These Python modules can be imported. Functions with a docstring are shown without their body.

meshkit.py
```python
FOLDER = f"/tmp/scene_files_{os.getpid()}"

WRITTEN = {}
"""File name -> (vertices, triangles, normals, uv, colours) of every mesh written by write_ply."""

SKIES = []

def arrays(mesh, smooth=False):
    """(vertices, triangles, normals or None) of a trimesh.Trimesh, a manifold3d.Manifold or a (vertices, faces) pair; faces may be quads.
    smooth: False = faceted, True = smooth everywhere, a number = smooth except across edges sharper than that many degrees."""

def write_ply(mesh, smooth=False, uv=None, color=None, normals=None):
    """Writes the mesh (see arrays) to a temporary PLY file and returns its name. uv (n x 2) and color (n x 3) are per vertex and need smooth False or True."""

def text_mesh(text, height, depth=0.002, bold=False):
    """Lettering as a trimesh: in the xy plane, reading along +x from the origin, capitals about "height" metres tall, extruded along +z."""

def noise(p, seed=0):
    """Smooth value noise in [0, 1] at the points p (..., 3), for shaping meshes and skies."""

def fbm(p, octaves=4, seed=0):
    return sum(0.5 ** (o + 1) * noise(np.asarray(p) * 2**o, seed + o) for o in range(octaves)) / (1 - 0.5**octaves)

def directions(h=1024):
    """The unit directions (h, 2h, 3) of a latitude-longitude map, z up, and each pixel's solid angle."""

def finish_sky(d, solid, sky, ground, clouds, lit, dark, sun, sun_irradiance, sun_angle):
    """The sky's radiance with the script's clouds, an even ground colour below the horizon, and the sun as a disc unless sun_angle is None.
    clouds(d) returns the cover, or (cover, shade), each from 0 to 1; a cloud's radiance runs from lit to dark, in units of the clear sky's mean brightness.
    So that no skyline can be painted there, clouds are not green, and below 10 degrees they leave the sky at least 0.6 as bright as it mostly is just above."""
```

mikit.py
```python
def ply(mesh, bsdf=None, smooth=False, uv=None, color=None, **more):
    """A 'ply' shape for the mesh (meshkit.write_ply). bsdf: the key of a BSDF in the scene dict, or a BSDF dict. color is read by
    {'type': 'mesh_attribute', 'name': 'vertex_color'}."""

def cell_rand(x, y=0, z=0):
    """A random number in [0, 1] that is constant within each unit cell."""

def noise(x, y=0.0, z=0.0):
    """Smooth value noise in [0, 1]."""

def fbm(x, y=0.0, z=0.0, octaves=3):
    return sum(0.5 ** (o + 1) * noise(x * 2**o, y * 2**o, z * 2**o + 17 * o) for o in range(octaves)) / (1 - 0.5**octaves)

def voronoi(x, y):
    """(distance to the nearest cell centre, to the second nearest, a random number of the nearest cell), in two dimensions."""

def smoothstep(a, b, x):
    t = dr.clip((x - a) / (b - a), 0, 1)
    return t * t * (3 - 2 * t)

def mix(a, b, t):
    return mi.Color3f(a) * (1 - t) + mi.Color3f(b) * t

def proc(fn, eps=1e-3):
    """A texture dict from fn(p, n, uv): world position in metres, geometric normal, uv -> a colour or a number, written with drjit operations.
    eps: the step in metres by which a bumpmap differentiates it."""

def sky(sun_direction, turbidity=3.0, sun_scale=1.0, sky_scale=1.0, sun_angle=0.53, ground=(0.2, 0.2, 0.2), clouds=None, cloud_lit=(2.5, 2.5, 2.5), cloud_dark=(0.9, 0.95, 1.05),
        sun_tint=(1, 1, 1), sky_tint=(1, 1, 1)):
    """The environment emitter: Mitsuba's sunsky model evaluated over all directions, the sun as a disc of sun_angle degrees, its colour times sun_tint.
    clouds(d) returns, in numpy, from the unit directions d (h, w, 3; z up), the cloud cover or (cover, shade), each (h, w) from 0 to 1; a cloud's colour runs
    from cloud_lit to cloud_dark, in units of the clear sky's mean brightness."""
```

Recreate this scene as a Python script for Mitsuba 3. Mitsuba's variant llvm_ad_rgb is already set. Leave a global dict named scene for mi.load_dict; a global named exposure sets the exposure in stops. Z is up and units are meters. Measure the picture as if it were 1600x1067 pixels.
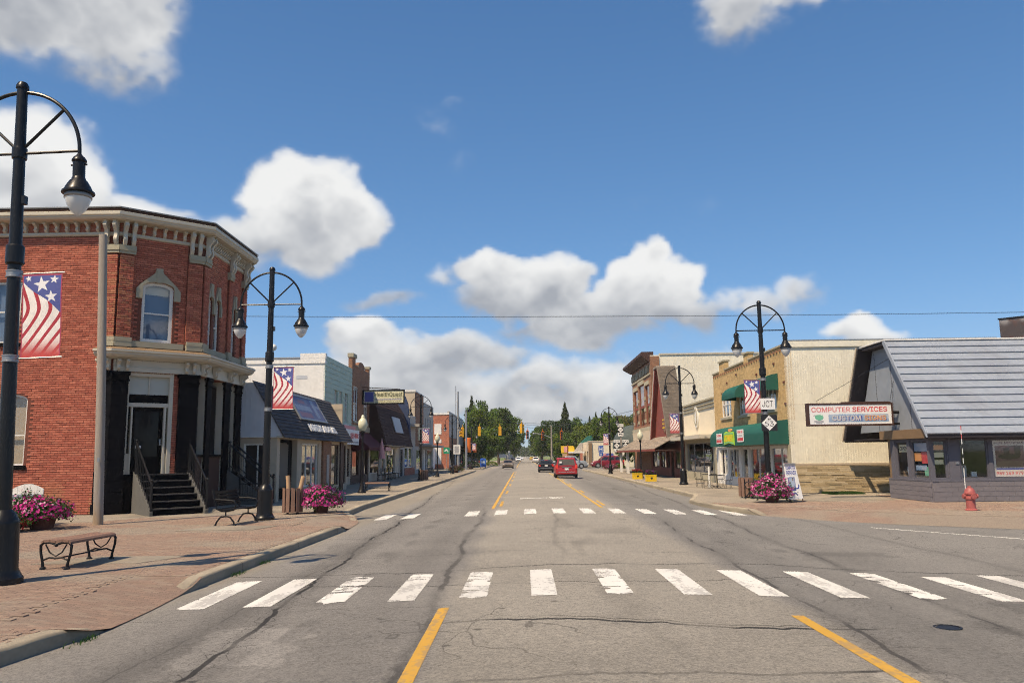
"""Main street of a small town on a sunny day: street, shops, lamps, cars. Units are metres, z up, +y runs down the street."""
import math, random
import numpy as np, trimesh, drjit as dr, mitsuba as mi, mikit, meshkit
from mikit import proc, noise, fbm, voronoi, cell_rand, smoothstep, mix
from shapely.geometry import Polygon, LineString, box as sbox, Point
from shapely import affinity, unary_union
T = mi.ScalarTransform4f

# ------------------------------------------------------------------ camera, sky, exposure
EYE = np.array([0.0, 0.0, 1.63])
LOOK = np.array([-0.0125265, 0.9896951, 0.1426418])
UP = np.array([0.0138039, -0.1424682, 0.9897031])
scene = {'type': 'scene', 'camera': {'type': 'perspective', 'fov': 65.66, 'fov_axis': 'x', 'near_clip': 0.1, 'far_clip': 8000.0,
         'to_world': T().look_at(origin=EYE.tolist(), target=(EYE + LOOK).tolist(), up=UP.tolist())}}
labels = {}
exposure = 1.6
SUN = (-0.42, -0.50, 0.90)
# cumulus banks: azimuth, elevation, half width, half height in degrees, strength, greyness
CLOUDS = [(-34.5, 27.8, 9.6, 4.4, 1.0, .60), (-30.0, 25.0, 5.5, 2.6, .5, .5), (-34.2, 17.2, 6.6, 3.9, 1.0, .12), (-26.5, 15.8, 4.4, 1.3, .5, .25), (-16.2, 17.8, 4.6, 3.1, 1.1, .05), (-14.4, 16.4, 4.0, 2.8, 1.0, .30), (-16.8, 14.9, 4.6, 2.4, .85, .22), (-20.6, 14.4, 3.0, 1.9, .5, .3),
    (-1.2, 13.0, 2.6, 2.2, .95, .22), (1.8, 12.9, 2.5, 2.4, .95, .25), (0.4, 11.0, 4.8, 2.0, .75, .75), (7.4, 12.4, 2.4, 1.9, .95, .15), (9.6, 13.4, 2.0, 2.3, 1.0, .08), (11.4, 11.9, 2.6, 2.0, .9, .2), (6.6, 10.7, 4.6, 2.0, .85, .5), (5.0, 8.9, 6.0, 1.9, .62, .85), (11.0, 10.0, 4.6, 1.7, .6, .7), (16.6, 10.5, 2.4, 1.3, .40, .4), (19.2, 11.0, 2.2, 1.4, .42, .35), (-11.4, 8.9, 2.4, 1.5, .8, .12), (-8.0, 7.4, 4.6, 1.8, .66, .5), (-3.4, 7.0, 4.8, 1.7, .6, .6), (-9.5, 5.2, 8.0, 2.2, .6, .65),
    (16.6, 29.0, 3.0, 2.4, .72, .38), (19.8, 29.8, 3.0, 2.0, .6, .3), (25.0, 29.6, 3.0, 1.6, .36, .3), (8.5, 31.8, 2.8, 1.0, .4, .3), (22.4, 7.8, 2.6, 1.1, .7, .12), (-0.8, 3.2, 13.0, 2.4, .5, .45), (-6.0, 4.0, 11.0, 2.8, .40, .6), (4.0, 5.6, 6.0, 1.8, .40, .55), (9.0, 4.0, 8.0, 2.4, .34, .5), (5.8, 5.0, 2.6, 1.4, .62, .15), (1.5, 5.4, 2.4, 1.2, .55, .12), (-9.8, 11.2, 3.6, 1.0, .34, .95), (-4.6, 12.6, 1.5, 1.1, .32, .3),
    (-6.8, 22.8, 2.2, 2.2, .14, .2), (-4.2, 24.1, 2.0, .9, .15, .2), (-5.0, 20.2, 1.6, 1.4, .12, .2), (13.4, 7.2, 3.2, 1.1, .36, .3), (9.5, 18.0, 2.8, 1.0, .09, .2), (14.0, 17.2, 2.8, 1.0, .09, .2), (-24.0, 5.0, 8.0, 2.2, .45, .4), (28.0, 4.0, 9.0, 2.0, .3, .35)]


def clouds(d):
    w1 = np.stack([meshkit.fbm(d * 9.0 + k * 31.7, 3, 40 + k) for k in range(2)], -1) - .5
    w2 = np.stack([meshkit.fbm(d * 30.0 + k * 17.3, 4, 50 + k) for k in range(2)], -1) - .5
    az = np.degrees(np.arctan2(d[..., 0], d[..., 1])) + 4.2 * w1[..., 0] + 2.3 * w2[..., 0]
    el = np.degrees(np.arcsin(np.clip(d[..., 2], -1, 1))) + 3.0 * w1[..., 1] + 1.7 * w2[..., 1]
    puff = 1 - np.abs(2 * meshkit.fbm(d * 24.0 + 3.1, 4, 9) - 1) * 2      # billows
    fine = meshkit.fbm(d * 60.0, 3, 19) - .5
    thick, grey, low, wsum = np.zeros(az.shape), np.zeros(az.shape), np.zeros(az.shape), np.full(az.shape, 1e-6)
    for a, e, ra, re, k, g in CLOUDS:
        u, v = (az - a) / (ra * 1.18), (el - e) / (re * 1.18)
        v = np.where(v < 0, v * 1.2, v)
        f = k * np.clip(1.0 - (u * u + v * v) ** .9, 0, None)
        thick = np.maximum(thick, f) + .15 * np.minimum(thick, f)
        w = f * f
        grey += w * np.clip(g + .12 + .62 * np.clip(-v + .1, -1, 1), 0, 1)
        low += w * np.clip(-v, -1, 1)
        wsum += w
    # fair-weather cumulus over the rest of the sky, the same kind as in view
    away = np.clip((np.abs(az) - 40) / 12, 0, 1) * np.clip((el - 2) / 6, 0, 1)
    q = d / np.clip(d[..., 2:3], .12, 1)
    thick = thick + away * np.clip((meshkit.fbm(q * 1.1 + 5.0, 4, 21) - .55) * 3.4, 0, .9)
    grey += away * .3
    wsum += away * 1.0
    fine = fine + .55 * (meshkit.fbm(d * 150.0 + 1.7, 2, 23) - .5)
    body = thick + (.28 * (puff - .35) + .42 * fine) * np.clip(thick * 3, 0, 1)
    low = low / wsum
    edge = .05 + .28 * meshkit.fbm(d * 7.0 + 3, 3, 5) + .65 * np.clip(low + .25, 0, 1) + .7 * np.clip(.45 - thick, 0, .45)
    cover = np.clip((body - .06) / edge, 0, 1)
    cover = cover * cover * (3 - 2 * cover) * np.clip(.30 + thick * 1.5, 0, .97)
    shade = np.clip(grey / wsum + (meshkit.fbm(d * 20.0 + 7, 4, 31) - .5) * .9 - .35 * (puff - .4) + .15 * np.clip(thick - .5, 0, 1), 0, 1)
    up = np.degrees(np.arcsin(np.clip(d[..., 2], 0, 1)))
    haze = .40 * np.exp(-(up / 6.0) ** 2) * (1 - cover)
    shade = (cover * shade + haze * .62) / np.clip(cover + haze, 1e-4, 1)
    cover = cover + haze
    return cover, shade


scene['sky'] = mikit.sky(SUN, turbidity=3.0, sun_scale=1.2, clouds=clouds, cloud_lit=(2.95, 2.95, 2.9), cloud_dark=(1.30, 1.37, 1.50), sky_tint=(.84, 1.07, 1.20), sun_tint=(1.0, .96, .90), ground=(.2, .19, .17))

# ------------------------------------------------------------------ helpers
used = set()


def numbered(name):
    if name not in used:
        used.add(name)
        return name
    k = 1
    while f'{name}_{k:03d}' in used:
        k += 1
    used.add(f'{name}_{k:03d}')
    return f'{name}_{k:03d}'


def thing(name, label, cat, group=None, kind=None):
    key = numbered(name)
    labels[key] = {'label': label, 'category': cat}
    if group:
        labels[key]['group'] = group
    if kind:
        labels[key] = {'label': label, 'kind': kind} if kind == 'structure' else {'label': label, 'category': cat, 'kind': kind}
    return key


def part(parent, name, mesh, mat, smooth=False, at=None, label=None, kind=None, uv=None, color=None):
    """One mesh under its holder; parent None writes the shape under the name itself."""
    key = numbered(parent + '__' + name) if parent else name
    s = dict(mesh) if isinstance(mesh, dict) else mikit.ply(mesh, None, smooth, uv=uv, color=color)
    s['bsdf'] = {'type': 'ref', 'id': mat}
    if at is not None:
        s['to_world'] = at
    scene[key] = s
    if label or kind:
        labels[key] = {}
        if label:
            labels[key]['label'] = label
        if kind:
            labels[key]['kind'] = kind
    return key


def solo(name, label, cat, mesh, mat, smooth=False, group=None, kind=None, at=None, uv=None, color=None):
    key = thing(name, label, cat, group, kind)
    part(None, key, mesh, mat, smooth, at, uv=uv, color=color)
    return key


def shape(mesh, smooth=False, uv=None, color=None):
    return mikit.ply(mesh, None, smooth, uv=uv, color=color)


def cat(ms):
    vs, fs, n = [], [], 0
    for m in ms:
        v, f = (np.asarray(m.vertices), np.asarray(m.faces)) if hasattr(m, 'faces') else m
        vs.append(v); fs.append(f + n); n += len(v)
    return trimesh.Trimesh(np.vstack(vs), np.vstack(fs), process=False)


BV = np.array([[x, y, z] for x in (0, 1) for y in (0, 1) for z in (0, 1)], float)
BF = np.array([[0, 1, 3], [0, 3, 2], [4, 6, 7], [4, 7, 5], [0, 4, 5], [0, 5, 1], [2, 3, 7], [2, 7, 6], [0, 2, 6], [0, 6, 4], [1, 5, 7], [1, 7, 3]])


def bb(x0, x1, y0, y1, z0, z1):
    return trimesh.Trimesh(np.array([x0, y0, z0]) + BV * np.array([x1 - x0, y1 - y0, z1 - z0]), BF, process=False)


def xf(m, mat):
    m = m.copy()
    m.apply_transform(mat)
    return m


def mv(m, x=0, y=0, z=0, rz=0.0, s=1.0):
    a = np.eye(4); c, q = math.cos(rz), math.sin(rz)
    a[:3, :3] = np.array([[c, -q, 0], [q, c, 0], [0, 0, 1]]) * s
    a[:3, 3] = (x, y, z)
    return xf(m, a)


def place(x, y, z=0.0, rz=0.0, s=1.0):
    return T().translate([x, y, z]).rotate([0, 0, 1], math.degrees(rz)).scale(s)


def tube(path, r, n=8, closed=False):
    """A round bar along the path; r one radius or one per point."""
    p = np.asarray(path, float); m = len(p)
    r = np.full(m, r) if np.isscalar(r) else np.asarray(r, float)
    t = np.gradient(p, axis=0) if m > 2 else np.repeat((p[1] - p[0])[None], m, 0)
    t /= np.linalg.norm(t, axis=1, keepdims=True)
    ref = np.array([0, 0, 1.0]) if abs(t[0, 2]) < .9 else np.array([1.0, 0, 0])
    vs = []
    for i in range(m):
        a = np.cross(t[i], ref); a /= np.linalg.norm(a); b = np.cross(t[i], a); ref = np.cross(a, t[i]) if True else ref
        ang = np.arange(n) / n * 2 * math.pi
        vs.append(p[i] + r[i] * (np.cos(ang)[:, None] * a + np.sin(ang)[:, None] * b))
    v = np.vstack(vs + [p[:1], p[-1:]]); f = []
    for i in range(m - 1):
        for k in range(n):
            a, b, c, d = i * n + k, i * n + (k + 1) % n, (i + 1) * n + k, (i + 1) * n + (k + 1) % n
            f += [[a, b, d], [a, d, c]]
    for k in range(n):
        f += [[m * n, (k + 1) % n, k], [m * n + 1, (m - 1) * n + k, (m - 1) * n + (k + 1) % n]]
    return trimesh.Trimesh(v, np.array(f), process=False)


def lathe(prof, n=20, x=0, y=0, z=0):
    """A turned shape from (radius, height) pairs, bottom to top."""
    pr = np.asarray(prof, float); m = len(pr); ang = np.arange(n) / n * 2 * math.pi
    v = np.stack([np.outer(pr[:, 0], np.cos(ang)) + x, np.outer(pr[:, 0], np.sin(ang)) + y, np.repeat(pr[:, 1:] + z, n, 1)], -1).reshape(-1, 3)
    f = []
    for i in range(m - 1):
        for k in range(n):
            a, b, c, d = i * n + k, i * n + (k + 1) % n, (i + 1) * n + k, (i + 1) * n + (k + 1) % n
            f += [[a, b, d], [a, d, c]]
    v = np.vstack([v, [[x, y, z + pr[0, 1]], [x, y, z + pr[-1, 1]]]])
    for k in range(n):
        f += [[m * n, (k + 1) % n, k], [m * n + 1, (m - 1) * n + k, (m - 1) * n + (k + 1) % n]]
    return trimesh.Trimesh(v, np.array(f), process=False)


def slab(poly, z0, z1):
    """A flat outline in x, y (shapely) given thickness."""
    return cat([mv(trimesh.creation.extrude_polygon(g, z1 - z0, engine='earcut'), z=z0) for g in getattr(poly, 'geoms', [poly]) if g.area > 1e-9])


class Fr:
    """A wall's own frame: u along the wall, d outward, z up."""
    def __init__(s, x, y, ux, uy):
        l = math.hypot(ux, uy)
        s.o, s.u = np.array([x, y, 0.0]), np.array([ux / l, uy / l, 0.0])
        s.n = np.array([s.u[1], -s.u[0], 0.0])
        s.m = np.eye(4); s.m[:3, 0], s.m[:3, 1], s.m[:3, 2], s.m[:3, 3] = s.u, [0, 0, 1], s.n, s.o

    def pt(s, u, d, z):
        return s.o + s.u * u + s.n * d + np.array([0, 0, z])

    def box(s, u0, u1, d0, d1, z0, z1):
        return xf(bb(u0, u1, z0, z1, d0, d1), s.m)

    def poly(s, pg, d0, d1):
        return cat([xf(mv(trimesh.creation.extrude_polygon(g, d1 - d0, engine='earcut'), z=d0), s.m) for g in getattr(pg, 'geoms', [pg]) if g.area > 1e-9])

    def wall(s, u0, u1, z0, z1, holes=(), t=.25, d=0.0):
        pg = sbox(u0, z0, u1, z1)
        for h in holes:
            pg = pg.difference(h if hasattr(h, 'area') else sbox(*h))
        return s.poly(pg, d - t, d)

    def room(s, u0, u1, z0, z1, depth, d=-.26):
        t = .05
        return cat([s.box(u0 - t, u1 + t, d - depth - t, d - depth, z0, z1), s.box(u0 - t, u0, d - depth, d, z0, z1), s.box(u1, u1 + t, d - depth, d, z0, z1),
                    s.box(u0, u1, d - depth, d, z0 - t, z0), s.box(u0, u1, d - depth, d, z1, z1 + t)])

    def text(s, txt, u, z, h, mat_d=0.0, depth=.012, width=None, bold=True):
        m = meshkit.text_mesh(txt, h, depth, bold)
        if width:
            k = width / (m.bounds[1, 0] - m.bounds[0, 0])
            a = np.eye(4); a[0, 0] = k; m = xf(m, a)
        return xf(mv(m, u - m.bounds[0, 0], z, mat_d), s.m)


def window(parent, fr, u0, u1, z0, z1, frame='white_paint', back='painted_dim_room', mull=(), trans=(), fw=.06, d=-.06, arch=0.0, depth=.5, bars=.04, blind=None, sill=None, label=None, room=True):
    """A window in a hole of the wall: frame with bars, one pane, what shows behind it, and a sill."""
    pg = sbox(u0, z0, u1, z1)
    if arch:
        pg = pg.union(affinity.scale(Point((u0 + u1) / 2, z1).buffer(1, 12), (u1 - u0) / 2, arch))
    keep = pg.difference(pg.buffer(-fw))
    for m in mull:
        keep = keep.union(sbox(m - bars / 2, z0, m + bars / 2, z1 + arch).intersection(pg))
    for t in trans:
        keep = keep.union(sbox(u0, t - bars / 2, u1, t + bars / 2))
    w = part(parent, 'window', fr.poly(keep, d - .07, d), frame, label=label)
    gl = pg.buffer(-fw * .8)
    tri = trimesh.creation.extrude_polygon(gl, .01, engine='earcut')
    v, f = np.asarray(tri.vertices), np.asarray(tri.faces)
    top = f[(v[f][:, :, 2] > .009).all(1)]
    part(w, 'pane', xf(mv(trimesh.Trimesh(v, top, process=False), z=d - .04), fr.m), 'glass')
    if blind:
        part(w, 'blind', fr.poly(pg.buffer(-.01), d - .19, d - .16), blind)
    elif room:
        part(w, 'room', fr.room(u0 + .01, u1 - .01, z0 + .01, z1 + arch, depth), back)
    if sill:
        part(w, 'sill', fr.box(u0 - .1, u1 + .1, -.05, .07, z0 - .13, z0 - .002), sill)
    return w


# ------------------------------------------------------------------ materials
def pbr(key, col, rough=.6, metal=0.0, **k):
    c = {'type': 'rgb', 'value': list(col)} if isinstance(col, (tuple, list)) else col
    scene[key] = {'type': 'twosided', 'b': {'type': 'principled', 'base_color': c, 'roughness': rough, 'metallic': metal, **k}}


def bump(key, scale_m, fn, eps=2e-3):
    inner = scene[key]['b']
    scene[key] = {'type': 'twosided', 'b': {'type': 'bumpmap', 't': proc(fn, eps), 'scale': scale_m, 'b': inner}}


def speckle(col, amount=.12, freq=3.0, fine=40.0):
    """A plain colour with soft uneven weathering."""
    def fn(p, n, uv):
        a = fbm(p.x * freq, p.y * freq, p.z * freq, 3)
        b = noise(p.x * fine, p.y * fine, p.z * fine)
        return mi.Color3f(*col) * (1 + amount * 2 * (a - .5) + amount * (b - .5))
    return proc(fn)


def asphalt(p, n, uv):
    x, y = p.x, p.y
    far = smoothstep(14, 45, y)
    w = fbm(x * .9, y * .9, 0, 3) - .5
    # the turn lane in the middle is older concrete-coloured asphalt, the lanes beside it greyer
    mid = smoothstep(-1.1, -.7, x + w * .35) * (1 - smoothstep(2.7, 3.1, x + w * .35))
    base = mix((.138, .131, .121), (.181, .168, .145), mid)
    right = smoothstep(3.0, 3.4, x + w * .4) * (1 - smoothstep(10, 16, x))
    base = mix(base, (.131, .126, .117), right * .8)
    left = 1 - smoothstep(-5.0, -3.3, x + w * .5)
    base = mix(base, (.162, .152, .136), left * .55)
    # tyre lanes, oil, patches
    tr = dr.exp(-dr.square((x - 5.2) / .5)) + dr.exp(-dr.square((x - 3.9) / .4)) + dr.exp(-dr.square((x + 1.7) / .4)) + dr.exp(-dr.square((x + 3.2) / .4))
    base *= 1 - .15 * tr * (.4 + 1.0 * noise(x * 1.2, y * .13))
    oil = dr.exp(-dr.square((x - 4.6) / .22)) + dr.exp(-dr.square((x + 2.4) / .25)) + .6 * dr.exp(-dr.square((x - 1.0) / .3))
    base *= 1 - .30 * oil * smoothstep(.55, .78, noise(x * 3.1, y * 1.1)) 
    base *= 1 + .26 * w + .14 * (fbm(x * .2, y * .12, 3, 3) - .5)
    # aggregate
    g1 = noise(x * 55, y * 55); g2 = noise(x * 23 + 7, y * 23)
    g3, g4, gr = voronoi(x * 62, y * 62)
    base *= 1 + (1 - far) * (.55 * (gr - .5) * smoothstep(.65, .2, g3) + .35 * (g1 - .5) + .22 * (g2 - .5))
    # cracks: sealed transverse ones, then longitudinal joints with crazed bands, then hairlines
    nx9 = noise(x * 9, y * 3)
    j = (fbm(x * .55, 3.0, 0, 4) - .5) * .55 + (nx9 - .5) * .07
    c = mi.Float(0)
    for yy, wd, k, x0, x1 in ((6.22, .026, .8, -1.2, 2.6), (8.12, .030, .9, -1.0, 3.2), (8.28, .016, .5, .4, 3.0), (7.2, .010, .5, 2.5, 7), (10.95, .018, .65, -3.6, 4.4), (12.35, .024, .8, -4.6, 8.5), (14.1, .015, .6, -2.8, 2.6), (15.6, .013, .5, -.6, 1.4), (17.6, .016, .5, -5, 7), (20.2, .018, .45, -1, 6), (28, .03, .4, -3, 4), (34, .03, .4, -5, 5), (41, .04, .4, -5, 6), (9.1, .009, .5, -4.4, -1), (5.0, .03, .7, -4, 4.5), (3.4, .03, .7, -4, 4.5)):
        dd = dr.abs(y - yy - j - .25 * dr.sin(x * .7 + yy))
        side = smoothstep(x0 - .3, x0, x) * (1 - smoothstep(x1, x1 + .3, x))
        c = dr.maximum(c, k * side * (1 - smoothstep(wd * .6, wd * 1.7, dd)) * (.5 + .8 * smoothstep(.2, .6, noise(x * 1.7, yy))))
    i = (fbm(y * .45, 9.0, 0, 4) - .5) * .9 + (noise(y * 6, x * 3) - .5) * .12
    q1, q2, q3 = voronoi(x * 6.5 + w * 3, y * 4.8 + .6 * noise(x * 4, y * 4))
    craze = 1 - smoothstep(.015, .075, q2 - q1)
    for x0, sl, wd, k, y0, y1, band in ((-2.45, -.045, .022, 1.0, 0, 60, .30), (-.95, -.012, .030, .6, 5, 24, .16), (4.25, .045, .020, .6, 4, 60, .2), (2.86, .03, .022, .7, 5, 20, .36), (.35, .02, .015, .4, 14, 22, .1), (7.4, .0, .015, .4, 12, 30, .2), (-3.6, .03, .010, .5, 6, 12, .5)):
        dd = dr.abs(x - x0 - sl * y - i * .35)
        side = smoothstep(y0 - 1, y0, y) * (1 - smoothstep(y1, y1 + 4, y))
        c = dr.maximum(c, k * side * (1 - smoothstep(wd * .8, wd * 2.0, dd)) * (.5 + .6 * smoothstep(.3, .55, noise(y * 1.3, x0))))
        c = dr.maximum(c, k * .8 * side * craze * (1 - smoothstep(band * .3, band, dd)) * smoothstep(.42, .58, fbm(y * .5, x0 * 3, 0, 2)))
        c = dr.maximum(c, .22 * side * (1 - smoothstep(.02, band * .8, dd)))
    h1, h2, h3 = voronoi(x * .62 + w * 1.1, y * .46 + fbm(x * 2, y * 2, 5, 3) * .55)
    c = dr.maximum(c, .5 * (1 - smoothstep(.004, .018, h2 - h1)) * smoothstep(.47, .58, fbm(x * .23, y * .23, 8, 2)))
    base *= 1 - .84 * dr.minimum(c, 1)
    gut = (1 - smoothstep(-4.5, -4.05, x + w * .3)) * smoothstep(8, 12, y)
    base = mix(base, (.175, .155, .122), gut * .6)
    # dropped spots and pale worn patches
    for px, py, wx, wy, tone in ((-2.65, 7.7, .55, .8, .3), (2.95, 5.9, .35, .5, .3), (5.6, 14.2, .8, .35, -.22), (1.9, 17.8, .5, .7, -.14), (-3.4, 15.4, .5, 1.4, -.18), (6.2, 9.2, .9, .5, -.2)):
        e = dr.maximum(dr.abs(x - px) / wx, dr.abs(y - py) / wy) + .5 * (noise(x * 4 + px, y * 4) - .5)
        base *= 1 + tone * (1 - smoothstep(.85, 1.0, e))
    s1, s2, s3 = voronoi(x * .8, y * .8)
    base *= 1 - .5 * (1 - smoothstep(.015, .05, s1)) * smoothstep(.8, .82, s3)
    pl = smoothstep(.60, .70, fbm(x * .7 + 3, y * .45, 2, 4)) * left
    return mix(base, (.207, .203, .193), pl * .4)


def brickwork(ca, cb, mortar, L=.215, H=.075, mj=.012):
    def fn(p, n, uv):
        u = dr.select(dr.abs(n.x) > dr.abs(n.y), p.y, p.x)
        row = dr.floor(p.z / H)
        uu = u / L + .5 * (row - 2 * dr.floor(row / 2))
        fu, fz = uu - dr.floor(uu), p.z / H - row
        e = dr.maximum(smoothstep(1 - mj / L, 1 - mj / L * .4, fu), smoothstep(1 - mj / H, 1 - mj / H * .4, fz))
        r = cell_rand(dr.floor(uu), row, 3)
        c = mix(ca, cb, r) * (.86 + .28 * noise(u * 9, p.z * 9))
        return mix(c, mortar, e) * (.9 + .2 * fbm(u * .6, p.z * .6, 1, 3))
    return proc(fn)


def pavers(p, n, uv):
    row = dr.floor(p.y / .105)
    uu = p.x / .21 + .5 * (row - 2 * dr.floor(row / 2))
    r, r2 = cell_rand(dr.floor(uu), row, 1), cell_rand(dr.floor(uu), row, 2)
    c = mix((.214, .141, .102), (.180, .121, .090), r)
    c = mix(c, (.218, .160, .119), smoothstep(.7, .9, r2) * .7)
    w = fbm(p.x * .7, p.y * .7, 0, 4)
    c = mix(c, (.204, .167, .128), smoothstep(.42, .66, w) * .75)
    return c * mi.Color3f(.99, 1.03, 1.05) * (.88 + .24 * noise(p.x * 38, p.y * 38, p.z * 38))


def paver_joints(p, n, uv):
    row = dr.floor(p.y / .105)
    uu = p.x / .21 + .5 * (row - 2 * dr.floor(row / 2))
    fu, fv = uu - dr.floor(uu), p.y / .105 - row
    e = dr.maximum(smoothstep(.955, .985, fu), smoothstep(.92, .97, fv))
    return pavers(p, n, uv) * (1 - .38 * e)


def worn_paint(col, under, amount):
    def fn(p, n, uv):
        a = fbm(p.x * 6, p.y * 2.2, 0, 4)
        b = noise(p.x * 38, p.y * 26)
        w = smoothstep(.50, .66, a * .72 + b * .28)
        return mix(mi.Color3f(*col) * (.86 + .28 * fbm(p.x * 1.3, p.y * 1.1, 4, 2)), under, amount * w)
    return proc(fn)


def kerb_stone(p, n, uv):
    y = p.y / 3.05 + .21
    j = smoothstep(.006, .002, dr.abs(y - dr.floor(y) - .5))
    a, b = fbm(p.x * 2, p.y * 2, p.z * 4, 3), noise(p.x * 34, p.y * 34, p.z * 34)
    st = smoothstep(.56, .72, fbm(p.x * 1.5 + 4, p.y * 1.1, p.z * 5, 3))
    return mix(mi.Color3f(.255, .22, .163) * (.72 + .5 * a + .18 * (b - .5)), (.15, .13, .10), .55 * st) * (1 - .6 * j)


def concrete(p, n, uv):
    w = fbm(p.x * .8, p.y * .8, p.z * 2, 4)
    c = mix((.200, .172, .134), (.150, .130, .102), smoothstep(.35, .7, w))
    st = smoothstep(.62, .75, fbm(p.x * 3.1, p.y * 3.1, p.z * 3 + 9, 3))
    return mix(c, (.152, .141, .118), st * .5) * (.85 + .3 * noise(p.x * 45, p.y * 45, p.z * 45))


def old_wood(p, n, uv):
    g = fbm(p.x * 30, p.y * 30, p.z * 1.1, 3)
    c = mix((.235, .20, .165), (.34, .305, .265), g)
    low = (1 - smoothstep(.1, .9, p.z + .4 * noise(p.x * 20, p.y * 20, p.z * 4)))
    return mix(c, (.30, .20, .11), low * .7)


def grassy(p, n, uv):
    return mix((.055, .09, .025), (.12, .14, .045), fbm(p.x * .5, p.y * .5, 0, 4)) * (.7 + .6 * noise(p.x * 14, p.y * 14))


def rust(p, n, uv):
    a = fbm(p.x * 1.5, p.y * 1.5, p.z * 1.2, 4)
    return mix((.11, .035, .025), mix((.06, .05, .055), (.26, .25, .26), smoothstep(.55, .68, fbm(p.x * 1.2 + 9, p.y * 1.2, p.z * .7, 3))), smoothstep(.42, .6, a))


def faded_sign(a, b):
    return proc(lambda p, n, uv: mix(a, b, smoothstep(.25, .75, fbm(p.x * 2.2, p.y * 2.2, p.z * 3, 3))))


def star(u, v, cu, cv, r, rot=0.0):
    du, dv = u - cu, v - cv
    a = dr.atan2(du, dv) + rot
    k = 2 * math.pi / 5
    a = dr.abs(a - k * dr.floor(a / k + .5))
    l = dr.sqrt(du * du + dv * dv)
    px, py = l * dr.sin(a), l * dr.cos(a)
    # edge from the tip (0, r) to the notch at 36 degrees and .40 r
    nx, ny = .40 * r * math.sin(math.pi / 5), .40 * r * math.cos(math.pi / 5)
    ex, ey = nx, ny - r
    cr = ex * (py - r) - ey * px
    return dr.select(cr < 0, 1.0, 0.0)


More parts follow.
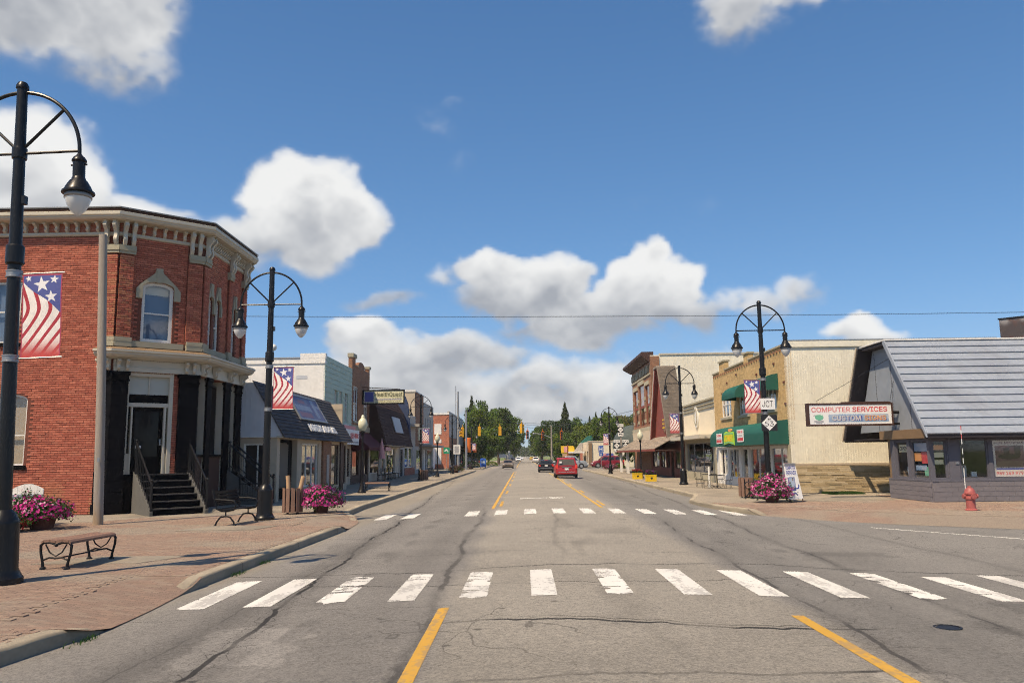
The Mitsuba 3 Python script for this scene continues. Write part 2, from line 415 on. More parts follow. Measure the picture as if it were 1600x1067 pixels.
def flag_print(p, n, uv):
    """The banner's print: stars on blue over waving stripes that melt into red; u across, v up, in banner widths."""
    u, v = uv.x, uv.y
    vv = v * 2.0                                  # the banner is twice as tall as wide
    line = 1.84 - .80 * u - .03 * dr.sin(u * 7)
    blue = dr.select(vv > line, 1.0, 0.0)
    # stripes run down the cloth: bent bands
    t = vv - 1.12
    s = u + .62 * dr.sqrt(t * t + .03) - .20 * t
    ph = s * 3.5 + .25
    fr = ph - dr.floor(ph)
    red = dr.select(fr < .34, 1.0, 0.0)
    white = mi.Color3f(.80, .76, .72) * (.92 + .16 * noise(u * 9, v * 16))
    c = mix(white, (.40, .035, .055), red)
    c = mix(c, (.47, .06, .06), 1 - smoothstep(.02, .52, vv))
    st = dr.maximum(dr.maximum(star(u, vv, .50, 1.74, .21, .15), star(u, vv, .80, 1.86, .115, -.1)), dr.maximum(star(u, vv, .74, 1.44, .16, .1), star(u, vv, .16, 1.90, .09, .2)))
    c = dr.select(blue > .5, mix((.075, .095, .30), (.78, .77, .78), st), c)
    edge = dr.maximum(dr.maximum(1 - smoothstep(.02, .035, u), smoothstep(.965, .98, u)), smoothstep(1.955, 1.97, vv))
    return mix(c, (.36, .05, .10), edge)


def streaked(col, dirt, amount, fx=5.0, fz=.35):
    def fn(p, n, uv):
        u = p.x + p.y
        s = smoothstep(.45, .85, fbm(u * fx, p.z * fz, 2, 4)) * (.35 + .65 * noise(u * .6, p.z * .5))
        b = smoothstep(.55, .75, fbm(u * .8, p.z * .9, 7, 3))
        return mix(col, dirt, amount * (.75 * s + .4 * b)) * (.95 + .1 * noise(u * 9, p.z * 9))
    return proc(fn)


def leafy(col):
    def fn(p, n, uv):
        a = fbm(p.x * .55, p.y * .55, p.z * .7, 2)
        return mi.Color3f(*col) * (.55 + .95 * a) * mix((1, 1, 1), (1.25, 1.08, .75), smoothstep(.4, .8, noise(p.x * .33 + 5, p.y * .33, p.z * .4)))
    return proc(fn)


scene['glass'] = {'type': 'thindielectric', 'int_ior': 1.52}
pbr('asphalt', proc(asphalt), .88); bump('asphalt', .004, lambda p, n, uv: noise(p.x * 60, p.y * 60) * (1 - smoothstep(10, 25, p.y)))
pbr('paver', proc(pavers), .85)
pbr('paver_bed', (.195, .15, .115), .95)
pbr('kerb_concrete', proc(kerb_stone), .9)
pbr('paver_joints', proc(paver_joints), .85)
pbr('stair_cheek', speckle((.10, .098, .09), .2, 3.0), .8)
pbr('concrete', proc(concrete), .9)
pbr('grass', proc(grassy), .95)
pbr('old_wood', proc(old_wood), .85)
pbr('rust', proc(rust), .85)
pbr('flag_print', proc(flag_print), .75)
pbr('road_white', worn_paint((.52, .51, .475), (.20, .19, .175), .5), .7)
pbr('road_yellow', worn_paint((.46, .262, .035), (.22, .17, .11), .5), .7)
pbr('mortar', speckle((.15, .050, .032), .2, 1.5), .95)  # mortar colour darkened to carry the shadow in the brick joints
for q, c in enumerate(((.42, .125, .078), (.38, .105, .066), (.46, .150, .095), (.36, .098, .062))):
    pbr(f'brick_{q}', speckle(c, .16, 4.0, 30), .85)
pbr('brick_mix', {'type': 'mesh_attribute', 'name': 'vertex_color'}, .85)
pbr('dark_red_brick', brickwork((.36, .11, .06), (.28, .08, .05), (.30, .22, .17)), .85)  # plain darker red bricks with pale joints
pbr('yellow_brick', brickwork((.50, .345, .155), (.40, .265, .11), (.42, .32, .19), L=.30, H=.085), .85)
pbr('brown_brick', brickwork((.27, .13, .07), (.20, .095, .055), (.22, .16, .12)), .85)
pbr('far_brick', brickwork((.40, .135, .075), (.33, .11, .065), (.36, .26, .2), L=.3, H=.11), .85)
pbr('stone_trim', speckle((.34, .31, .225), .12), .85)
pbr('cream_paint', speckle((.50, .46, .37), .08, 2.0), .55)
pbr('white_paint', speckle((.70, .685, .64), .06, 2.0), .5)
pbr('black_paint', (.004, .004, .005), .6, specular=.06)
pbr('black_metal', (.009, .009, .010), .33, specular=.35)
pbr('black_iron', (.010, .010, .012), .42, specular=.25)
pbr('brown_paint', (.055, .025, .018), .6)
pbr('slate_paint', (.0055, .0055, .0075), .6, specular=.08)
pbr('tread', speckle((.035, .034, .033), .25, 3.0), .8)
pbr('wood_slat', speckle((.20, .118, .085), .18, 6.0, 50), .75)
pbr('tan_wood', speckle((.45, .29, .165), .14, 6.0, 40), .7)
pbr('cream_siding', streaked((.735, .70, .575), (.50, .44, .33), .42), .6)
pbr('white_siding', streaked((.78, .77, .735), (.48, .45, .40), .45), .6)
pbr('mint_siding', speckle((.36, .455, .375), .07, 1.5, 10), .6)
pbr('blue_white_siding', speckle((.50, .53, .57), .06, 1.0, 6), .6)
pbr('tan_plaster', speckle((.46, .385, .285), .08, 1.0, 10), .85)
pbr('grey_plaster', speckle((.36, .335, .30), .08, 1.0, 10), .85)
pbr('pale_plaster', speckle((.68, .60, .45), .07, .7, 10), .8)
for q, c in enumerate(((.44, .345, .205), (.36, .275, .16), (.50, .405, .26))):
    pbr(f'ledge_stone_{q}', speckle(c, .15, 5.0, 30), .85)
pbr('dark_shingle', speckle((.055, .053, .058), .3, 3.0, 22), .9)
pbr('brown_shingle', speckle((.045, .022, .018), .3, 3.0, 22), .9)
pbr('wood_shingle', speckle((.20, .165, .13), .35, 4.0, 22), .9)
pbr('grey_roof_panel', streaked((.27, .305, .36), (.16, .165, .185), .5, 1.2, 1.6), .55)
pbr('grey_board', speckle((.24, .27, .31), .14, 1.0, 6), .7)
pbr('purple_grey', speckle((.105, .103, .125), .10, 2.0, 14), .75)
pbr('purple_block', speckle((.165, .152, .165), .10, 2.0, 14), .85)
pbr('dark_soffit', (.03, .026, .032), .8)
pbr('brown_fascia', speckle((.19, .125, .07), .15, 2.0), .7)
pbr('maroon_paint', speckle((.20, .05, .035), .12, 1.5), .7)
pbr('maroon_cloth', (.075, .014, .020), .85)
pbr('green_cloth', speckle((.008, .082, .062), .12, 2.0), .7)
pbr('blue_cloth', (.03, .05, .11), .85)
pbr('grey_cloth', (.07, .09, .088), .8)
pbr('roof_tar', (.09, .085, .08), .95)
pbr('rail_metal', (.32, .33, .34), .45, .7)
pbr('galvanised', speckle((.36, .37, .38), .12, 3.0), .5, .5)
pbr('painted_dim_room', (.035, .032, .03), .9)  # indoor darkness painted in as a near-black surface colour
pbr('painted_lit_room', (.16, .14, .115), .9)  # paler copy of the room colour, painted to look lit; no lamp inside
pbr('pale_blind', (.42, .44, .40), .8)
pbr('blue_blind', (.085, .13, .205), .7)
pbr('grey_blind', (.20, .21, .215), .8)
pbr('dark_blind', (.05, .05, .055), .8)
pbr('tan_blind', (.33, .26, .17), .8)
pbr('signal_yellow', (.62, .32, .012), .45)
pbr('signal_orange', (.60, .13, .012), .45)
pbr('lens_dark', (.012, .012, .012), .2)
pbr('sign_white', (.74, .74, .72), .5)
pbr('sign_blue', (.02, .09, .36), .5)
pbr('sign_green', (.01, .26, .13), .5)
pbr('sign_yellow', (.70, .45, .02), .5)
pbr('sign_cream', (.66, .63, .42), .5)
pbr('sign_lime', (.35, .62, .04), .5)
pbr('sign_orange', (.72, .16, .01), .5)
pbr('print_black', (.015, .015, .018), .5)
pbr('mural', faded_sign((.085, .09, .19), (.14, .14, .22)), .5)
pbr('mural_light', faded_sign((.16, .20, .30), (.22, .25, .33)), .5)
pbr('mural_red', (.20, .10, .14), .5)
pbr('print_navy', (.075, .085, .30), .5)
pbr('print_olive', (.12, .12, .06), .5)
pbr('print_red', faded_sign((.50, .04, .05), (.60, .12, .12)), .5)
pbr('print_faded_red', (.62, .22, .22), .5)
pbr('print_pink', (.62, .30, .30), .5)
pbr('print_silver', (.60, .55, .50), .5)
pbr('print_blue', faded_sign((.20, .32, .48), (.42, .48, .56)), .5)
pbr('print_green', (.16, .45, .30), .5)
pbr('print_brown', speckle((.17, .075, .07), .6, 4.0, 9), .5)
pbr('print_grey', (.35, .36, .38), .5)
pbr('print_orange', (.70, .34, .12), .5)
pbr('pot_clay', speckle((.10, .035, .025), .2, 5), .8)
pbr('planter_yellow', (.68, .44, .01), .5)
pbr('hydrant_red', speckle((.36, .095, .085), .22, 7), .5)
pbr('globe_glass', (.62, .61, .44), .25)
pbr('lamp_glass', (.64, .655, .655), .22)
pbr('lamp_clear', (.30, .29, .28), .15)
pbr('tyre', (.02, .02, .021), .8)
pbr('alloy', (.45, .46, .47), .35, .6)
pbr('car_glass', (.012, .014, .016), .05, specular=.9)
pbr('dark_glass', (.006, .006, .007), .12, specular=.25)
pbr('tan_glass', (.10, .085, .06), .1, specular=.8)
pbr('lamp_red', (.75, .05, .03), .2)
pbr('lamp_white', (.75, .74, .68), .15)
pbr('plastic_black', (.02, .02, .022), .5)
pbr('brick_red_box', (.20, .05, .035), .8)
for k, c in dict(paint_red=(.36, .018, .020), paint_maroon=(.20, .010, .022), paint_black=(.012, .012, .016), paint_gold=(.17, .13, .09), paint_silver=(.30, .33, .36), paint_white=(.72, .72, .72), paint_yellow=(.6, .4, .02)).items():
    pbr(k, c, .3, .1, clearcoat=.8, clearcoat_gloss=.92)
for k, c in dict(leaf_mid=(.105, .165, .040), leaf_dark=(.065, .110, .035), leaf_lime=(.15, .21, .052), leaf_fir=(.055, .080, .045), leaf_olive=(.135, .145, .055), leaf_bed=(.05, .10, .03)).items():
    scene[k] = {'type': 'principledthin', 'base_color': leafy(c) if k != 'leaf_bed' else {'type': 'rgb', 'value': list(c)}, 'roughness': .7, 'diff_trans': .55, 'spec_trans': 0.0}
pbr('bark', (.09, .07, .052), .95)
for k, c in dict(petal_pink=(.62, .07, .30), petal_pale=(.74, .42, .56), petal_magenta=(.40, .02, .17), petal_red=(.45, .01, .03), petal_purple=(.12, .02, .16), petal_wine=(.16, .012, .05)).items():
    scene[k] = {'type': 'principledthin', 'base_color': {'type': 'rgb', 'value': list(c)}, 'roughness': .7, 'diff_trans': .5, 'spec_trans': 0.0}

# ------------------------------------------------------------------ the street
def crown(x):
    return np.maximum(-.17, -np.maximum(0, .03 * (np.abs(np.asarray(x, float) - .95) - .6)))


def structure(name, label, mesh, mat, smooth=False):
    return solo(name, label, None, mesh, mat, smooth, kind='structure')


def grid(xs, ys, zf):
    X, Y = np.meshgrid(xs, ys, indexing='ij')
    v = np.stack([X, Y, zf(X, Y)], -1).reshape(-1, 3)
    n, m = len(xs), len(ys)
    i = (np.arange(n - 1)[:, None] * m + np.arange(m - 1)).ravel()
    f = np.vstack([np.stack([i, i + m, i + m + 1], 1), np.stack([i, i + m + 1, i + 1], 1)])
    return trimesh.Trimesh(v, f, process=False)


structure('ground', 'flat green land reaching to the horizon', grid(np.array([-4000, -60, 60, 4000.]), np.array([-3000, -30, 6000.]), lambda x, y: x * 0 - .26), 'grass')
flat = lambda x, y: x * 0 - .17
structure('road', 'worn grey main street of cracked asphalt with side streets', cat([
    grid(np.concatenate([[-8], np.linspace(-5.0, 6.8, 60), [9]]), np.array([-25, 0, 6, 9, 12, 16, 22, 30, 45, 70, 120, 300, 1500.]), lambda x, y: crown(x)),
    grid(np.array([9.0, 80]), np.array([-12.0, 24]), flat), grid(np.array([9.0, 90]), np.array([96.0, 112]), flat), grid(np.array([-90, -8.0]), np.array([96.0, 112]), flat)]), 'asphalt')


def dense(pts, step=.25):
    out = []
    for a, b in zip(pts[:-1], pts[1:]):
        a, b = np.array(a, float), np.array(b, float)
        n = max(1, int(np.linalg.norm(b - a) / step))
        out += [a + (b - a) * k / n for k in range(n)]
    return np.array(out + [np.array(pts[-1], float)])


def kerb_mesh(pts, taper0, taper1, side):
    """A concrete kerb along pts (its street face); side +1 lies to the left of the direction of travel."""
    p = dense(pts, .3)
    t = np.gradient(p, axis=0); t /= np.linalg.norm(t, axis=1, keepdims=True)
    nrm = np.stack([-t[:, 1], t[:, 0]], 1) * side
    s = np.concatenate([[0], np.cumsum(np.linalg.norm(np.diff(p, axis=0), axis=1))])
    k = np.ones(len(p))
    if taper0: k = np.minimum(k, s / .7)
    if taper1: k = np.minimum(k, (s[-1] - s) / .7)
    top = -.15 + .155 * np.clip(k, 0, 1) ** .7
    chip = meshkit.fbm(np.stack([p[:, 0] * 1.7, p[:, 1] * 1.7, p[:, 0] * 0], -1), 3, 5)
    prof = [(0.0, -.4), (.012, -.045), (.028, -.016), (.055, 0), (.2, .0), (.2, -.4)]
    v = []
    for i in range(len(p)):
        for o, z in prof:
            zz = top[i] + z if z > -.3 else -.4
            oo = o + (.02 * (chip[i] - .5) if .005 < o < .1 else 0)
            v.append([*(p[i] + nrm[i] * oo), zz - (.02 * max(0, chip[i] - .62) / .2 if .02 < o < .1 else 0)])
    m = len(prof); f = []
    for i in range(len(p) - 1):
        for q in range(m - 1):
            a, b, c, d = i * m + q, i * m + q + 1, (i + 1) * m + q, (i + 1) * m + q + 1
            f += [[a, b, d], [a, d, c]] if side > 0 else [[a, d, b], [a, c, d]]
    for i in (0, len(p) - 1):
        f += [[i * m, i * m + q, i * m + q + 1] for q in range(1, m - 1)]
    return trimesh.Trimesh(np.array(v), np.array(f), process=False)


def ramp_mesh(pts, width, side, low=-.125):
    p = dense(pts, .3)
    t = np.gradient(p, axis=0); t /= np.linalg.norm(t, axis=1, keepdims=True)
    q = p + np.stack([-t[:, 1], t[:, 0]], 1) * side * width
    z0 = np.where(p[:, 0] > 0, np.maximum(low, -.166), crown(p[:, 0]) + .012)
    s = np.concatenate([[0], np.cumsum(np.linalg.norm(np.diff(p, axis=0), axis=1))])
    k = np.clip(np.minimum(s, s[-1] - s) / .7, 0, 1) ** .7
    z0 = z0 * k - .004 * (1 - k)
    v = np.vstack([np.column_stack([p, z0]), np.column_stack([q, np.full(len(q), -.003)])])
    n = len(p); i = np.arange(n - 1)
    f = np.vstack([np.stack([i, i + 1, n + i + 1], 1), np.stack([i, n + i + 1, n + i], 1)])
    return trimesh.Trimesh(v, f, process=False), Polygon(np.vstack([p, q[::-1]])).buffer(0)


LK = [(-4.75, -15), (-4.7, 5.5), (-4.62, 7.2), (-4.40, 8.7), (-4.45, 9.7), (-4.56, 10.84), (-4.5, 15), (-4.40, 20.2), (-4.55, 22.2), (-5.0, 23.6), (-5.46, 25.1), (-5.6, 28), (-5.7, 95.5)]
RK = [(6.9, 95), (6.9, 33), (6.4, 31), (5.95, 29.3), (5.95, 27.5), (6.2, 25.2), (6.83, 23.4), (7.8, 21.8), (9.28, 20.3), (11.44, 18.7), (14, 17.7), (18, 17.1), (60, 16.6)]
left_block = Polygon(LK + [(-60, 95.5), (-60, -15)])
right_block = Polygon(RK + [(60, 95)])
part_kerb = structure('kerb', 'pale worn concrete kerbs along both pavements', cat([
    kerb_mesh(LK[:4], False, True, 1), kerb_mesh(LK[5:8], True, True, 1), kerb_mesh(LK[8:], True, False, 1),
    kerb_mesh(RK[:7], False, True, 1), kerb_mesh(RK[9:], True, False, 1),
    kerb_mesh([(-5.7, 112.5), (-5.7, 300)], False, False, 1), kerb_mesh([(6.9, 300), (6.9, 112.5)], False, False, 1)]), 'kerb_concrete', 40)
r1, p1 = ramp_mesh([(-4.46, 8.05)] + LK[3:6] + [(-4.55, 11.5)], 1.0, 1)
r2, p2 = ramp_mesh([(-4.41, 19.6)] + LK[7:9] + [(-4.75, 22.8)], 1.3, 1)
r3, p3 = ramp_mesh([(6.6, 24.05)] + RK[6:10] + [(12.1, 18.45)], 1.5, 1, -.166)
structure('kerb_ramp', 'sloping kerb ramps at the crossings', cat([r1, r2]), 'paver_joints')
structure('kerb_ramp_001', 'long sloping paver ramp along the right corner', r3, 'paver_joints')
ramps = unary_union([p1, p2, p3])
kl = unary_union([LineString(LK).buffer(.2, cap_style='flat'), LineString(RK).buffer(.2, cap_style='flat')])
yard = Polygon([(-30, 21.9), (-11.6, 21.7), (-10.9, 23.2), (-8.6, 23.7), (-7.4, 24.7), (-3, 24.7), (-3, 100), (-61, 100), (-61, 21.9)])
left_conc, left_pav = left_block.difference(kl).difference(ramps).intersection(yard), left_block.difference(kl).difference(ramps).difference(yard)
yard_r = Polygon([(5, 27.2), (12.6, 27.6), (13.4, 31), (61, 31), (61, 100), (5, 100)])
right_conc, right_pav = right_block.difference(kl).difference(ramps).intersection(yard_r), right_block.difference(kl).difference(ramps).difference(yard_r)
structure('pavement', 'pale concrete pavement in front of the shops', cat([slab(left_conc, -.4, 0), slab(right_conc, -.4, 0),
    slab(sbox(-14, 112.5, -5.9, 300), -.3, -.02), slab(sbox(7.1, 112.5, 12, 300), -.3, -.02)]), 'concrete')
plaza = structure('paved_plaza', 'tan and red paver pavement on the near corners', cat([slab(left_pav, -.4, -.003), slab(right_pav, -.4, -.009)]), 'paver_bed')

PAVER = shape(bb(-.1015, .1015, -.049, .049, -.03, 0))


def many_boxes(c, half):
    """One mesh of boxes: centres c (n, 3), half sizes (n, 3)."""
    n = len(c)
    v = (c[:, None] + (BV * 2 - 1)[None] * half[:, None]).reshape(-1, 3)
    return trimesh.Trimesh(v, (BF[None] + (np.arange(n) * 8)[:, None, None]).reshape(-1, 3), process=False)


def paver_field(poly, x0, x1, y0, y1):
    import shapely
    rows = np.arange(math.floor(y0 / .105), math.ceil(y1 / .105))
    out = []
    for r in rows:
        k = np.arange(math.floor(x0 / .21), math.ceil(x1 / .21))
        x = (k + .5 - .5 * (r % 2)) * .21
        out.append(np.column_stack([x, np.full(len(x), (r + .5) * .105)]))
    c = np.vstack(out)
    inside = shapely.contains_xy(poly.buffer(-.035), c[:, 0], c[:, 1])
    return c[inside]


rng = np.random.default_rng(11)
lp = paver_field(left_pav, -17.5, -4.4, 5.0, 24.8)
rp = paver_field(right_pav, 5.8, 19.0, 16.8, 31)
tops = meshkit.fbm(np.column_stack([lp * 1.3, lp[:, :1] * 0]), 3, 2) * .007 + .001 + rng.uniform(-.0016, .0016, len(lp))
d = lp - [0, 0]
inview = (lp[:, 0] / lp[:, 1] > -.645) & (np.hypot(lp[:, 0], lp[:, 1]) > 8.2)
order = np.argsort(np.where(inview, np.hypot(lp[:, 0], lp[:, 1]), 1e9))
near = set(order[:290].tolist())
for i in order[:290]:
    part(plaza, 'paver', PAVER, 'paver', at=T().translate([float(lp[i, 0]), float(lp[i, 1]), float(tops[i])]))
rest = np.array([i for i in range(len(lp)) if i not in near])
cs = np.vstack([np.column_stack([lp[rest], tops[rest] - .015]), np.column_stack([rp, rng.uniform(-.017, -.013, len(rp))])])
part(plaza, 'paver_field', many_boxes(cs, np.tile([.1015, .049, .015], (len(cs), 1))), 'paver', kind='stuff')
for pts in ([(-7.9, 12.95), (-6.2, 12.95), (-5.7, 13.9), (-7.5, 13.9)], [(-8.1, 18.7), (-6.3, 18.75), (-6.0, 19.9), (-7.7, 19.9)]):
    structure('concrete_pad' if 'concrete_pad' not in used else 'concrete_pad_001', 'pale concrete pad set in the pavers under a bench', slab(Polygon(pts), -.02, .011), 'concrete')


# ------------------------------------------------------------------ painted markings
def paint(poly, lift=.004):
    ms = []
    for g in getattr(poly, 'geoms', [poly]):
        if g.area < 1e-4: continue
        e = trimesh.creation.extrude_polygon(g, .01, engine='earcut')
        v, f = np.asarray(e.vertices), np.asarray(e.faces)
        f = f[(v[f][:, :, 2] > .009).all(1)]
        v = v.copy(); v[:, 2] = crown(v[:, 0]) + lift
        ms.append(trimesh.Trimesh(v, f, process=False))
    return cat(ms)


def worn(poly, seed, k=3, w=.02, nibble=.012):
    """Wear with its own outline: a nibbled rim and a few cracks across."""
    r = random.Random(seed)
    x0, y0, x1, y1 = poly.bounds
    for _ in range(k):
        y = r.uniform(y0, y1); a = r.uniform(-.1, .1)
        xs = np.linspace(x0 - .05, x0 + (x1 - x0) * r.uniform(.35, 1.2), 7)
        poly = poly.difference(LineString([(x, y + a * (x - x0) + r.uniform(-.025, .025)) for x in xs]).buffer(r.uniform(.25, 1) * w))
    for _ in range(int(k * 4)):
        px, py = r.choice([x0, x1, r.uniform(x0, x1)]), r.choice([y0, y1, r.uniform(y0, y1)])
        poly = poly.difference(Point(px + r.uniform(-.02, .02), py + r.uniform(-.04, .04)).buffer(r.uniform(.4, 2.2) * nibble, 3))
    return poly


cw = thing('crosswalk', 'near pedestrian crossing of white painted bars across the street', None, kind='structure')
for i, (xa, xb) in enumerate(((-4.18, -3.82), (-3.36, -3.02), (-2.52, -2.17), (-1.64, -1.32), (-.79, -.46), (.07, .38), (.97, 1.29), (1.87, 2.21), (2.76, 3.11), (3.71, 4.06), (4.66, 4.99), (5.55, 5.90), (6.46, 6.8))):
    y0, y1 = 9.72, 11.86
    if i == 11: y0, y1 = 9.7, 11.6
    pg = worn(sbox(xa, y0, xb, y1), 40 + i, (1, 0, 1, 3, 2, 1, 2, 0, 1, 0, 1, 2, 1)[i], .012 + .012 * (i % 2), .03 if i in (0, 4, 9) else .012)
    if i == 2: pg = worn(pg, 9, 7, .06, .05)
    if i in (4, 6, 10): pg = worn(pg, 19, 4, .03, .04)
    part(cw, 'stripe', paint(pg), 'road_white')
cw = thing('crosswalk', 'far pedestrian crossing of white painted bars across the street', None, kind='structure')
for i, xa in enumerate((-4.32, -3.55, -1.72, -.87, -.01, .84, 1.69, 2.58, 3.46, 4.35, 5.22, 6.07)):
    part(cw, 'stripe', paint(worn(sbox(xa, 23.1 + .03 * i * (i > 6), xa + .36, 25.15 + .03 * i * (i > 6)), 70 + i, 2, .03, .03)), 'road_white')
ln = thing('lane_line', 'yellow painted lines that bound the middle turning lane', None, kind='structure')
for i, (x, w, y0, y1) in enumerate(((-.97, .12, -12, 9.17), (2.74, .13, -12, 8.56), (-1.06, .10, 25.9, 84), (2.42, .10, 25.8, 80), (-1.06, .1, 114, 420), (2.5, .1, 114, 420))):
    part(ln, 'line', paint(worn(sbox(x, y0, x + w, y1), 90 + i, 2, .02, .02) if y1 < 50 else sbox(x, y0, x + w, y1)), 'road_yellow')
for i, y in enumerate(np.arange(27, 84, 9)):
    part(ln, 'dash', paint(worn(sbox(-.84, y, -.74, y + 3), 120 + i, 3, .04)), 'road_yellow')
    part(ln, 'dash', paint(worn(sbox(2.62, y, 2.72, min(80, y + 3)), 140 + i, 3, .04)), 'road_yellow')
ar = Polygon([(-.15, 31.2), (.55, 31.35), (1.0, 31.45), (1.0, 30.9), (1.6, 31.5), (1.0, 32.1), (1.0, 31.7), (.5, 31.65), (-.15, 31.75)])
structure('road_arrow', 'white turn arrow painted in the middle lane', paint(worn(ar, 3, 3, .03)), 'road_white')
wl = thing('edge_line', 'thin white painted lines at the side street and stop line', None, kind='structure')
part(wl, 'line', paint(LineString([(7.3, 21.2), (8.6, 19.1), (10.2, 16.7), (11.2, 15.9)]).buffer(.04, cap_style='flat')), 'road_white')
part(wl, 'line', paint(sbox(1.3, 81, 3.6, 81.5)), 'road_white')
part(wl, 'line', paint(sbox(4.3, 62, 4.4, 80)), 'road_white')
uc = thing('utility_cover', 'small round dark iron cover sunk in the right lane', 'manhole cover')
zc = float(crown(4.12))
part(uc, 'rim', lathe([(.125, -.02), (.13, .006), (.11, .008), (.105, -.02)], 24, 4.12, 8.13, zc), 'black_iron')
part(uc, 'lid', lathe([(.10, -.02), (.10, .003), (.06, .006), (.0, .006)], 24, 4.12, 8.13, zc), 'black_iron')


# ------------------------------------------------------------------ grass and weeds
def blades(n, xf_, h, w, seed):
    r = np.random.default_rng(seed); vs = []
    for _ in range(n):
        x, y, z = xf_(r); a = r.uniform(0, 6.28); l = h * r.uniform(.5, 1.2); b = np.array([math.cos(a), math.sin(a), 0]); tip = np.array([r.normal(0, .4), r.normal(0, .4), 1]) * l
        p = np.array([x, y, z]); vs += [p - b * w, p + b * w, p + tip]
    return trimesh.Trimesh(np.array(vs), np.arange(len(vs)).reshape(-1, 3), process=False)


solo('grass_strip', 'strip of green grass along the foot of the stone wall', 'grass', blades(5000, lambda r: (r.uniform(11.9, 13.25), r.uniform(31.5, 32.55), 0), .09, .008, 4), 'leaf_bed', kind='stuff')
solo('kerb_weeds', 'tufts of green weeds in the kerb joints', 'weeds', blades(200, lambda r: (lambda q: (q[0] + r.normal(0, .04), q[1] + r.normal(0, .13), q[2]))([(-4.36, 8.15, -.13), (-4.44, 13.9, -.13), (-4.44, 12.6, -.13)][r.integers(3)]), .05, .006, 5), 'leaf_bed', kind='stuff')

# ------------------------------------------------------------------ the corner brick building
def sweep(pts, prof, closed_ends=True):
    """A moulding: profile (outward, z) carried along a plan path with mitred corners; outward is to the right of travel."""
    p = np.array(pts, float); n = len(p); d = np.diff(p, axis=0); d /= np.linalg.norm(d, axis=1, keepdims=True)
    nr = np.stack([d[:, 1], -d[:, 0]], 1); v = []
    for i in range(n):
        a, b = nr[max(i - 1, 0)], nr[min(i, n - 2)]
        m = (a + b) / (1 + a @ b)
        v += [[*(p[i] + m * o), z] for o, z in prof]
    m = len(prof); f = []
    for i in range(n - 1):
        for q in range(m):
            a, b, c, e = i * m + q, i * m + (q + 1) % m, (i + 1) * m + q, (i + 1) * m + (q + 1) % m
            f += [[a, c, e], [a, e, b]]
    cap = trimesh.creation.triangulate_polygon(Polygon(prof), engine='earcut')[1]
    f += [list(t) for t in cap] + [[x + (n - 1) * m for x in t[::-1]] for t in cap]
    return trimesh.Trimesh(np.array(v), np.array(f), process=False)


bld = thing('brick_building', 'two storey red brick corner building with cream bracketed cornice and black pillars', 'building')
PL, PA, PB, PC = (-19.5, 24.6), (-12.85, 24.6), (-10.87, 26.3), (-10.87, 30.45)
FS, FC, FM = Fr(*PL, 1, 0), Fr(*PA, 1.98, 1.70), Fr(*PB, 0, 1)
LC = math.hypot(1.98, 1.70)
arch = lambda u0, u1, z0, z1, h: sbox(u0, z0, u1, z1).union(affinity.scale(Point((u0 + u1) / 2, z1).buffer(1, 12), (u1 - u0) / 2, h))
sw = [arch(2.6, 3.58, 5.35, 7.30, .02), arch(3.05, 4.03, 1.52, 3.52, .2)]
cwn = [arch(.74, 1.72, 5.42, 7.20, .2)]
mw = [arch(.52, .98, 5.42, 7.05, .2), arch(1.18, 1.64, 5.42, 7.05, .2), arch(2.86, 3.22, 5.42, 7.05, .2)]


def deduct(fr, u0, u1, z0, z1, holes):
    pg = sbox(u0, z0, u1, z1)
    for h in holes: pg = pg.difference(h)
    return pg


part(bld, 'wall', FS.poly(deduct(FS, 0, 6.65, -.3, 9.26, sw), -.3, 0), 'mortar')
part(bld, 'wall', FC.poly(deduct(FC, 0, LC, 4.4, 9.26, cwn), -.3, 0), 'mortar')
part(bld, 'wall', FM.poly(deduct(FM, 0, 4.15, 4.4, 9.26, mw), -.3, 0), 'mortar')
part(bld, 'wall', cat([FM.box(3.9, 4.15, -8.6, -.3, 0, 9.26), bb(-19.5, -19.2, 24.9, 30.2, 0, 9.2)]), 'dark_red_brick')
part(bld, 'flat_roof', slab(Polygon([(-19.5, 24.8), (-12.8, 24.8), (-11.1, 26.4), (-11.1, 30.4), (-19.5, 30.4)]), 9.27, 9.36), 'roof_tar')
part(bld, 'floor', slab(Polygon([(-19.4, 24.95), (-13, 24.95), (-11.3, 26.5), (-11.3, 30.1), (-19.1, 30.1)]), 4.5, 4.6), 'painted_dim_room')

brng = np.random.default_rng(5)


def brick_centres(fr, u0, u1, z0, z1, holes, proud, H=.0715, L=.212):
    import shapely
    out = []
    hz = unary_union([h.buffer(.03) for h in holes]) if holes else None
    for r in range(int((z1 - z0) / H)):
        z = z0 + (r + .5) * H
        e = np.clip(np.arange(u0 - (r % 2) * L / 2, u1 + L, L), u0, u1)
        a, b = e[:-1], e[1:]
        ok = (b - a) > .05
        a, b = a[ok], b[ok]
        c = (a + b) / 2
        if hz is not None:
            k = ~(shapely.contains_xy(hz, a + .02, np.full(len(a), z)) | shapely.contains_xy(hz, b - .02, np.full(len(a), z)) | shapely.contains_xy(hz, c, np.full(len(a), z)))
            a, b, c = a[k], b[k], c[k]
        out.append(np.column_stack([c, np.full(len(c), z), (b - a) / 2 - .005, np.full(len(c), proud) + brng.uniform(-.005, .009, len(c))]))
    return np.vstack(out)


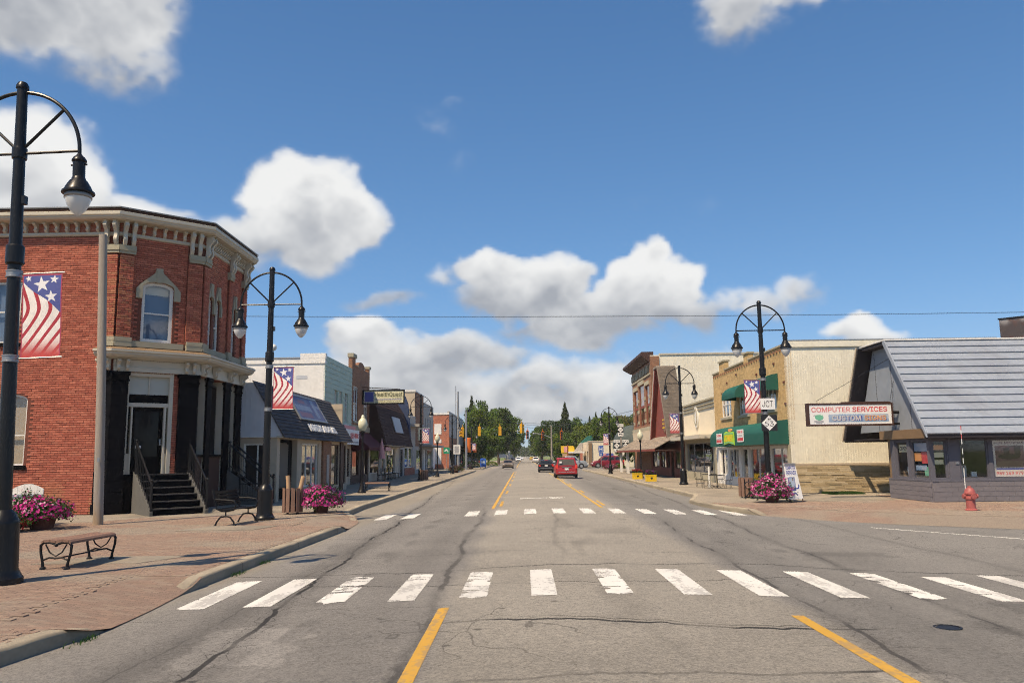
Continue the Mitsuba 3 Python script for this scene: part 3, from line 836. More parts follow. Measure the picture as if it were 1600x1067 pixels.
def brick_mesh(fr, cs, tan=0.0, H=.0715):
    n = len(cs)
    c = np.column_stack([cs[:, 0], cs[:, 1] + brng.normal(0, .0018, n), cs[:, 3] - .02])
    half = np.column_stack([cs[:, 2], np.full(n, H / 2 - .0095) + brng.uniform(-.004, .003, n), np.full(n, .02)])
    m = many_boxes(c, half)
    m.vertices[:] = m.vertices + brng.normal(0, .0014, m.vertices.shape)
    pal = np.array([(.42, .125, .078), (.38, .105, .066), (.46, .150, .095), (.35, .096, .060), (.43, .13, .08)])
    col = pal[brng.integers(0, 5, n)] * brng.uniform(.85, 1.12, (n, 1))
    w = fr.o + cs[:, :1] * fr.u + cs[:, 1:2] * np.array([0, 0, 1])
    pat = meshkit.fbm(w * .55, 3, 8)
    low = np.clip(1.15 - cs[:, 1], 0, 1) * np.clip((pat - .2) * 2.4, 0, 1) + tan * (brng.random(n) < .45) * .8 + .25 * np.clip((pat - .58) * 5, 0, 1)
    col = col * (1 - low[:, None]) + np.array([.43, .22, .105]) * low[:, None]
    m.apply_transform(fr.m)
    return m, np.repeat(col, 8, 0)


sets = []
side = brick_centres(FS, 0, 6.26, .02, 8.80, sw, .012)
wpos = FS.o + side[:, :1] * FS.u + side[:, 1:2] * np.array([0, 0, 1]) - EYE
show = (side[:, 0] > 3.2)
order = np.argsort(np.where(show & (side[:, 2] > .09), np.linalg.norm(wpos, axis=1), 1e9))[:296]
BRICK = shape(xf(bb(-.101, .101, -.0265, .0265, -.03, 0), FS.m - np.array([[0, 0, 0, FS.o[0]], [0, 0, 0, FS.o[1]], [0] * 4, [0] * 4])))
w0 = bld + '__wall'
for k, i in enumerate(order):
    p = FS.pt(side[i, 0], side[i, 3], side[i, 1])
    part(w0, 'brick', BRICK, f'brick_{k * 7 % 13 % 4}', at=T().translate(p.tolist()))
keep = np.setdiff1d(np.arange(len(side)), order)
for fr, cs, tan in ((FS, side[keep], 0), (FS, brick_centres(FS, 6.26, 6.65, 5.5, 8.2, [], .11), .55), (FS, brick_centres(FS, 6.1, 6.26, 4.5, 5.2, [], .012), 0), (FC, brick_centres(FC, 0, .42, 5.5, 8.2, [], .11), .5), (FC, brick_centres(FC, .42, 2.12, 5.42, 8.80, cwn, .012), .05), (FC, brick_centres(FC, 2.12, LC, 5.5, 8.2, [], .11), .15),
                    (FM, brick_centres(FM, .42, 3.78, 5.42, 8.80, mw, .012), .05), (FM, brick_centres(FM, 0, .42, 5.5, 8.2, [], .11), .1), (FM, brick_centres(FM, 3.78, 4.15, 5.5, 8.2, [], .11), .1), (FM, brick_centres(FM, 2.3, 2.62, 5.5, 8.2, [], .10), .1), (FC, brick_centres(FC, 1.86, 2.02, 1.2, 4.4, [], -.03), .1)):
    sets.append(brick_mesh(fr, cs, tan))
part(w0, 'brickwork', cat([m for m, _ in sets]), 'brick_mix', kind='stuff', color=np.vstack([c for _, c in sets]))
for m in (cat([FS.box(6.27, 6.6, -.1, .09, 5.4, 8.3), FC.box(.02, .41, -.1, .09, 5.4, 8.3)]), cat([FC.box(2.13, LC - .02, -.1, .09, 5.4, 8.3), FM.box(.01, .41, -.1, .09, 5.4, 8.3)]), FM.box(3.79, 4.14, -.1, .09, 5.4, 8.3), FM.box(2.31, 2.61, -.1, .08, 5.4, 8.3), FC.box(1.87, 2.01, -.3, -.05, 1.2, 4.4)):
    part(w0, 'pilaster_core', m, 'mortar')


def corner(u0s, u1c, proud, z0, z1, first=True):
    a = [FS.box(u0s, 6.65 + .3 * proud, -.1, proud, z0, z1)] if first else [FM.box(-.3 * proud, u0s, -.1, proud, z0, z1)]
    return a + [FC.box(-.3 * proud, u1c, -.1, proud, z0, z1) if first else FC.box(LC - u1c, LC + .3 * proud, -.1, proud, z0, z1)]


for lv in (((5.20, 5.30, .17), (5.30, 5.37, .14), (5.37, 5.50, .15)), ((8.20, 8.29, .14), (8.29, 8.36, .17), (8.36, 8.47, .15))):
    for k in range(4):
        part(bld, 'stone_band', cat([m for z0, z1, pr in lv for m in (corner(6.22, .46, pr, z0, z1), corner(.46, .46, pr, z0, z1, False), [FM.box(3.72, 4.17, -.1, pr, z0, z1)], [FM.box(2.27, 2.66, -.1, pr, z0, z1)])[k]]), 'stone_trim')
part(bld, 'sill_course', cat([FC.box(.47, 2.08, -.1, .08, 5.22, 5.41), FM.box(.47, 2.26, -.1, .08, 5.22, 5.41), FM.box(2.67, 3.74, -.1, .08, 5.22, 5.41)]), 'stone_trim')


def hood(fr, u0, u1, z1, h, peak, out):
    pg = Polygon([(u0 - out, z1 - .38), (u0 - out, z1 - .06), (u0 - out * .35, z1 + .10), ((u0 + u1) / 2 - .13, z1 + peak - .12), ((u0 + u1) / 2 - .10, z1 + peak), ((u0 + u1) / 2 + .10, z1 + peak), ((u0 + u1) / 2 + .13, z1 + peak - .12), (u1 + out * .35, z1 + .10), (u1 + out, z1 - .06), (u1 + out, z1 - .38)])
    key = Polygon([((u0 + u1) / 2 - .07, z1 + h - .02), ((u0 + u1) / 2 - .10, z1 + peak + .03), ((u0 + u1) / 2 + .10, z1 + peak + .03), ((u0 + u1) / 2 + .07, z1 + h - .02)])
    pg = pg.difference(arch(u0, u1, 5.4, z1, h).buffer(.004))
    return cat([fr.poly(pg, -.05, .075), fr.poly(key, -.05, .10)])


part(bld, 'window_hood', hood(FC, .74, 1.72, 7.20, .2, .62, .2), 'stone_trim')
for a, b in ((.52, .98), (1.18, 1.64), (2.86, 3.22)):
    part(bld, 'window_hood', hood(FM, a, b, 7.05, .2, .62, .10), 'stone_trim')
window(bld, FS, 2.6, 3.58, 5.35, 7.30, 'white_paint', trans=(6.35,), arch=.02, blind='blue_blind', sill='black_paint')
window(bld, FS, 3.05, 4.03, 1.52, 3.52, 'white_paint', trans=(2.45,), arch=.2, blind='tan_blind', sill='black_paint')
window(bld, FC, .74, 1.72, 5.42, 7.20, 'white_paint', trans=(6.36,), arch=.2, fw=.10, blind='blue_blind')
for a, b in ((.52, .98), (1.18, 1.64), (2.86, 3.22)):
    window(bld, FM, a, b, 5.42, 7.05, 'white_paint', trans=(6.25,), arch=.2, blind='grey_blind')
part(bld, 'window_shade', FC.box(.86, 1.60, -.215, -.20, 7.0, 7.3), 'pale_blind')

path = [PL, PA, PB, (PC[0], PC[1] + .02)]
co = part(bld, 'cornice', sweep(path, [(0, 9.20), (.10, 9.22), (.40, 9.24), (.46, 9.30), (.46, 9.33), (.50, 9.36), (.50, 9.46), (.47, 9.475), (0, 9.475)]), 'cream_paint')
part(co, 'moulding', sweep(path, [(0, 8.78), (.05, 8.79), (.08, 8.83), (.06, 8.86), (.06, 8.895), (0, 8.895)]), 'cream_paint')
part(co, 'frieze', sweep(path, [(0, 8.90), (.02, 8.90), (.02, 9.19), (0, 9.19)]), 'dark_red_brick')
part(bld, 'roof_edge', sweep(path, [(-.3, 9.48), (.44, 9.48), (.47, 9.54), (.42, 9.58), (-.3, 9.60)]), 'brown_paint')
part(bld, 'roof_flashing', sweep(path, [(-.3, 9.603), (.49, 9.575), (.50, 9.61), (.44, 9.625), (-.3, 9.64)]), 'galvanised')


def scroll(z0, z1, d1):
    """A bracket's side outline in (d, z): a long S with two rolls."""
    h = z1 - z0; t = np.linspace(0, 1, 22)
    z = z0 + h * t
    dd = d1 * (.28 + .30 * t ** 1.5 + .42 * np.exp(-((t - .80) / .16) ** 2) + .20 * np.exp(-((t - .22) / .13) ** 2))
    dd[-1] = d1 * .95; dd[0] = d1 * .2
    return Polygon([(0, z0)] + [(float(a), float(b)) for a, b in zip(dd, z)] + [(0, z1)])


def bracket(fr, u, w, pg, d0=0.0):
    e = trimesh.creation.extrude_polygon(pg, w, engine='earcut')          # x = outward, y = z, z = along
    v = np.asarray(e.vertices)
    q = np.column_stack([v[:, 2] + u - w / 2, v[:, 1], v[:, 0] + d0])
    m = trimesh.Trimesh(q, np.asarray(e.faces), process=False)
    m.invert()
    return xf(m, fr.m)


small, big = scroll(8.90, 9.225, .26), scroll(8.47, 9.225, .29)
for fr, us in ((FS, np.arange(.25, 6.1, .335)), (FC, (.66, .99, 1.32, 1.65, 1.96)), (FM, list(np.arange(.62, 2.2, .17)) + list(np.arange(2.8, 3.7, .17)))):
    for u in us:
        part(co, 'bracket', bracket(fr, float(u), (.085 if fr is not FM else .07), small, .02), 'cream_paint', 30)
for fr, us, d in ((FS, (6.28, 6.58), .1), (FC, (.10, .36), .1), (FC, (2.2, 2.46), .1), (FM, (.08, .34), .1), (FM, (2.36, 2.56), .1), (FM, (3.84, 4.12), .1)):
    for u in us:
        part(co, 'corner_bracket', bracket(fr, u, .11, big, d - .01), 'cream_paint', 30)

# the shop front below
path2 = [(-13.25, 24.6), PA, PB, (PC[0], PC[1] + .05)]
sc = part(bld, 'shop_cornice', sweep(path2, [(.0, 4.80), (.12, 4.80), (.38, 4.86), (.46, 4.93), (.46, 4.97), (.52, 5.0), (.52, 5.06), (0, 5.06)]), 'cream_paint')
part(sc, 'frieze', sweep(path2[1:], [(0, 4.42), (.10, 4.42), (.10, 4.56), (.06, 4.57), (.06, 4.79), (0, 4.79)]), 'cream_paint')
part(sc, 'tin_roof', sweep(path2, [(0, 5.062), (.50, 5.062), (.48, 5.085), (.02, 5.21), (0, 5.21)]), 'brown_fascia')
low = scroll(4.44, 4.80, .26)
for fr, us in ((FS, (6.28, 6.58)), (FC, (.12, .38, 2.2, 2.44)), (FM, (.10, .34, 1.1, 1.26, 2.55, 2.8, 3.75, 4.0))):
    for u in us:
        part(sc, 'bracket', bracket(fr, u, .085, low, .09), 'cream_paint', 30)


def plan(fr, u0, u1, d0, d1):
    return Polygon([fr.pt(u, d, 0)[:2] for u, d in ((u0, d0), (u1, d0), (u1, d1), (u0, d1))])


def black_pillar(pg, z0=0.0, n=12, top=4.42):
    pl = part(bld, 'pillar', slab(pg.buffer(-.018), z0, top), 'black_paint')
    h = (top - .42 - z0) / n
    for k in range(n):
        part(pl, 'block', slab(pg.buffer(-.004 if k else .02), z0 + k * h + .012, z0 + (k + 1) * h - .012), 'slate_paint')
    part(pl, 'capital', cat([slab(pg.buffer(.0), top - .41, top - .31), slab(pg.buffer(.035), top - .30, top - .25), slab(pg.buffer(.005), top - .25, top - .12), slab(pg.buffer(.045), top - .12, top - .005)]), 'black_paint')


black_pillar(unary_union([plan(FS, 6.27, 6.68, -.2, .09), plan(FC, -.03, .46, -.25, .09)]))
black_pillar(unary_union([plan(FC, 2.02, LC + .03, -.25, .10), plan(FM, -.03, .06, -.3, .03)]))
for a, b in ((.75, 1.15), (2.38, 2.94), (3.52, 4.10)):
    black_pillar(plan(FM, a, b, -.02, .06))
    part(bld, 'jamb', FM.box(a - .015, b + .01, -.62, -.03, 0, 4.41), 'cream_paint')
# street windows between the pillars, deep set
for a, b in ((.08, .72), (1.18, 2.34)):
    part(bld, 'bulkhead', FM.box(a - .02, b + .02, -.60, -.04, 0, 1.72), 'brown_paint')
    part(bld, 'window_ledge', FM.box(a - .02, b + .02, -.60, .05, 1.722, 1.80), 'black_paint')
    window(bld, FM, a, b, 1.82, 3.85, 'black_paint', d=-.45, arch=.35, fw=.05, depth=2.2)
part(bld, 'shop_head', FM.box(.4, 4.15, -.66, -.55, 4.2, 4.6), 'painted_dim_room')
# door on the chamfer
part(bld, 'door_frame', cat([FC.box(.46, .52, -.3, -.02, 1.2, 4.38), FC.box(.62, .67, -.3, -.06, 1.2, 3.32), FC.box(1.62, 1.68, -.3, -.06, 1.2, 3.32), FC.box(1.74, 1.86, -.3, -.02, 1.2, 4.38), FC.box(.52, 1.74, -.3, -.05, 3.32, 3.45), FC.box(.46, 1.86, -.3, -.01, 4.3, 4.42), FC.box(1.12, 1.15, -.28, -.1, 3.72, 4.3),
    FC.box(.52, .62, -.3, -.1, 1.2, 1.85), FC.box(1.68, 1.74, -.3, -.1, 1.2, 1.85)]), 'cream_paint')
part(bld, 'threshold', FC.box(.47, 1.88, -.4, -.02, -.1, 1.19), 'black_paint')
dr_ = part(bld, 'door', cat([FC.box(.67, 1.62, -.26, -.18, 1.2, 1.75), FC.box(.67, .78, -.26, -.18, 1.75, 3.32), FC.box(1.51, 1.62, -.26, -.18, 1.75, 3.32), FC.box(.78, 1.51, -.26, -.18, 3.18, 3.32)]), 'black_paint')
part(dr_, 'pane', FC.box(.78, 1.51, -.225, -.215, 1.75, 3.18), 'dark_glass')
part(dr_, 'notice', FC.box(.84, 1.0, -.213, -.21, 2.02, 2.10), 'sign_white')
part(dr_, 'handle', FC.box(1.53, 1.57, -.18, -.13, 2.1, 2.3), 'rail_metal')
part(bld, 'transom', cat([FC.box(.52, 1.12, -.16, -.15, 3.72, 4.3), FC.box(1.15, 1.74, -.16, -.15, 3.72, 4.3)]), 'pale_blind')
part(bld, 'transom_bar', FC.box(.52, 1.74, -.2, -.14, 3.45, 3.72), 'black_paint')
for a, b in ((.52, .62), (1.68, 1.74)):
    part(bld, 'sidelight', FC.box(a, b, -.22, -.21, 1.85, 3.32), 'dark_glass')


def stairs(fr, u0, u1, dep, h, n, name, label, extra=0.12):
    st = part(bld, name, cat([fr.box(u0 + .05, u1 - .05, .02, .02 + dep * (k + 1) / n, h * (n - 1 - k) / n, h * (n - k) / n - .035) for k in range(n)]), 'black_paint')
    for k in range(n):
        part(st, 'tread', fr.box(u0 + .05, u1 - .05, .02 + dep * k / n - (.03 if k else .0), .02 + dep * (k + 1) / n + .03, h * (n - k) / n - .033, h * (n - k) / n), 'tread')
    for u in (u0, u1):
        pg = Polygon([(0.02, 0), (dep + .25, 0), (dep + .25, .12), (.02, h + .08)])
        part(st, 'cheek', bracket(fr, u, .09, pg), 'stair_cheek')
        r = part(st, 'railing', cat([tube([fr.pt(u, .12, h + .95), fr.pt(u, dep + .2, .92)], .032, 8), tube([fr.pt(u, .12, h + .22), fr.pt(u, dep + .2, .22)], .016, 6)]
            + [tube([fr.pt(u, .12 + (dep + .08) * t, 0), fr.pt(u, .12 + (dep + .08) * t, h + .95 - (h + .03) * t)], .011, 5) for t in np.linspace(.1, .9, 9)]), 'black_metal')
        for dd, hh in ((.12, h + 1.02), (dep + .2, 1.0)):
            part(r, 'post', cat([tube([fr.pt(u, dd, 0), fr.pt(u, dd, hh)], .035, 8), mv(trimesh.creation.icosphere(2, .05), *fr.pt(u, dd, hh + .03))]), 'black_metal', 40)
    return st


stairs(FC, .80, 2.42, 1.72, 1.2, 6, 'front_steps', '')
stairs(FM, 2.90, 3.56, 1.35, 1.2, 6, 'side_steps', '')
part(bld, 'side_door', FM.box(2.95, 3.50, -.50, -.45, 1.2, 3.4), 'black_paint')
part(bld, 'side_transom', FM.box(2.95, 3.50, -.52, -.47, 3.42, 4.3), 'dark_glass')
part(bld, 'basement_front', FM.box(2.95, 3.50, -.55, -.05, 0, 1.18), 'brown_paint')
gr = thing('guard_rail', 'short black iron guard rail with ball topped posts beside the side steps', 'railing')
part(gr, 'rail', cat([tube([(-9.95, 28.1, .78), (-9.05, 28.1, .78)], .02), tube([(-9.95, 28.1, .2), (-9.05, 28.1, .2)], .015)] + [tube([(x, 28.1, .2), (x, 28.1, .78)], .009, 5) for x in np.linspace(-9.85, -9.15, 9)]), 'black_iron')
for x in (-9.95, -9.05):
    part(gr, 'post', cat([tube([(x, 28.1, 0), (x, 28.1, .88)], .03), mv(trimesh.creation.icosphere(2, .05), x, 28.1, .92)]), 'black_iron', 40)

# ------------------------------------------------------------------ shops of the left row
def courses(parent, fr_pts, n, y0, y1, mat, thick=.03, name='shingle_course', jag=0):
    """Roof courses between an eave and a ridge line given as (x, z) pairs, each a tilted strip lapping the one below."""
    (xa, za), (xb, zb) = fr_pts
    dx, dz = (xb - xa) / n, (zb - za) / n
    l = math.hypot(dx, dz); nx, nz = -dz / l, dx / l
    if nz < 0: nx, nz = -nx, -nz
    r = random.Random(n)
    for k in range(n):
        a, b = np.array([xa + dx * k, za + dz * k]), np.array([xa + dx * (k + 1.12), za + dz * (k + 1.12)])
        lo, hi = np.array([nx, nz]) * (thick + .012), np.array([nx, nz]) * .008
        q = [a + lo, b + hi, b + hi - np.array([nx, nz]) * .012, a + lo - np.array([nx, nz]) * thick]
        v = np.array([[p[0], y, p[1]] for y in (y0 + r.uniform(-.01, .01), y1) for p in q])
        f = [[0, 1, 2], [0, 2, 3], [4, 6, 5], [4, 7, 6]] + [t for i in range(4) for t in ([i, i + 4, (i + 1) % 4], [(i + 1) % 4, i + 4, (i + 1) % 4 + 4])]
        part(parent, name, trimesh.Trimesh(v, np.array(f), process=False), mat)


def shell(b, x0, x1, y0, y1, top, mat, walls='lrb', roof='roof_tar', t=.2):
    """Plain outer walls (near side, far side, back) and a flat roof behind a shop front."""
    for w in walls:
        part(b, 'wall', {'n': lambda: bb(x0, x1, y0, y0 + t, -.2, top), 'f': lambda: bb(x0, x1, y1 - t, y1, -.2, top), 'l': lambda: bb(x0, x0 + t, y0 + t, y1 - t, -.2, top), 'r': lambda: bb(x1 - t, x1, y0 + t, y1 - t, -.2, top)}[w](), mat)
    part(b, 'flat_roof', bb(x0 + t, x1 - t, y0 + t, y1 - t, top - .35, top - .2), roof)


# single storey shop with the shingled overhanging roof
b = thing('shingled_shop', 'one storey shop with steep dark shingled overhang, pale side gable and glazed front', 'building')
F2, S2 = Fr(-9.45, 30.6, 0, 1), Fr(-13.0, 30.6, 1, 0)
h2 = [(.35, -.1, 2.75, 2.4), (3.45, .42, 6.2, 2.28), (8.4, .3, 10.35, 2.3), (11.1, .3, 12.0, 2.3)]
part(b, 'wall', F2.wall(0, 12.2, -.2, 2.62, h2, .22), 'tan_plaster')
part(b, 'wall', S2.wall(0, 3.33, -.2, 2.62, [(2.25, .5, 3.2, 2.22)], .2), 'tan_plaster')
part(b, 'wall', bb(-20, -9.7, 42.6, 42.78, -.2, 4.5), 'tan_plaster')
part(b, 'flat_roof', bb(-20, -10.4, 30.7, 42.78, 4.42, 4.52), 'roof_tar')
part(b, 'ceiling', bb(-13, -9.68, 30.85, 42.55, 2.5, 2.6), 'tan_plaster')
part(b, 'soffit', bb(-9.46, -9.18, 30.5, 42.85, 2.44, 2.5), 'tan_plaster')
part(b, 'gable_side', slab(Polygon([(-13.4, 30.48), (-9.2, 30.48), (-9.2, 30.58), (-13.4, 30.58)]), 2.45, 2.47), 'white_paint')
gs = part(b, 'gable_siding', Fr(-13.4, 30.58, 1, 0).poly(Polygon([(0, 2.47), (4.18, 2.47), (2.98, 4.56), (0, 4.56)]), 0, .07), 'blue_white_siding')
part(gs, 'batten', cat([Fr(-13.4, 30.58, 1, 0).box(u, u + .02, .07, .082, 2.48, min(4.55, 4.55 - (u - 2.95) * 1.72) if u > 2.95 else 4.55) for u in np.arange(.1, 4.05, .2)]), 'blue_white_siding', kind='stuff')
courses(b, ((-9.14, 2.42), (-10.44, 4.62)), 15, 30.44, 42.9, 'dark_shingle')
part(b, 'roof_deck', cat([trimesh.Trimesh(np.array([[-9.2, y, 2.45], [-10.44, y, 4.58], [-10.44, y, 2.62], [-9.2, y, 2.44]]) if 0 else np.array([[-9.16, 30.5, 2.45], [-10.44, 30.5, 4.60], [-9.16, 42.85, 2.45], [-10.44, 42.85, 4.60]]), np.array([[0, 1, 3], [0, 3, 2]]), process=False)]), 'dark_shingle')
window(b, S2, 2.25, 3.2, .5, 2.22, 'white_paint', mull=(2.78,), depth=2.2, back='painted_lit_room')
window(b, F2, 3.45, 6.2, .42, 2.28, 'white_paint', mull=(4.35, 5.3), depth=2.2, back='painted_lit_room')
window(b, F2, 8.4, 10.35, .3, 2.3, 'brown_paint', depth=2.2, back='painted_lit_room')
window(b, F2, 11.1, 12.0, .3, 2.3, 'brown_paint', depth=2.2, back='painted_lit_room')
part(b, 'entrance', F2.room(.35, 2.75, 0, 2.4, 1.6), 'painted_dim_room')
part(b, 'door', F2.box(.6, 1.7, -1.84, -1.78, .02, 2.2), 'black_paint')
part(b, 'pier', F2.box(6.75, 8.3, .0, .10, 0, 2.42), 'brown_brick')
part(b, 'pier', F2.box(10.42, 11.05, .0, .08, 0, 2.42), 'brown_paint')
part(b, 'pier', F2.box(7.35, 7.8, .102, .13, .3, 1.8), 'grey_plaster')
part(b, 'downlight', lathe([(.05, 0), (.05, .05)], 10, -10.4, 32.4, 2.35), 'lamp_white')


def roof_frame(x0, z0, x1, z1, y):
    """A frame lying on a roof slope: u runs down the street, v up the slope."""
    a = np.array([x1 - x0, 0, z1 - z0]); L = np.linalg.norm(a); a /= L
    m = np.eye(4); m[:3, 0], m[:3, 1], m[:3, 2], m[:3, 3] = [0, 1, 0], a, np.cross([0, 1, 0], a), [x0, y, z0]
    return m, L


RM, RL = roof_frame(-9.14, 2.42, -10.44, 4.62, 30.44)
mu = thing('roof_mural', 'blue and purple framed picture board lying on the dark shingled roof', 'sign')
part(mu, 'frame', xf(cat([bb(3.75, 8.45, .98, 1.06, .05, .12), bb(3.75, 8.45, 2.24, 2.32, .05, .12), bb(3.75, 3.85, 1.06, 2.24, .05, .12), bb(8.35, 8.45, 1.06, 2.24, .05, .12)]), RM), 'rail_metal')
part(mu, 'panel', xf(bb(3.85, 8.35, 1.06, 2.24, .05, .09), RM), 'mural')
for q in ((4.1, 6.6, 1.5, 1.78), (7.1, 7.6, 1.2, 2.2), (7.62, 8.3, 1.75, 1.9)):
    part(mu, 'picture', xf(bb(*q, .091, .095), RM), 'mural_light')
part(mu, 'picture', xf(cat([bb(4.3, 6.2, 1.15, 1.4, .091, .094), bb(4.9, 6.0, 1.9, 2.1, .091, .094)]), RM), 'mural_red', kind='stuff')
lt = thing('roof_lettering', 'white raised letters on the dark shingled roof below the picture board', 'sign')
tm = meshkit.text_mesh('PAINTING AND GLASS', .34, .05, True)
tm = xf(tm, np.diag([4.9 / tm.extents[0], 1, 1, 1]))
part(lt, 'letters', xf(mv(tm, 4.35, .42, .07), RM), 'sign_white')

# green clapboard building with the white side wall
b = thing('mint_building', 'two storey building with pale green clapboard front and blank white side wall', 'building')
F3, S3 = Fr(-10.75, 42.85, 0, 1), Fr(-24.0, 42.85, 1, 0)
h3 = [(2.35, 3.65, 2.95, 5.7), (3.55, 3.65, 4.15, 5.7), (5.0, 3.65, 5.7, 5.7)]
part(b, 'wall', F3.wall(0, 6.85, 2.55, 7.2, h3, .2), 'mint_siding')
for k in range(15):
    z0 = 2.95 + k * .283
    for g in getattr(unary_union([sbox(0, z0, 6.85, z0 + .27)]).difference(unary_union([sbox(*q).buffer(.05) for q in h3])), 'geoms', [sbox(0, z0, 6.85, z0 + .27).difference(unary_union([sbox(*q).buffer(.05) for q in h3]))]):
        if g.area < .01: continue
        u0, v0, u1, v1 = g.bounds
        m = F3.box(u0, u1, .002, .03, v0, v1)
        v = m.vertices.copy(); top = v[:, 2] > (v0 + v1) / 2
        v[top] -= F3.n * np.where((v[top] - F3.o) @ F3.n > .01, .02, 0)[:, None]
        part(b, 'board', trimesh.Trimesh(v, m.faces, process=False), 'mint_siding')
for q in h3:
    window(b, F3, q[0], q[2], q[1], q[3], 'white_paint', trans=(4.7,), blind='grey_blind', sill='white_paint')
part(b, 'wall', S3.wall(0, 13.25, -.2, 6.75, (), .2), 'white_siding')
for u0, u1 in ((4.0, 9.2), (9.22, 11.55), (11.57, 13.2)):
    part(b, 'side_panel', S3.box(u0, u1, .002, .014, .2, 6.6), 'white_siding')
part(b, 'parapet', cat([S3.box(0, 13.27, -.25, .06, 6.75, 7.02), S3.box(11.9, 13.29, -.27, .07, 7.022, 7.3)]), 'white_siding')
part(b, 'parapet_cap', S3.box(0, 11.88, -.3, .10, 7.022, 7.09), 'galvanised')
part(b, 'conduit', S3.box(11.1, 11.16, .015, .05, 4.6, 6.7), 'rail_metal')
part(b, 'side_vent', S3.box(11.7, 12.3, .015, .03, 5.9, 6.1), 'blue_white_siding')
shell(b, -24, -10.95, 42.86, 49.7, 6.9, 'white_siding', 'lf')
part(b, 'shop_wall', F3.wall(0, 6.85, -.2, 2.55, [(.5, .5, 3.4, 2.2), (3.8, 0, 4.8, 2.2), (5.1, .5, 6.6, 2.2)], .2), 'tan_plaster')
window(b, F3, .5, 3.4, .5, 2.2, 'brown_paint', mull=(1.9,), depth=2)
window(b, F3, 5.1, 6.6, .5, 2.2, 'brown_paint', depth=2)
part(b, 'door', F3.box(3.8, 4.8, -.18, -.1, .02, 2.2), 'brown_paint')
part(b, 'fascia', F3.box(0, 6.8, .032, .3, 3.05, 3.55), 'print_faded_red')
part(b, 'fascia', F3.box(0, 6.84, .032, .24, 2.56, 3.04), 'brown_fascia')
sg = thing('shop_sign', 'cream sign box with red lettering on the shop below the green clapboard', 'sign')
part(sg, 'box', F3.box(3.2, 6.9, .31, .5, 2.42, 3.3), 'sign_white')
part(sg, 'lettering', F3.text('JOHN', 4.3, 2.78, .32, .502, .01, 1.0), 'print_red')
part(sg, 'red_panel', F3.box(5.5, 6.7, .502, .51, 2.82, 3.1), 'print_red')
part(sg, 'small_print', F3.box(5.3, 6.7, .502, .51, 2.5, 2.62), 'print_grey')
part(sg, 'bracket', F3.box(4.9, 5.0, .24, .31, 2.5, 3.0), 'black_iron')
vt = thing('roof_vent', 'small white vent on a thin mast above the white wall', 'vent')
part(vt, 'mast', tube([(-14.6, 46, 6.6), (-14.6, 46, 8.0)], .03, 6), 'rail_metal')
part(vt, 'head', mv(trimesh.creation.icosphere(1, .2), -14.6, 46, 8.1), 'white_paint', 40)

# brown brick front with the sign
b = thing('brown_brick_building', 'narrow two storey brown brick building with stepped parapet', 'building')
F4 = Fr(-10.75, 49.75, 0, 1)
h4 = [(.5, 3.95, 1.9, 6.2), (3.8, 3.95, 5.1, 6.2)]
par = Polygon([(0, 2.4), (5.75, 2.4), (5.75, 7.75), (5.3, 7.75), (5.3, 7.5), (4.1, 7.5)] + [(2.9 + 1.1 * math.cos(a), 7.5 + .42 * math.sin(a)) for a in np.linspace(0, math.pi, 9)] + [(1.0, 7.5), (1.0, 7.95), (0, 7.95)])
part(b, 'wall', F4.poly(par.difference(unary_union([sbox(*q) for q in h4])), -.25, 0), 'brown_brick')
for q in h4:
    window(b, F4, q[0], q[2], q[1], q[3], 'white_paint', mull=((q[0] + q[2]) / 2,), trans=(5.1,), bars=.08, depth=1, sill='stone_trim')
part(b, 'parapet_cap', F4.box(-.05, 1.05, -.3, .08, 7.952, 8.2), 'stone_trim')
part(b, 'parapet_cap', F4.box(5.25, 5.8, -.3, .08, 7.752, 7.92), 'stone_trim')
part(b, 'parapet_cap', F4.box(1.06, 1.8, -.3, .06, 7.502, 7.56), 'stone_trim')
shell(b, -22, -11, 49.76, 55.5, 7.3, 'brown_brick', 'nlf')
part(b, 'stone_band', F4.box(0, 5.75, .0, .06, 3.35, 3.7), 'stone_trim')
part(b, 'shop_wall', F4.wall(0, 5.75, -.2, 2.4, [(.4, .5, 2.4, 2.2), (3.0, 0, 4.0, 2.2), (4.3, .5, 5.4, 2.2)], .25), 'brown_paint')
window(b, F4, .4, 2.4, .5, 2.2, 'brown_paint', depth=2)
window(b, F4, 4.3, 5.4, .5, 2.2, 'brown_paint', depth=2)
part(b, 'door', F4.box(3.0, 4.0, -.2, -.12, .02, 2.2), 'black_paint')


def awning(parent, name, fr, u0, u1, z0, z1, out, mat, valance=.18, ribs=0, ends=True, flat=False):
    """A fabric awning with quarter round or straight slope and closed ends."""
    t = np.linspace(0, math.pi / 2, 9)
    prof = [(out * math.sin(a), z1 - (z1 - z0 - valance) * (1 - math.cos(a))) for a in t] if not flat else [(0.0, z1), (out, z0 + valance)]
    prof = [(d, z) for d, z in prof] + [(out, z0)]
    v = np.array([fr.pt(u, d + .01, z) for u in (u0, u1) for d, z in prof]); n = len(prof)
    f = [t_ for i in range(n - 1) for t_ in ([i, n + i, n + i + 1], [i, n + i + 1, i + 1])]
    k = part(parent, name, trimesh.Trimesh(v, np.array(f), process=False), mat, 40)
    if ends:
        for u in (u0, u1):
            pg = Polygon([(0, z1), *prof, (0, z0)]).buffer(0)
            part(k, 'end', bracket(fr, u, .012, pg, .01), mat)
    return k


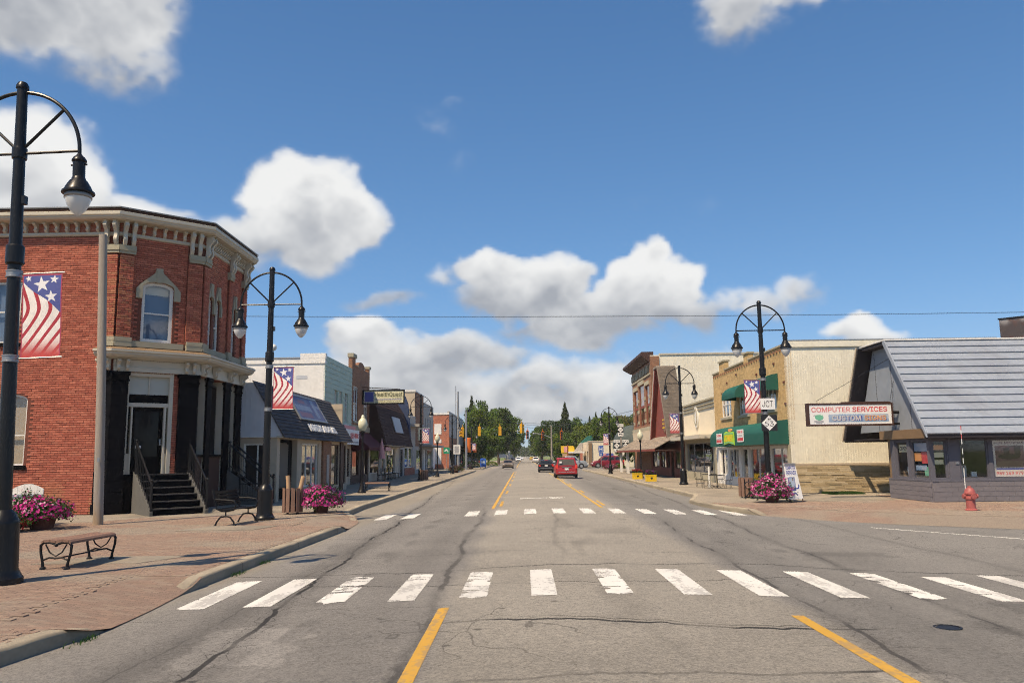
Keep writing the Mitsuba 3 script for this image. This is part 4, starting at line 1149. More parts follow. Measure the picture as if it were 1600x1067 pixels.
awning(b, 'awning', F4, .2, 8.2, 2.1, 3.3, 1.1, 'maroon_cloth', flat=True)
pn = thing('awning_banner', 'small pale pink panel hung on the maroon awning edge', 'banner')
part(pn, 'cloth', F4.box(6.0, 8.1, 1.13, 1.15, 2.1, 2.35), 'print_pink')
hq = thing('hanging_sign', 'cream and blue hanging sign reading HealthQuest above the left pavement', 'sign')
FH = Fr(-10.70, 53.0, 1, 0)
part(hq, 'frame', cat([FH.box(0, 2.8, -.12, .12, 5.16, 5.24), FH.box(0, 2.8, -.12, .12, 6.04, 6.12), FH.box(0, .08, -.12, .12, 5.24, 6.04), FH.box(2.72, 2.8, -.12, .12, 5.24, 6.04)]), 'black_iron')
part(hq, 'face', FH.box(.08, 2.72, -.09, .09, 5.24, 6.04), 'sign_cream')
part(hq, 'lettering', FH.text('HealthQuest', .80, 5.66, .29, .091, .012, 1.86), 'print_olive')
part(hq, 'emblem', FH.box(.12, .74, .091, .1, 5.3, 5.98), 'print_navy')
part(hq, 'stripe', FH.box(.8, 2.64, .091, .1, 5.44, 5.49), 'print_navy')
part(hq, 'small_print', FH.text('CHIROPRACTIC  MASSAGE  THERAPY', .84, 5.30, .07, .091, .008, 1.75), 'print_olive')
part(hq, 'small_print', FH.text('OF SANILAC', 2.0, 5.55, .06, .091, .008, .62), 'print_olive')
part(hq, 'bracket', cat([tube([(-10.75, 53, 6.3), (-8.2, 53, 6.14)], .03, 6), tube([(-10.75, 53, 5.2), (-10.6, 53, 5.2)], .04, 6)]), 'black_iron')

# brown mansard shop
b = thing('brown_mansard_shop', 'one storey shop with a tall dark brown shingled mansard front and sunflower window', 'building')
F5 = Fr(-10.75, 55.55, 0, 1)
h5 = [(.5, .5, 4.6, 2.3), (5.0, .5, 6.6, 2.3), (7.2, .4, 11.4, 2.35)]
part(b, 'wall', F5.wall(0, 13.4, -.2, 2.6, h5, .2), 'cream_paint')
for q, bk in zip(h5, ('painted_dim_room', 'painted_dim_room', 'painted_lit_room')):
    window(b, F5, q[0], q[2], q[1], q[3], 'white_paint', depth=1.5, back=bk)
shell(b, -24, -10.95, 55.56, 69, 6.0, 'tan_plaster', 'nlf')
courses(b, ((-9.55, 2.5), (-10.35, 5.3)), 12, 55.6, 69.0, 'brown_shingle')
courses(b, ((-10.35, 5.3), (-10.9, 6.2)), 4, 55.6, 69.0, 'brown_shingle')
for y in (55.62, 68.9):
    part(b, 'roof_end', bracket(Fr(-10.95, y, 0, 1), 0, .05, Polygon([(0, 2.5), (1.38, 2.5), (.6, 5.3), (0.05, 6.15), (0, 6.15)])), 'brown_shingle')
part(b, 'soffit', bb(-10.74, -9.56, 55.65, 68.88, 2.46, 2.5), 'cream_paint')
sf = thing('sunflower_decal', 'yellow sunflower picture in the window under the brown mansard roof', 'picture')
for k, (u, z, r) in enumerate(((8.2, 2.1, .24), (9.6, 2.05, .26), (8.6, .9, .24), (10.2, .85, .26), (9.3, .7, .2), (7.8, .7, .2))):
    pet = unary_union([affinity.rotate(affinity.translate(affinity.scale(Point(0, 0).buffer(1, 4), r * .42, r * .17), r * .62, 0), a, origin=(0, 0)) for a in range(0, 360, 30)])
    part(sf, 'flower', F5.poly(affinity.translate(pet, u, z), -.045, -.04), 'sign_yellow')
    part(sf, 'flower_heart', F5.poly(Point(u, z).buffer(r * .36, 6), -.045, -.036), 'brown_paint')
part(sf, 'stalk', F5.poly(unary_union([LineString([(8.2, .45), (8.25, 1.9)]).buffer(.04), LineString([(9.7, .45), (9.6, 1.8)]).buffer(.04), Polygon([(8.3, 1.2), (9.0, 1.6), (8.7, 1.1)]), Polygon([(9.6, 1.1), (8.95, 1.5), (9.2, 1.0)])]), -.05, -.046), 'leaf_bed')
RM2, _ = roof_frame(-9.55, 2.5, -10.35, 5.3, 55.6)
solo('roof_board', 'blank white board fixed on the brown mansard roof', 'sign', xf(bb(5.4, 9.2, 1.05, 2.3, .06, .12), RM2), 'print_grey')

b = thing('grey_shop', 'low grey shop with a white framed window between the brown mansard and the tan hall', 'building')
F6 = Fr(-10.72, 69.05, 0, 1)
part(b, 'wall', F6.wall(0, 10.2, -.2, 5.6, [(.6, 0, 2.0, 2.3), (3.2, .7, 8.2, 2.5)], .2), 'grey_plaster')
window(b, F6, 3.2, 8.2, .7, 2.5, 'white_paint', mull=(5.7,), depth=1.5, bars=.1)
part(b, 'plinth', F6.box(3.0, 9.5, .0, .06, 0, .66), 'dark_red_brick')
part(b, 'door', F6.box(.6, 2.0, -.2, -.1, 0, 2.3), 'slate_paint')
part(b, 'blue_wing', Fr(-11.2, 69.3, 1, 0).poly(Polygon([(0, 2.6), (1.4, 3.2), (1.15, 6.2), (.9, 6.9), (0, 6.9)]), -.5, 0), 'blue_cloth')
part(b, 'light_canopy', F6.box(6.5, 10.0, .0, 1.0, 4.5, 4.75), 'grey_plaster')
shell(b, -24, -10.92, 69.06, 79.2, 5.5, 'grey_plaster', 'lf')

b = thing('tan_hall', 'tall flat roofed tan building with dark brown corner and white roof edge', 'building')
S7, F7 = Fr(-30, 79.3, 1, 0), Fr(-10.75, 79.3, 0, 1)
part(b, 'wall', S7.wall(0, 19.2, -.2, 8.1, (), .2), 'tan_plaster')
part(b, 'wall', F7.wall(.2, 6.6, 2.7, 8.1, (), .2), 'brown_brick')
part(b, 'wall', F7.wall(6.6, 16.0, 2.7, 7.5, [(8.0, 4.4, 8.6, 5.9), (10.2, 4.4, 10.8, 5.9), (12.4, 4.4, 13.0, 5.9)], .2), 'grey_plaster')
for u in (8.0, 10.2, 12.4):
    window(b, F7, u, u + .6, 4.4, 5.9, 'grey_plaster', blind='dark_blind')
part(b, 'roof_edge', cat([S7.box(0, 19.3, -.3, .08, 8.102, 8.3), bb(-11.0, -10.68, 79.3, 85.9, 8.102, 8.2)]), 'white_paint')
part(b, 'shop_wall', F7.wall(.2, 16, -.2, 2.7, [(1, .4, 5, 2.4), (7, 0, 9, 2.4), (10, .4, 14.5, 2.4)], .2), 'grey_plaster')
window(b, F7, 1, 5, .4, 2.4, 'white_paint', mull=(3,), depth=1.5)
window(b, F7, 10, 14.5, .4, 2.4, 'white_paint', mull=(11.5, 13), depth=1.5)
part(b, 'door', F7.box(7, 9, -.2, -.1, 0, 2.4), 'white_paint')
part(b, 'canopy', F7.box(3, 16, .0, 1.3, 2.72, 2.9), 'grey_plaster')
part(b, 'sign_panel', F7.box(2.0, 6.2, .0, .1, 3.3, 5.0), 'sign_cream')
shell(b, -30, -10.95, 79.5, 95.3, 7.4, 'tan_plaster', 'lf')

b = thing('red_brick_store', 'two storey red brick store with white stripes beyond the side street on the left', 'building')
S8, F8 = Fr(-30, 114, 1, 0), Fr(-10.6, 114, 0, 1)
part(b, 'wall', S8.wall(0, 19.4, -.2, 7.6, (), .3), 'far_brick')
part(b, 'wall', F8.wall(.3, 12, -.2, 8.1, [(1.5, .4, 10, 2.6)], .3), 'grey_plaster')
window(b, F8, 1.5, 10, .4, 2.6, 'brown_paint', mull=(4.3, 7.1), depth=1.5)
part(b, 'brown_band', F8.box(.1, 11.9, .0, .12, 2.9, 4.4), 'brown_brick')
part(b, 'roof_edge', S8.box(0, 19.4, -.4, .1, 7.602, 7.85), 'white_paint')
part(b, 'upper_wall', S8.box(8.5, 12.2, .0, .06, 5.6, 7.5), 'pale_plaster')
for z0, z1 in ((4.8, 6.3), (3.6, 4.1), (.6, 3.2)):
    part(b, 'white_stripe', S8.box(17.3, 18.3, .0, .08, z0, z1), 'white_paint')
part(b, 'lean_to', bb(-18, -12.6, 110.5, 113.9, -.1, 2.9), 'white_siding')
part(b, 'dark_awning', S8.poly(Polygon([(11, 3.1), (14.5, 3.1), (13.6, 5.4), (11, 5.4)]), .0, 1.4), 'blue_cloth')
shell(b, -30, -10.9, 114.3, 126, 7.5, 'far_brick', 'lf')
b = thing('dark_store', 'dark fronted store with a grey upper panel at the far end of the left row', 'building')
F9 = Fr(-10.4, 126.2, 0, 1)
part(b, 'wall', F9.wall(0, 12, -.2, 3.4, [(1, .2, 11, 2.8)], .3), 'black_paint')
part(b, 'upper_wall', F9.wall(0, 12, 3.4, 7.9, (), .3), 'rail_metal')
part(b, 'wall', bb(-30, -10.4, 138, 138.2, -.2, 7.9), 'grey_plaster')
part(b, 'flat_roof', bb(-30, -10.7, 126.2, 138, 7.3, 7.5), 'roof_tar')
window(b, F9, 1, 11, .2, 2.8, 'black_paint', mull=(4, 7), depth=1.5)

# ------------------------------------------------------------------ shops of the right row
XR = 10.9
# yellow brick building: street front runs towards the camera
b = thing('yellow_brick_building', 'two storey yellow brick building with green awnings and cream ribbed side wall', 'building')
FY, SY = Fr(XR, 45.4, 0, -1), Fr(XR, 32.8, 1, 0)
u_ = lambda y: 45.4 - y
hy = [(u_(43.8), 3.55, u_(41.75), 4.9), (u_(40.3), 3.5, u_(38.4), 4.7), (u_(36.2), 3.5, u_(34.3), 4.7)]
top = Polygon([(0, 2.95), (12.6, 2.95), (12.6, 6.05), (7.2, 6.05), (7.2, 6.4), (6.4, 6.4), (6.4, 6.05), (2.6, 6.05), (2.6, 6.55), (1.5, 6.55), (1.5, 6.05), (0, 6.05)])
part(b, 'wall', FY.poly(top.difference(unary_union([sbox(*q) for q in hy])), -.25, 0), 'yellow_brick')
for u0, u1, z in ((7.25, 12.65, 6.052), (2.65, 6.35, 6.052), (-.05, 1.45, 6.052)):
    part(b, 'coping', FY.box(u0, u1, -.3, .06, z, z + .07), 'stone_trim')
part(b, 'coping', FY.box(6.35, 7.25, -.3, .06, 6.402, 6.48), 'stone_trim')
part(b, 'coping', FY.box(1.45, 2.65, -.3, .06, 6.552, 6.64), 'stone_trim')
part(b, 'corbel', cat([FY.box(u, u + .16, .0, .05, 5.86, 5.95) for u in np.arange(.15, 12.4, .42)]), 'brown_brick', kind='stuff')
for u, z in ((3.0, 5.3), (8.4, 5.2), (11.0, 5.4), (4.9, 5.55), (12.2, 4.5), (12.25, 3.6)):
    part(b, 'wall_anchor', FY.box(u, u + .16, .0, .05, z, z + .08), 'rust')
for k, q in enumerate(hy):
    w = q[2] - q[0]
    window(b, FY, q[0], q[2], q[1], q[3], 'white_paint', mull=(q[0] + w / 3, q[0] + 2 * w / 3), trans=((q[1] + q[3]) / 2,), blind='grey_blind', sill='stone_trim', bars=.05)
for u0, u1 in ((4.75, 7.3), (8.9, 11.5)):
    awning(b, 'window_awning', FY, u0, u1, 4.28, 4.98, .75, 'green_cloth', .12)
aw = awning(b, 'shop_awning', FY, 2.95, 12.45, 1.98, 2.98, 1.0, 'green_cloth', .42)
for u0, u1, z0, z1, nm in ((4.4, 5.5, 2.12, 2.62, 'left'), (8.35, 9.4, 2.14, 2.7, 'right')):
    s = thing('awning_poster', f'white and red poster on the green awning, {"left of" if nm == "left" else "right of"} the lime sign', 'poster')
    part(s, 'sheet', FY.box(u0, u1, 1.012, 1.03, z0, z1), 'sign_white')
    part(s, 'red_band', FY.box(u0 + .06, u1 - .06, 1.031, 1.036, z0 + .05, z0 + .19), 'print_red')
    part(s, 'lettering', FY.text('CHICKEN' if nm == 'left' else 'DINE IN', u0 + .12, z1 - .16, .1, 1.031, .005, (u1 - u0) - .24), 'print_red')
    part(s, 'lettering', FY.text('DINNERS' if nm == 'left' else 'OR TAKE OUT', u0 + .12, z1 - .32, .09, 1.031, .005, (u1 - u0) - .24), 'print_grey')
s = thing('lime_sign', 'lime green sign reading CONEY on the green awning', 'sign')
part(s, 'board', FY.poly(Polygon([(5.95, 2.04), (6.9, 2.12), (7.85, 2.02), (7.8, 2.62), (7.4, 2.66), (6.9, 2.62), (6.4, 2.68), (6.0, 2.6)]), 1.012, 1.05), 'sign_lime')
part(s, 'lettering', FY.text('CONEY', 6.1, 2.2, .28, 1.051, .01, 1.6), 'sign_yellow')
part(s, 'border', FY.poly(LineString([(6.0, 2.1), (6.9, 2.17), (7.8, 2.08)]).buffer(.02).union(LineString([(6.05, 2.55), (6.9, 2.57), (7.75, 2.56)]).buffer(.02)), 1.051, 1.058), 'print_green')
part(s, 'picture', FY.poly(affinity.scale(Point(7.2, 2.72).buffer(1, 6), .32, .08), 1.012, 1.06), 'print_orange')
hs = [(.65, .45, 2.35, 1.92), (2.6, .35, 4.6, 1.9), (5.1, 0.02, 6.2, 1.9), (6.5, .3, 9.4, 1.9), (9.8, .3, 12.2, 1.9)]
part(b, 'shop_wall', FY.wall(0, 12.6, -.2, 1.95, hs, .18), 'white_paint')
part(b, 'shop_panel', FY.box(.25, 2.85, .0, .08, 1.97, 2.9), 'white_siding')
part(b, 'shop_head', FY.box(2.9, 12.6, -.2, .0, 1.952, 2.94), 'stone_trim')
for q, m, bk, bl in zip(hs, ((1.5,), (3.3, 3.95), (), (7.9,), (11.2,)), ('painted_dim_room', 'painted_lit_room', 'painted_dim_room', 'painted_dim_room', 'painted_dim_room'), (None, None, None, None, None)):
    window(b, FY, q[0], q[2], q[1], q[3], 'white_paint', mull=m, depth=1.8, back=bk, fw=.09, bars=.07)
part(b, 'curtain', FY.poly(Polygon([(.8, .5), (1.4, .5), (1.2, 1.85), (.8, 1.85)]), -.3, -.28), 'pale_blind')
part(b, 'curtain', FY.poly(Polygon([(3.4, .6), (3.9, .6), (3.5, 1.8), (3.4, 1.8)]), -.3, -.28), 'pale_blind')
part(b, 'curtain', FY.box(10.6, 12.0, -.4, -.38, .4, 1.85), 'pale_blind')
part(b, 'corner_trim', FY.box(12.25, 12.6, .0, .05, -.1, 1.95), 'stone_trim')
part(b, 'side_wall', SY.wall(.0, 8.7, -.2, 5.95, (), .2, 0), 'cream_siding')
part(b, 'wall_rib', cat([SY.box(u, u + .03, .0, .010, 1.2, 5.92) for u in np.arange(.05, 8.68, .1016)]), 'cream_siding', kind='stuff')
for u in (2.3, 4.9, 7.5):
    part(b, 'panel_seam', SY.box(u, u + .006, .010, .014, 1.2, 5.92), 'tan_plaster')
part(b, 'panel_seam', SY.box(.02, 8.68, .0105, .0135, 3.585, 3.592), 'tan_plaster')
part(b, 'roof_edge', SY.box(0, 8.78, -.3, .08, 5.952, 6.22), 'cream_siding')
part(b, 'roof_edge', SY.box(-.02, 8.7, -.28, .10, 6.222, 6.25), 'galvanised')
part(b, 'bottom_trim', SY.box(0.05, 8.7, .0, .05, 1.12, 1.19), 'tan_plaster')
rs = random.Random(3)
part(b, 'ledge_backing', SY.box(0.05, 5.0, .0, .03, -.2, 1.12), 'tan_plaster')
z = .02
while z < 1.08:
    hgt = rs.choice((.06, .07, .085)); u = .05
    while u < 4.9:
        l = rs.uniform(.25, .75)
        part(b, 'stone', SY.box(u + .006, min(u + l, 4.9), .03, .065 + rs.uniform(0, .03), z + .006, min(z + hgt, 1.115)), f'ledge_stone_{rs.randrange(3)}')
        u += l
    z += hgt
part(b, 'wall', bb(19.4, 19.6, 33, 45.2, -.2, 5.9), 'cream_siding')
part(b, 'wall', bb(11.15, 19.6, 45.2, 45.4, -.2, 5.9), 'cream_siding')
part(b, 'flat_roof', bb(11.15, 19.4, 33, 45.2, 5.6, 5.7), 'roof_tar')
part(b, 'floor', bb(13.2, 19.4, 33, 45.2, 2.9, 2.94), 'painted_dim_room')

b = thing('low_cream_shop', 'low cream shop with oval emblem on its upper front and shaded windows', 'building')
FE = Fr(XR, 54.2, 0, -1)
part(b, 'wall', FE.wall(0, 8.75, 2.55, 4.72, (), .25), 'pale_plaster')
for z0, z1, d in ((4.3, 4.36, .08), (4.5, 4.56, .10), (4.722, 4.82, .16)):
    part(b, 'moulding', FE.box(0, 8.75, -.25 if z0 > 4.7 else .0, d, z0, z1), 'stone_trim')
part(b, 'emblem', FE.poly(affinity.scale(Point(4.2, 3.9).buffer(1, 16), .55, .68), .0, .10), 'white_paint')
part(b, 'emblem_ring', FE.poly(affinity.scale(Point(4.2, 3.9).buffer(1, 16), .42, .54).difference(affinity.scale(Point(4.2, 3.9).buffer(1, 16), .32, .42)), .10, .13), 'stone_trim')
part(b, 'canopy', FE.box(-.3, 8.75, .0, .9, 2.5, 2.72), 'cream_paint')
part(b, 'shop_wall', FE.wall(0, 8.75, -.2, 2.5, [(.6, .5, 7.9, 2.3)], .2), 'stone_trim')
window(b, FE, .6, 7.9, .5, 2.3, 'rail_metal', mull=(2.6, 5.2), depth=1.6)
wl_ = part(b, 'window_lettering', FE.text('LEE', 5.7, 1.6, .25, -.09, .004, 1.2), 'sign_white')
part(b, 'window_lettering', FE.text('JEWELRY', 5.6, 1.25, .2, -.09, .004, 1.6), 'sign_white')
part(b, 'wall', bb(11.1, 20, 45.42, 45.5, -.2, 4.4), 'pale_plaster')
part(b, 'flat_roof', bb(11.1, 20, 45.5, 54.1, 4.3, 4.4), 'roof_tar')

b = thing('maroon_gable_shop', 'shop with steep maroon gable, weathered shingles and low wood shingled canopy', 'building')
FG = Fr(XR - .2, 68.0, 0, -1)
ga = Polygon([(2.6, 2.6), (10.3, 2.6), (7.0, 8.0), (5.9, 8.0)])
part(b, 'gable', FG.poly(ga, -.2, 0), 'maroon_paint')
for pts, m in (([(2.3, 2.4), (2.8, 2.4), (6.1, 8.15), (5.75, 8.2)], 'maroon_paint'), ([(2.0, 2.4), (2.3, 2.4), (5.75, 8.2), (5.5, 8.2)], 'cream_paint'), ([(10.2, 2.4), (10.7, 2.4), (7.25, 8.2), (6.9, 8.15)], 'maroon_paint')):
    part(b, 'barge_board', FG.poly(Polygon(pts), -.1, .35), m)
part(b, 'roof_shingles', FG.poly(Polygon([(10.7, 2.4), (10.85, 2.4), (7.4, 8.25), (7.25, 8.2)]), -1.0, .4), 'wood_shingle')
n = 22
for k in range(n):
    u = 10.9 - 3.45 * (k + .5) / n; z = 2.4 + 5.85 * k / n
    part(b, 'shingle_course', FG.box(u - .04, u + .05, -1.0, .38, z, z + .24), 'wood_shingle')
part(b, 'roof_shingles', FG.poly(Polygon([(1.95, 2.4), (2.1, 2.4), (5.6, 8.2), (5.45, 8.25)]), -1.0, .3), 'wood_shingle')
part(b, 'ridge', FG.poly(Polygon([(5.45, 8.2), (7.4, 8.2), (7.2, 8.35), (5.6, 8.35)]), -1.0, .4), 'wood_shingle')
pl_ = part(b, 'plaque', FG.poly(Polygon([(7.2, 4.3), (8.4, 4.3), (8.4, 3.6), (7.8, 3.2), (7.2, 3.6)]), .0, .08), 'brown_fascia')
part(pl_, 'bar', cat([FG.box(7.1, 8.5, .08, .1, z, z + .1) for z in (4.15, 3.85, 3.55)]), 'sign_yellow', kind='stuff')
FA = Fr(XR - .25, 68.0, 0, -1)
for k in range(9):
    d0, d1, z0 = 1.75 - k * .195, 1.75 - (k + 1.15) * .195, 1.98 + k * .105
    v = [FA.pt(u, d, z) for u in (-8.5, 13.3) for d, z in ((d0, z0 + .05), (d1, z0 + .135), (d1, z0 + .11), (d0, z0))]
    f = [[0, 1, 2], [0, 2, 3], [4, 6, 5], [4, 7, 6]] + [t for i in range(4) for t in ([i, (i + 1) % 4, i + 4], [(i + 1) % 4, (i + 1) % 4 + 4, i + 4])]
    part(b, 'canopy_course', trimesh.Trimesh(np.array(v), np.array(f), process=False), 'wood_shingle')
part(b, 'canopy_edge', FA.box(-8.5, 13.3, 1.68, 1.77, 1.84, 1.98), 'maroon_paint')
part(b, 'canopy_soffit', FA.box(-8.4, 13.25, .0, 1.68, 1.88, 1.94), 'brown_paint')
for u in (-8.2, -3.4):
    part(b, 'post', FA.box(u, u + .22, 1.3, 1.52, 0, 1.88), 'white_paint')
hg = [(.6, .6, 4.0, 1.85), (4.6, .6, 7.0, 1.85), (7.3, .6, 8.6, 1.85), (9.0, 0, 10.2, 1.85), (10.6, .6, 12.6, 1.85)]
part(b, 'shop_wall', FG.wall(-.0, 13.6, -.2, 2.58, hg, .2, -.1), 'maroon_paint')
for q in hg:
    window(b, FG, q[0], q[2], q[1], q[3], 'brown_paint', mull=((q[0] + q[2]) / 2,), depth=1.5, d=-.16)
part(b, 'wall', bb(11.0, 20, 54.4, 54.5, -.2, 2.55), 'pale_plaster')
part(b, 'flat_roof', bb(11.0, 20, 54.5, 67.3, 2.6, 2.7), 'roof_tar')

b = thing('corner_block', 'three storey brown brick corner block with heavy dark cornice and cream side wall', 'building')
FB, SB = Fr(XR, 78.8, 0, -1), Fr(XR, 67.4, 1, 0)
hb = [(1.2, 4.2, 3.4, 7.6), (4.4, 4.2, 7.4, 7.9), (8.4, 4.2, 10.4, 7.6)]
part(b, 'wall', FB.wall(0, 11.4, -.2, 9.9, hb, .3), 'brown_brick')
for q in hb:
    window(b, FB, *(q[0], q[2], q[1], q[3]), 'maroon_paint', blind='maroon_paint', trans=(5.9,), bars=.2)
    part(b, 'lintel', FB.box(q[0] - .2, q[2] + .2, .0, .10, q[3], q[3] + .35), 'stone_trim')
    for z in (4.4, 5.4, 6.4):
        for u in (q[0] - .38, q[2] + .06):
            part(b, 'quoin', FB.box(u, u + .32, .0, .06, z, z + .3), 'stone_trim')
part(b, 'stone_band', FB.box(0, 11.4, .0, .12, 3.7, 4.0), 'stone_trim')
part(b, 'stone_band', FB.box(0, 11.4, .0, .09, 8.35, 8.5), 'stone_trim')
part(b, 'sign_band', FB.box(0, 11.3, .0, .15, 2.4, 3.68), 'tan_plaster')
part(b, 'dentils', cat([FB.box(u, u + .35, .0, .14, 8.6, 9.2) for u in np.arange(.3, 11, .9)]), 'stone_trim', kind='stuff')
part(b, 'cornice', sweep([(20, 78.8), (XR, 78.8), (XR, 67.4)], [(0, 9.5), (.15, 9.5), (.55, 9.8), (.8, 10.0), (.8, 10.2), (.7, 10.3), (-.3, 10.3), (-.3, 9.8)]), 'brown_paint')
part(b, 'side_wall', SB.wall(0.0, 14, -.2, 10.0, (), .2), 'cream_siding')
part(b, 'wall_rib', cat([SB.box(u, u + .05, .0, .014, 2.5, 9.98) for u in np.arange(.1, 14, .3)]), 'cream_siding', kind='stuff')
part(b, 'brick_return', SB.box(-.02, .75, .03, .1, 2.5, 9.9), 'brown_brick')
part(b, 'roof_edge', SB.box(.8, 14.05, -.3, .09, 10.002, 10.14), 'cream_paint')
part(b, 'wall', bb(11.2, 25, 78.6, 78.8, -.2, 9.9), 'brown_brick')
part(b, 'wall', bb(24.8, 25, 67.6, 78.6, -.2, 9.9), 'cream_siding')
part(b, 'flat_roof', bb(11.2, 24.8, 67.6, 78.6, 9.6, 9.7), 'roof_tar')
awning(b, 'side_awning', Fr(11.2, 78.85, -1, 0), 0, 1.0, 2.0, 2.1, .2, 'grey_cloth')
dome = lathe([(2.05 * math.cos(a), 2.05 * math.sin(a)) for a in np.linspace(0, math.pi / 2, 10)], 28, 11.0, 80.3, 2.5)
part(b, 'dome_awning', dome, 'grey_cloth', 40)
part(b, 'dome_skirt', lathe([(2.06, 2.2), (2.06, 2.51)], 28, 11.0, 80.3, 0), 'grey_cloth', 40)

# the steep roofed shop on the near right corner
b = thing('steep_roof_shop', 'grey shop with steep sloping panel roof reaching low over purple grey shop windows', 'building')
X0, X1 = 12.92, 26.0
ye, ze, yt, zt = 25.75, 2.16, 28.2, 5.52
n = 13
for k in range(n):
    a, c = k / n, (k + 1) / n
    ny, nz = -(zt - ze), (yt - ye); l = math.hypot(ny, nz); ny, nz = ny / l, nz / l
    y0, z0, y1, z1 = ye + (yt - ye) * a, ze + (zt - ze) * a, ye + (yt - ye) * c, ze + (zt - ze) * c
    q = [(y0 + ny * .06, z0 + nz * .06), (y1 + ny * .012, z1 + nz * .012), (y1, z1), (y0, z0)]
    v = np.array([[x, y, z] for x in (X0, X1) for y, z in q])
    f = [[0, 2, 1], [0, 3, 2], [4, 5, 6], [4, 6, 7]] + [t for i in range(4) for t in ([i, (i + 1) % 4, i + 4], [(i + 1) % 4, (i + 1) % 4 + 4, i + 4])]
    part(b, 'roof_panel', trimesh.Trimesh(v, np.array(f), process=False), 'grey_roof_panel')
yz = lambda pts, x0, x1: xf(trimesh.creation.extrude_polygon(Polygon(pts), x1 - x0, engine='earcut'), np.array([[0, 0, 1, x0], [1, 0, 0, 0], [0, 1, 0, 0], [0, 0, 0, 1.0]]))
part(b, 'roof_deck', yz([(ye, ze), (yt, zt), (yt + .12, zt - .02), (ye + .12, ze - .1), (ye + .02, ze - .12)], X0 + .03, X1), 'dark_soffit')
part(b, 'verge_board', yz([(ye - .03, ze - .10), (ye - .01, ze + .06), (yt - .02, zt + .06), (yt + .1, zt - .06)], X0 - .05, X0 - .002), 'grey_roof_panel')
part(b, 'ridge_cap', bb(X0 - .05, X1, yt - .08, 30.2, zt + .012, zt + .06), 'white_siding')
part(b, 'top_deck', bb(X0, X1, yt, 30.1, zt - .12, zt), 'dark_soffit')
part(b, 'back_roof', yz([(30.1, zt - .02), (30.24, zt), (32.1, 2.1), (31.95, 2.0)], X0 - .15, X1), 'dark_soffit')
part(b, 'back_verge', yz([(30.12, zt + .03), (30.24, zt + .03), (32.18, 2.08), (32.08, 2.02)], X0 - .19, X0 - .15), 'tan_plaster')
part(b, 'gable', yz([(26.2, 2.35), (31.6, 2.35), (30.0, 5.38), (28.25, 5.38)], 13.27, 13.42), 'grey_board')
for y in (27.4, 28.65, 29.9):
    part(b, 'gable_batten', bb(13.262, 13.27, y, y + .012, 2.4, min(5.3, 2.35 + (y - 26.2) * 1.5)), 'dark_soffit')
part(b, 'gable_beam', yz([(26.1, 2.05), (29.4, 2.05), (29.4, 2.36), (26.1, 2.36)], 13.02, 13.26), 'brown_fascia')
part(b, 'soffit', cat([bb(13.0, X1, 25.8, 26.15, 2.02, 2.05), bb(13.1, 13.26, 29.41, 31.9, 2.06, 2.1)]), 'dark_soffit', kind='stuff')
FP, FQ = Fr(13.10, 28.95, .08, -2.73), Fr(13.18, 26.22, 1, 0)       # slanted street side, then the front
hp = [(.45, .72, 1.30, 1.98), (1.50, .72, 2.60, 1.98)]
hq_ = [(.07, .72, .56, 1.98), (.97, .72, 1.90, 2.0), (2.02, .72, 3.7, 2.0), (3.9, .72, 6.4, 2.0), (6.8, .72, 9.2, 2.0)]
part(b, 'wall', FP.wall(0, 2.73, .66, 2.05, hp, .15), 'purple_grey')
part(b, 'wall', FQ.wall(0, 12.6, .66, 2.05, hq_, .15), 'purple_grey')
part(b, 'wall', Fr(14.5, 28.95, -1, 0).wall(-10, 1.40, -.2, 2.1, (), .15), 'brown_fascia')
part(b, 'plinth', FP.box(0, 2.76, -.2, .05, -.2, .64), 'purple_block')
for r in range(4):
    for k in range(9):
        u = k * .4 + (r % 2) * .2 - .2
        if u < -.01 or u + .38 > 2.8: continue
        part(b, 'block', FP.box(u, u + .39, .05, .062, .02 + r * .155, .165 + r * .155), 'purple_block')
    for k in range(9):
        u = k * .4 + (r % 2) * .2
        part(b, 'block', FQ.box(u, u + .39, .05, .062, .02 + r * .155, .165 + r * .155), 'purple_block')
part(b, 'plinth', FQ.box(.0, 12.6, -.2, .05, -.2, .64), 'purple_block')
part(b, 'sill', FQ.box(0, 12.6, -.1, .07, .642, .70), 'purple_grey')
part(b, 'sill', FP.box(0, 2.73, -.1, .07, .642, .70), 'purple_grey')
for fr, hs_ in ((FP, hp), (FQ, hq_)):
    for q in hs_:
        window(b, fr, q[0], q[2], q[1], q[3], 'purple_grey', d=-.03, fw=.05, room=False)
dq = part(b, 'door', FQ.box(.60, .93, .0, .03, .1, 2.0), 'purple_grey')
part(dq, 'handle', FQ.box(.80, .90, .03, .06, 1.2, 1.26), 'rail_metal')
part(b, 'inside_floor', bb(13.4, X1, 26.5, 28.75, .5, .6), 'painted_dim_room')
part(b, 'inside_back', bb(13.4, X1, 28.0, 28.1, .6, 2.3), 'painted_dim_room')
part(b, 'inside_ceiling', bb(13.4, X1, 26.5, 28.75, 2.2, 2.3), 'painted_dim_room')
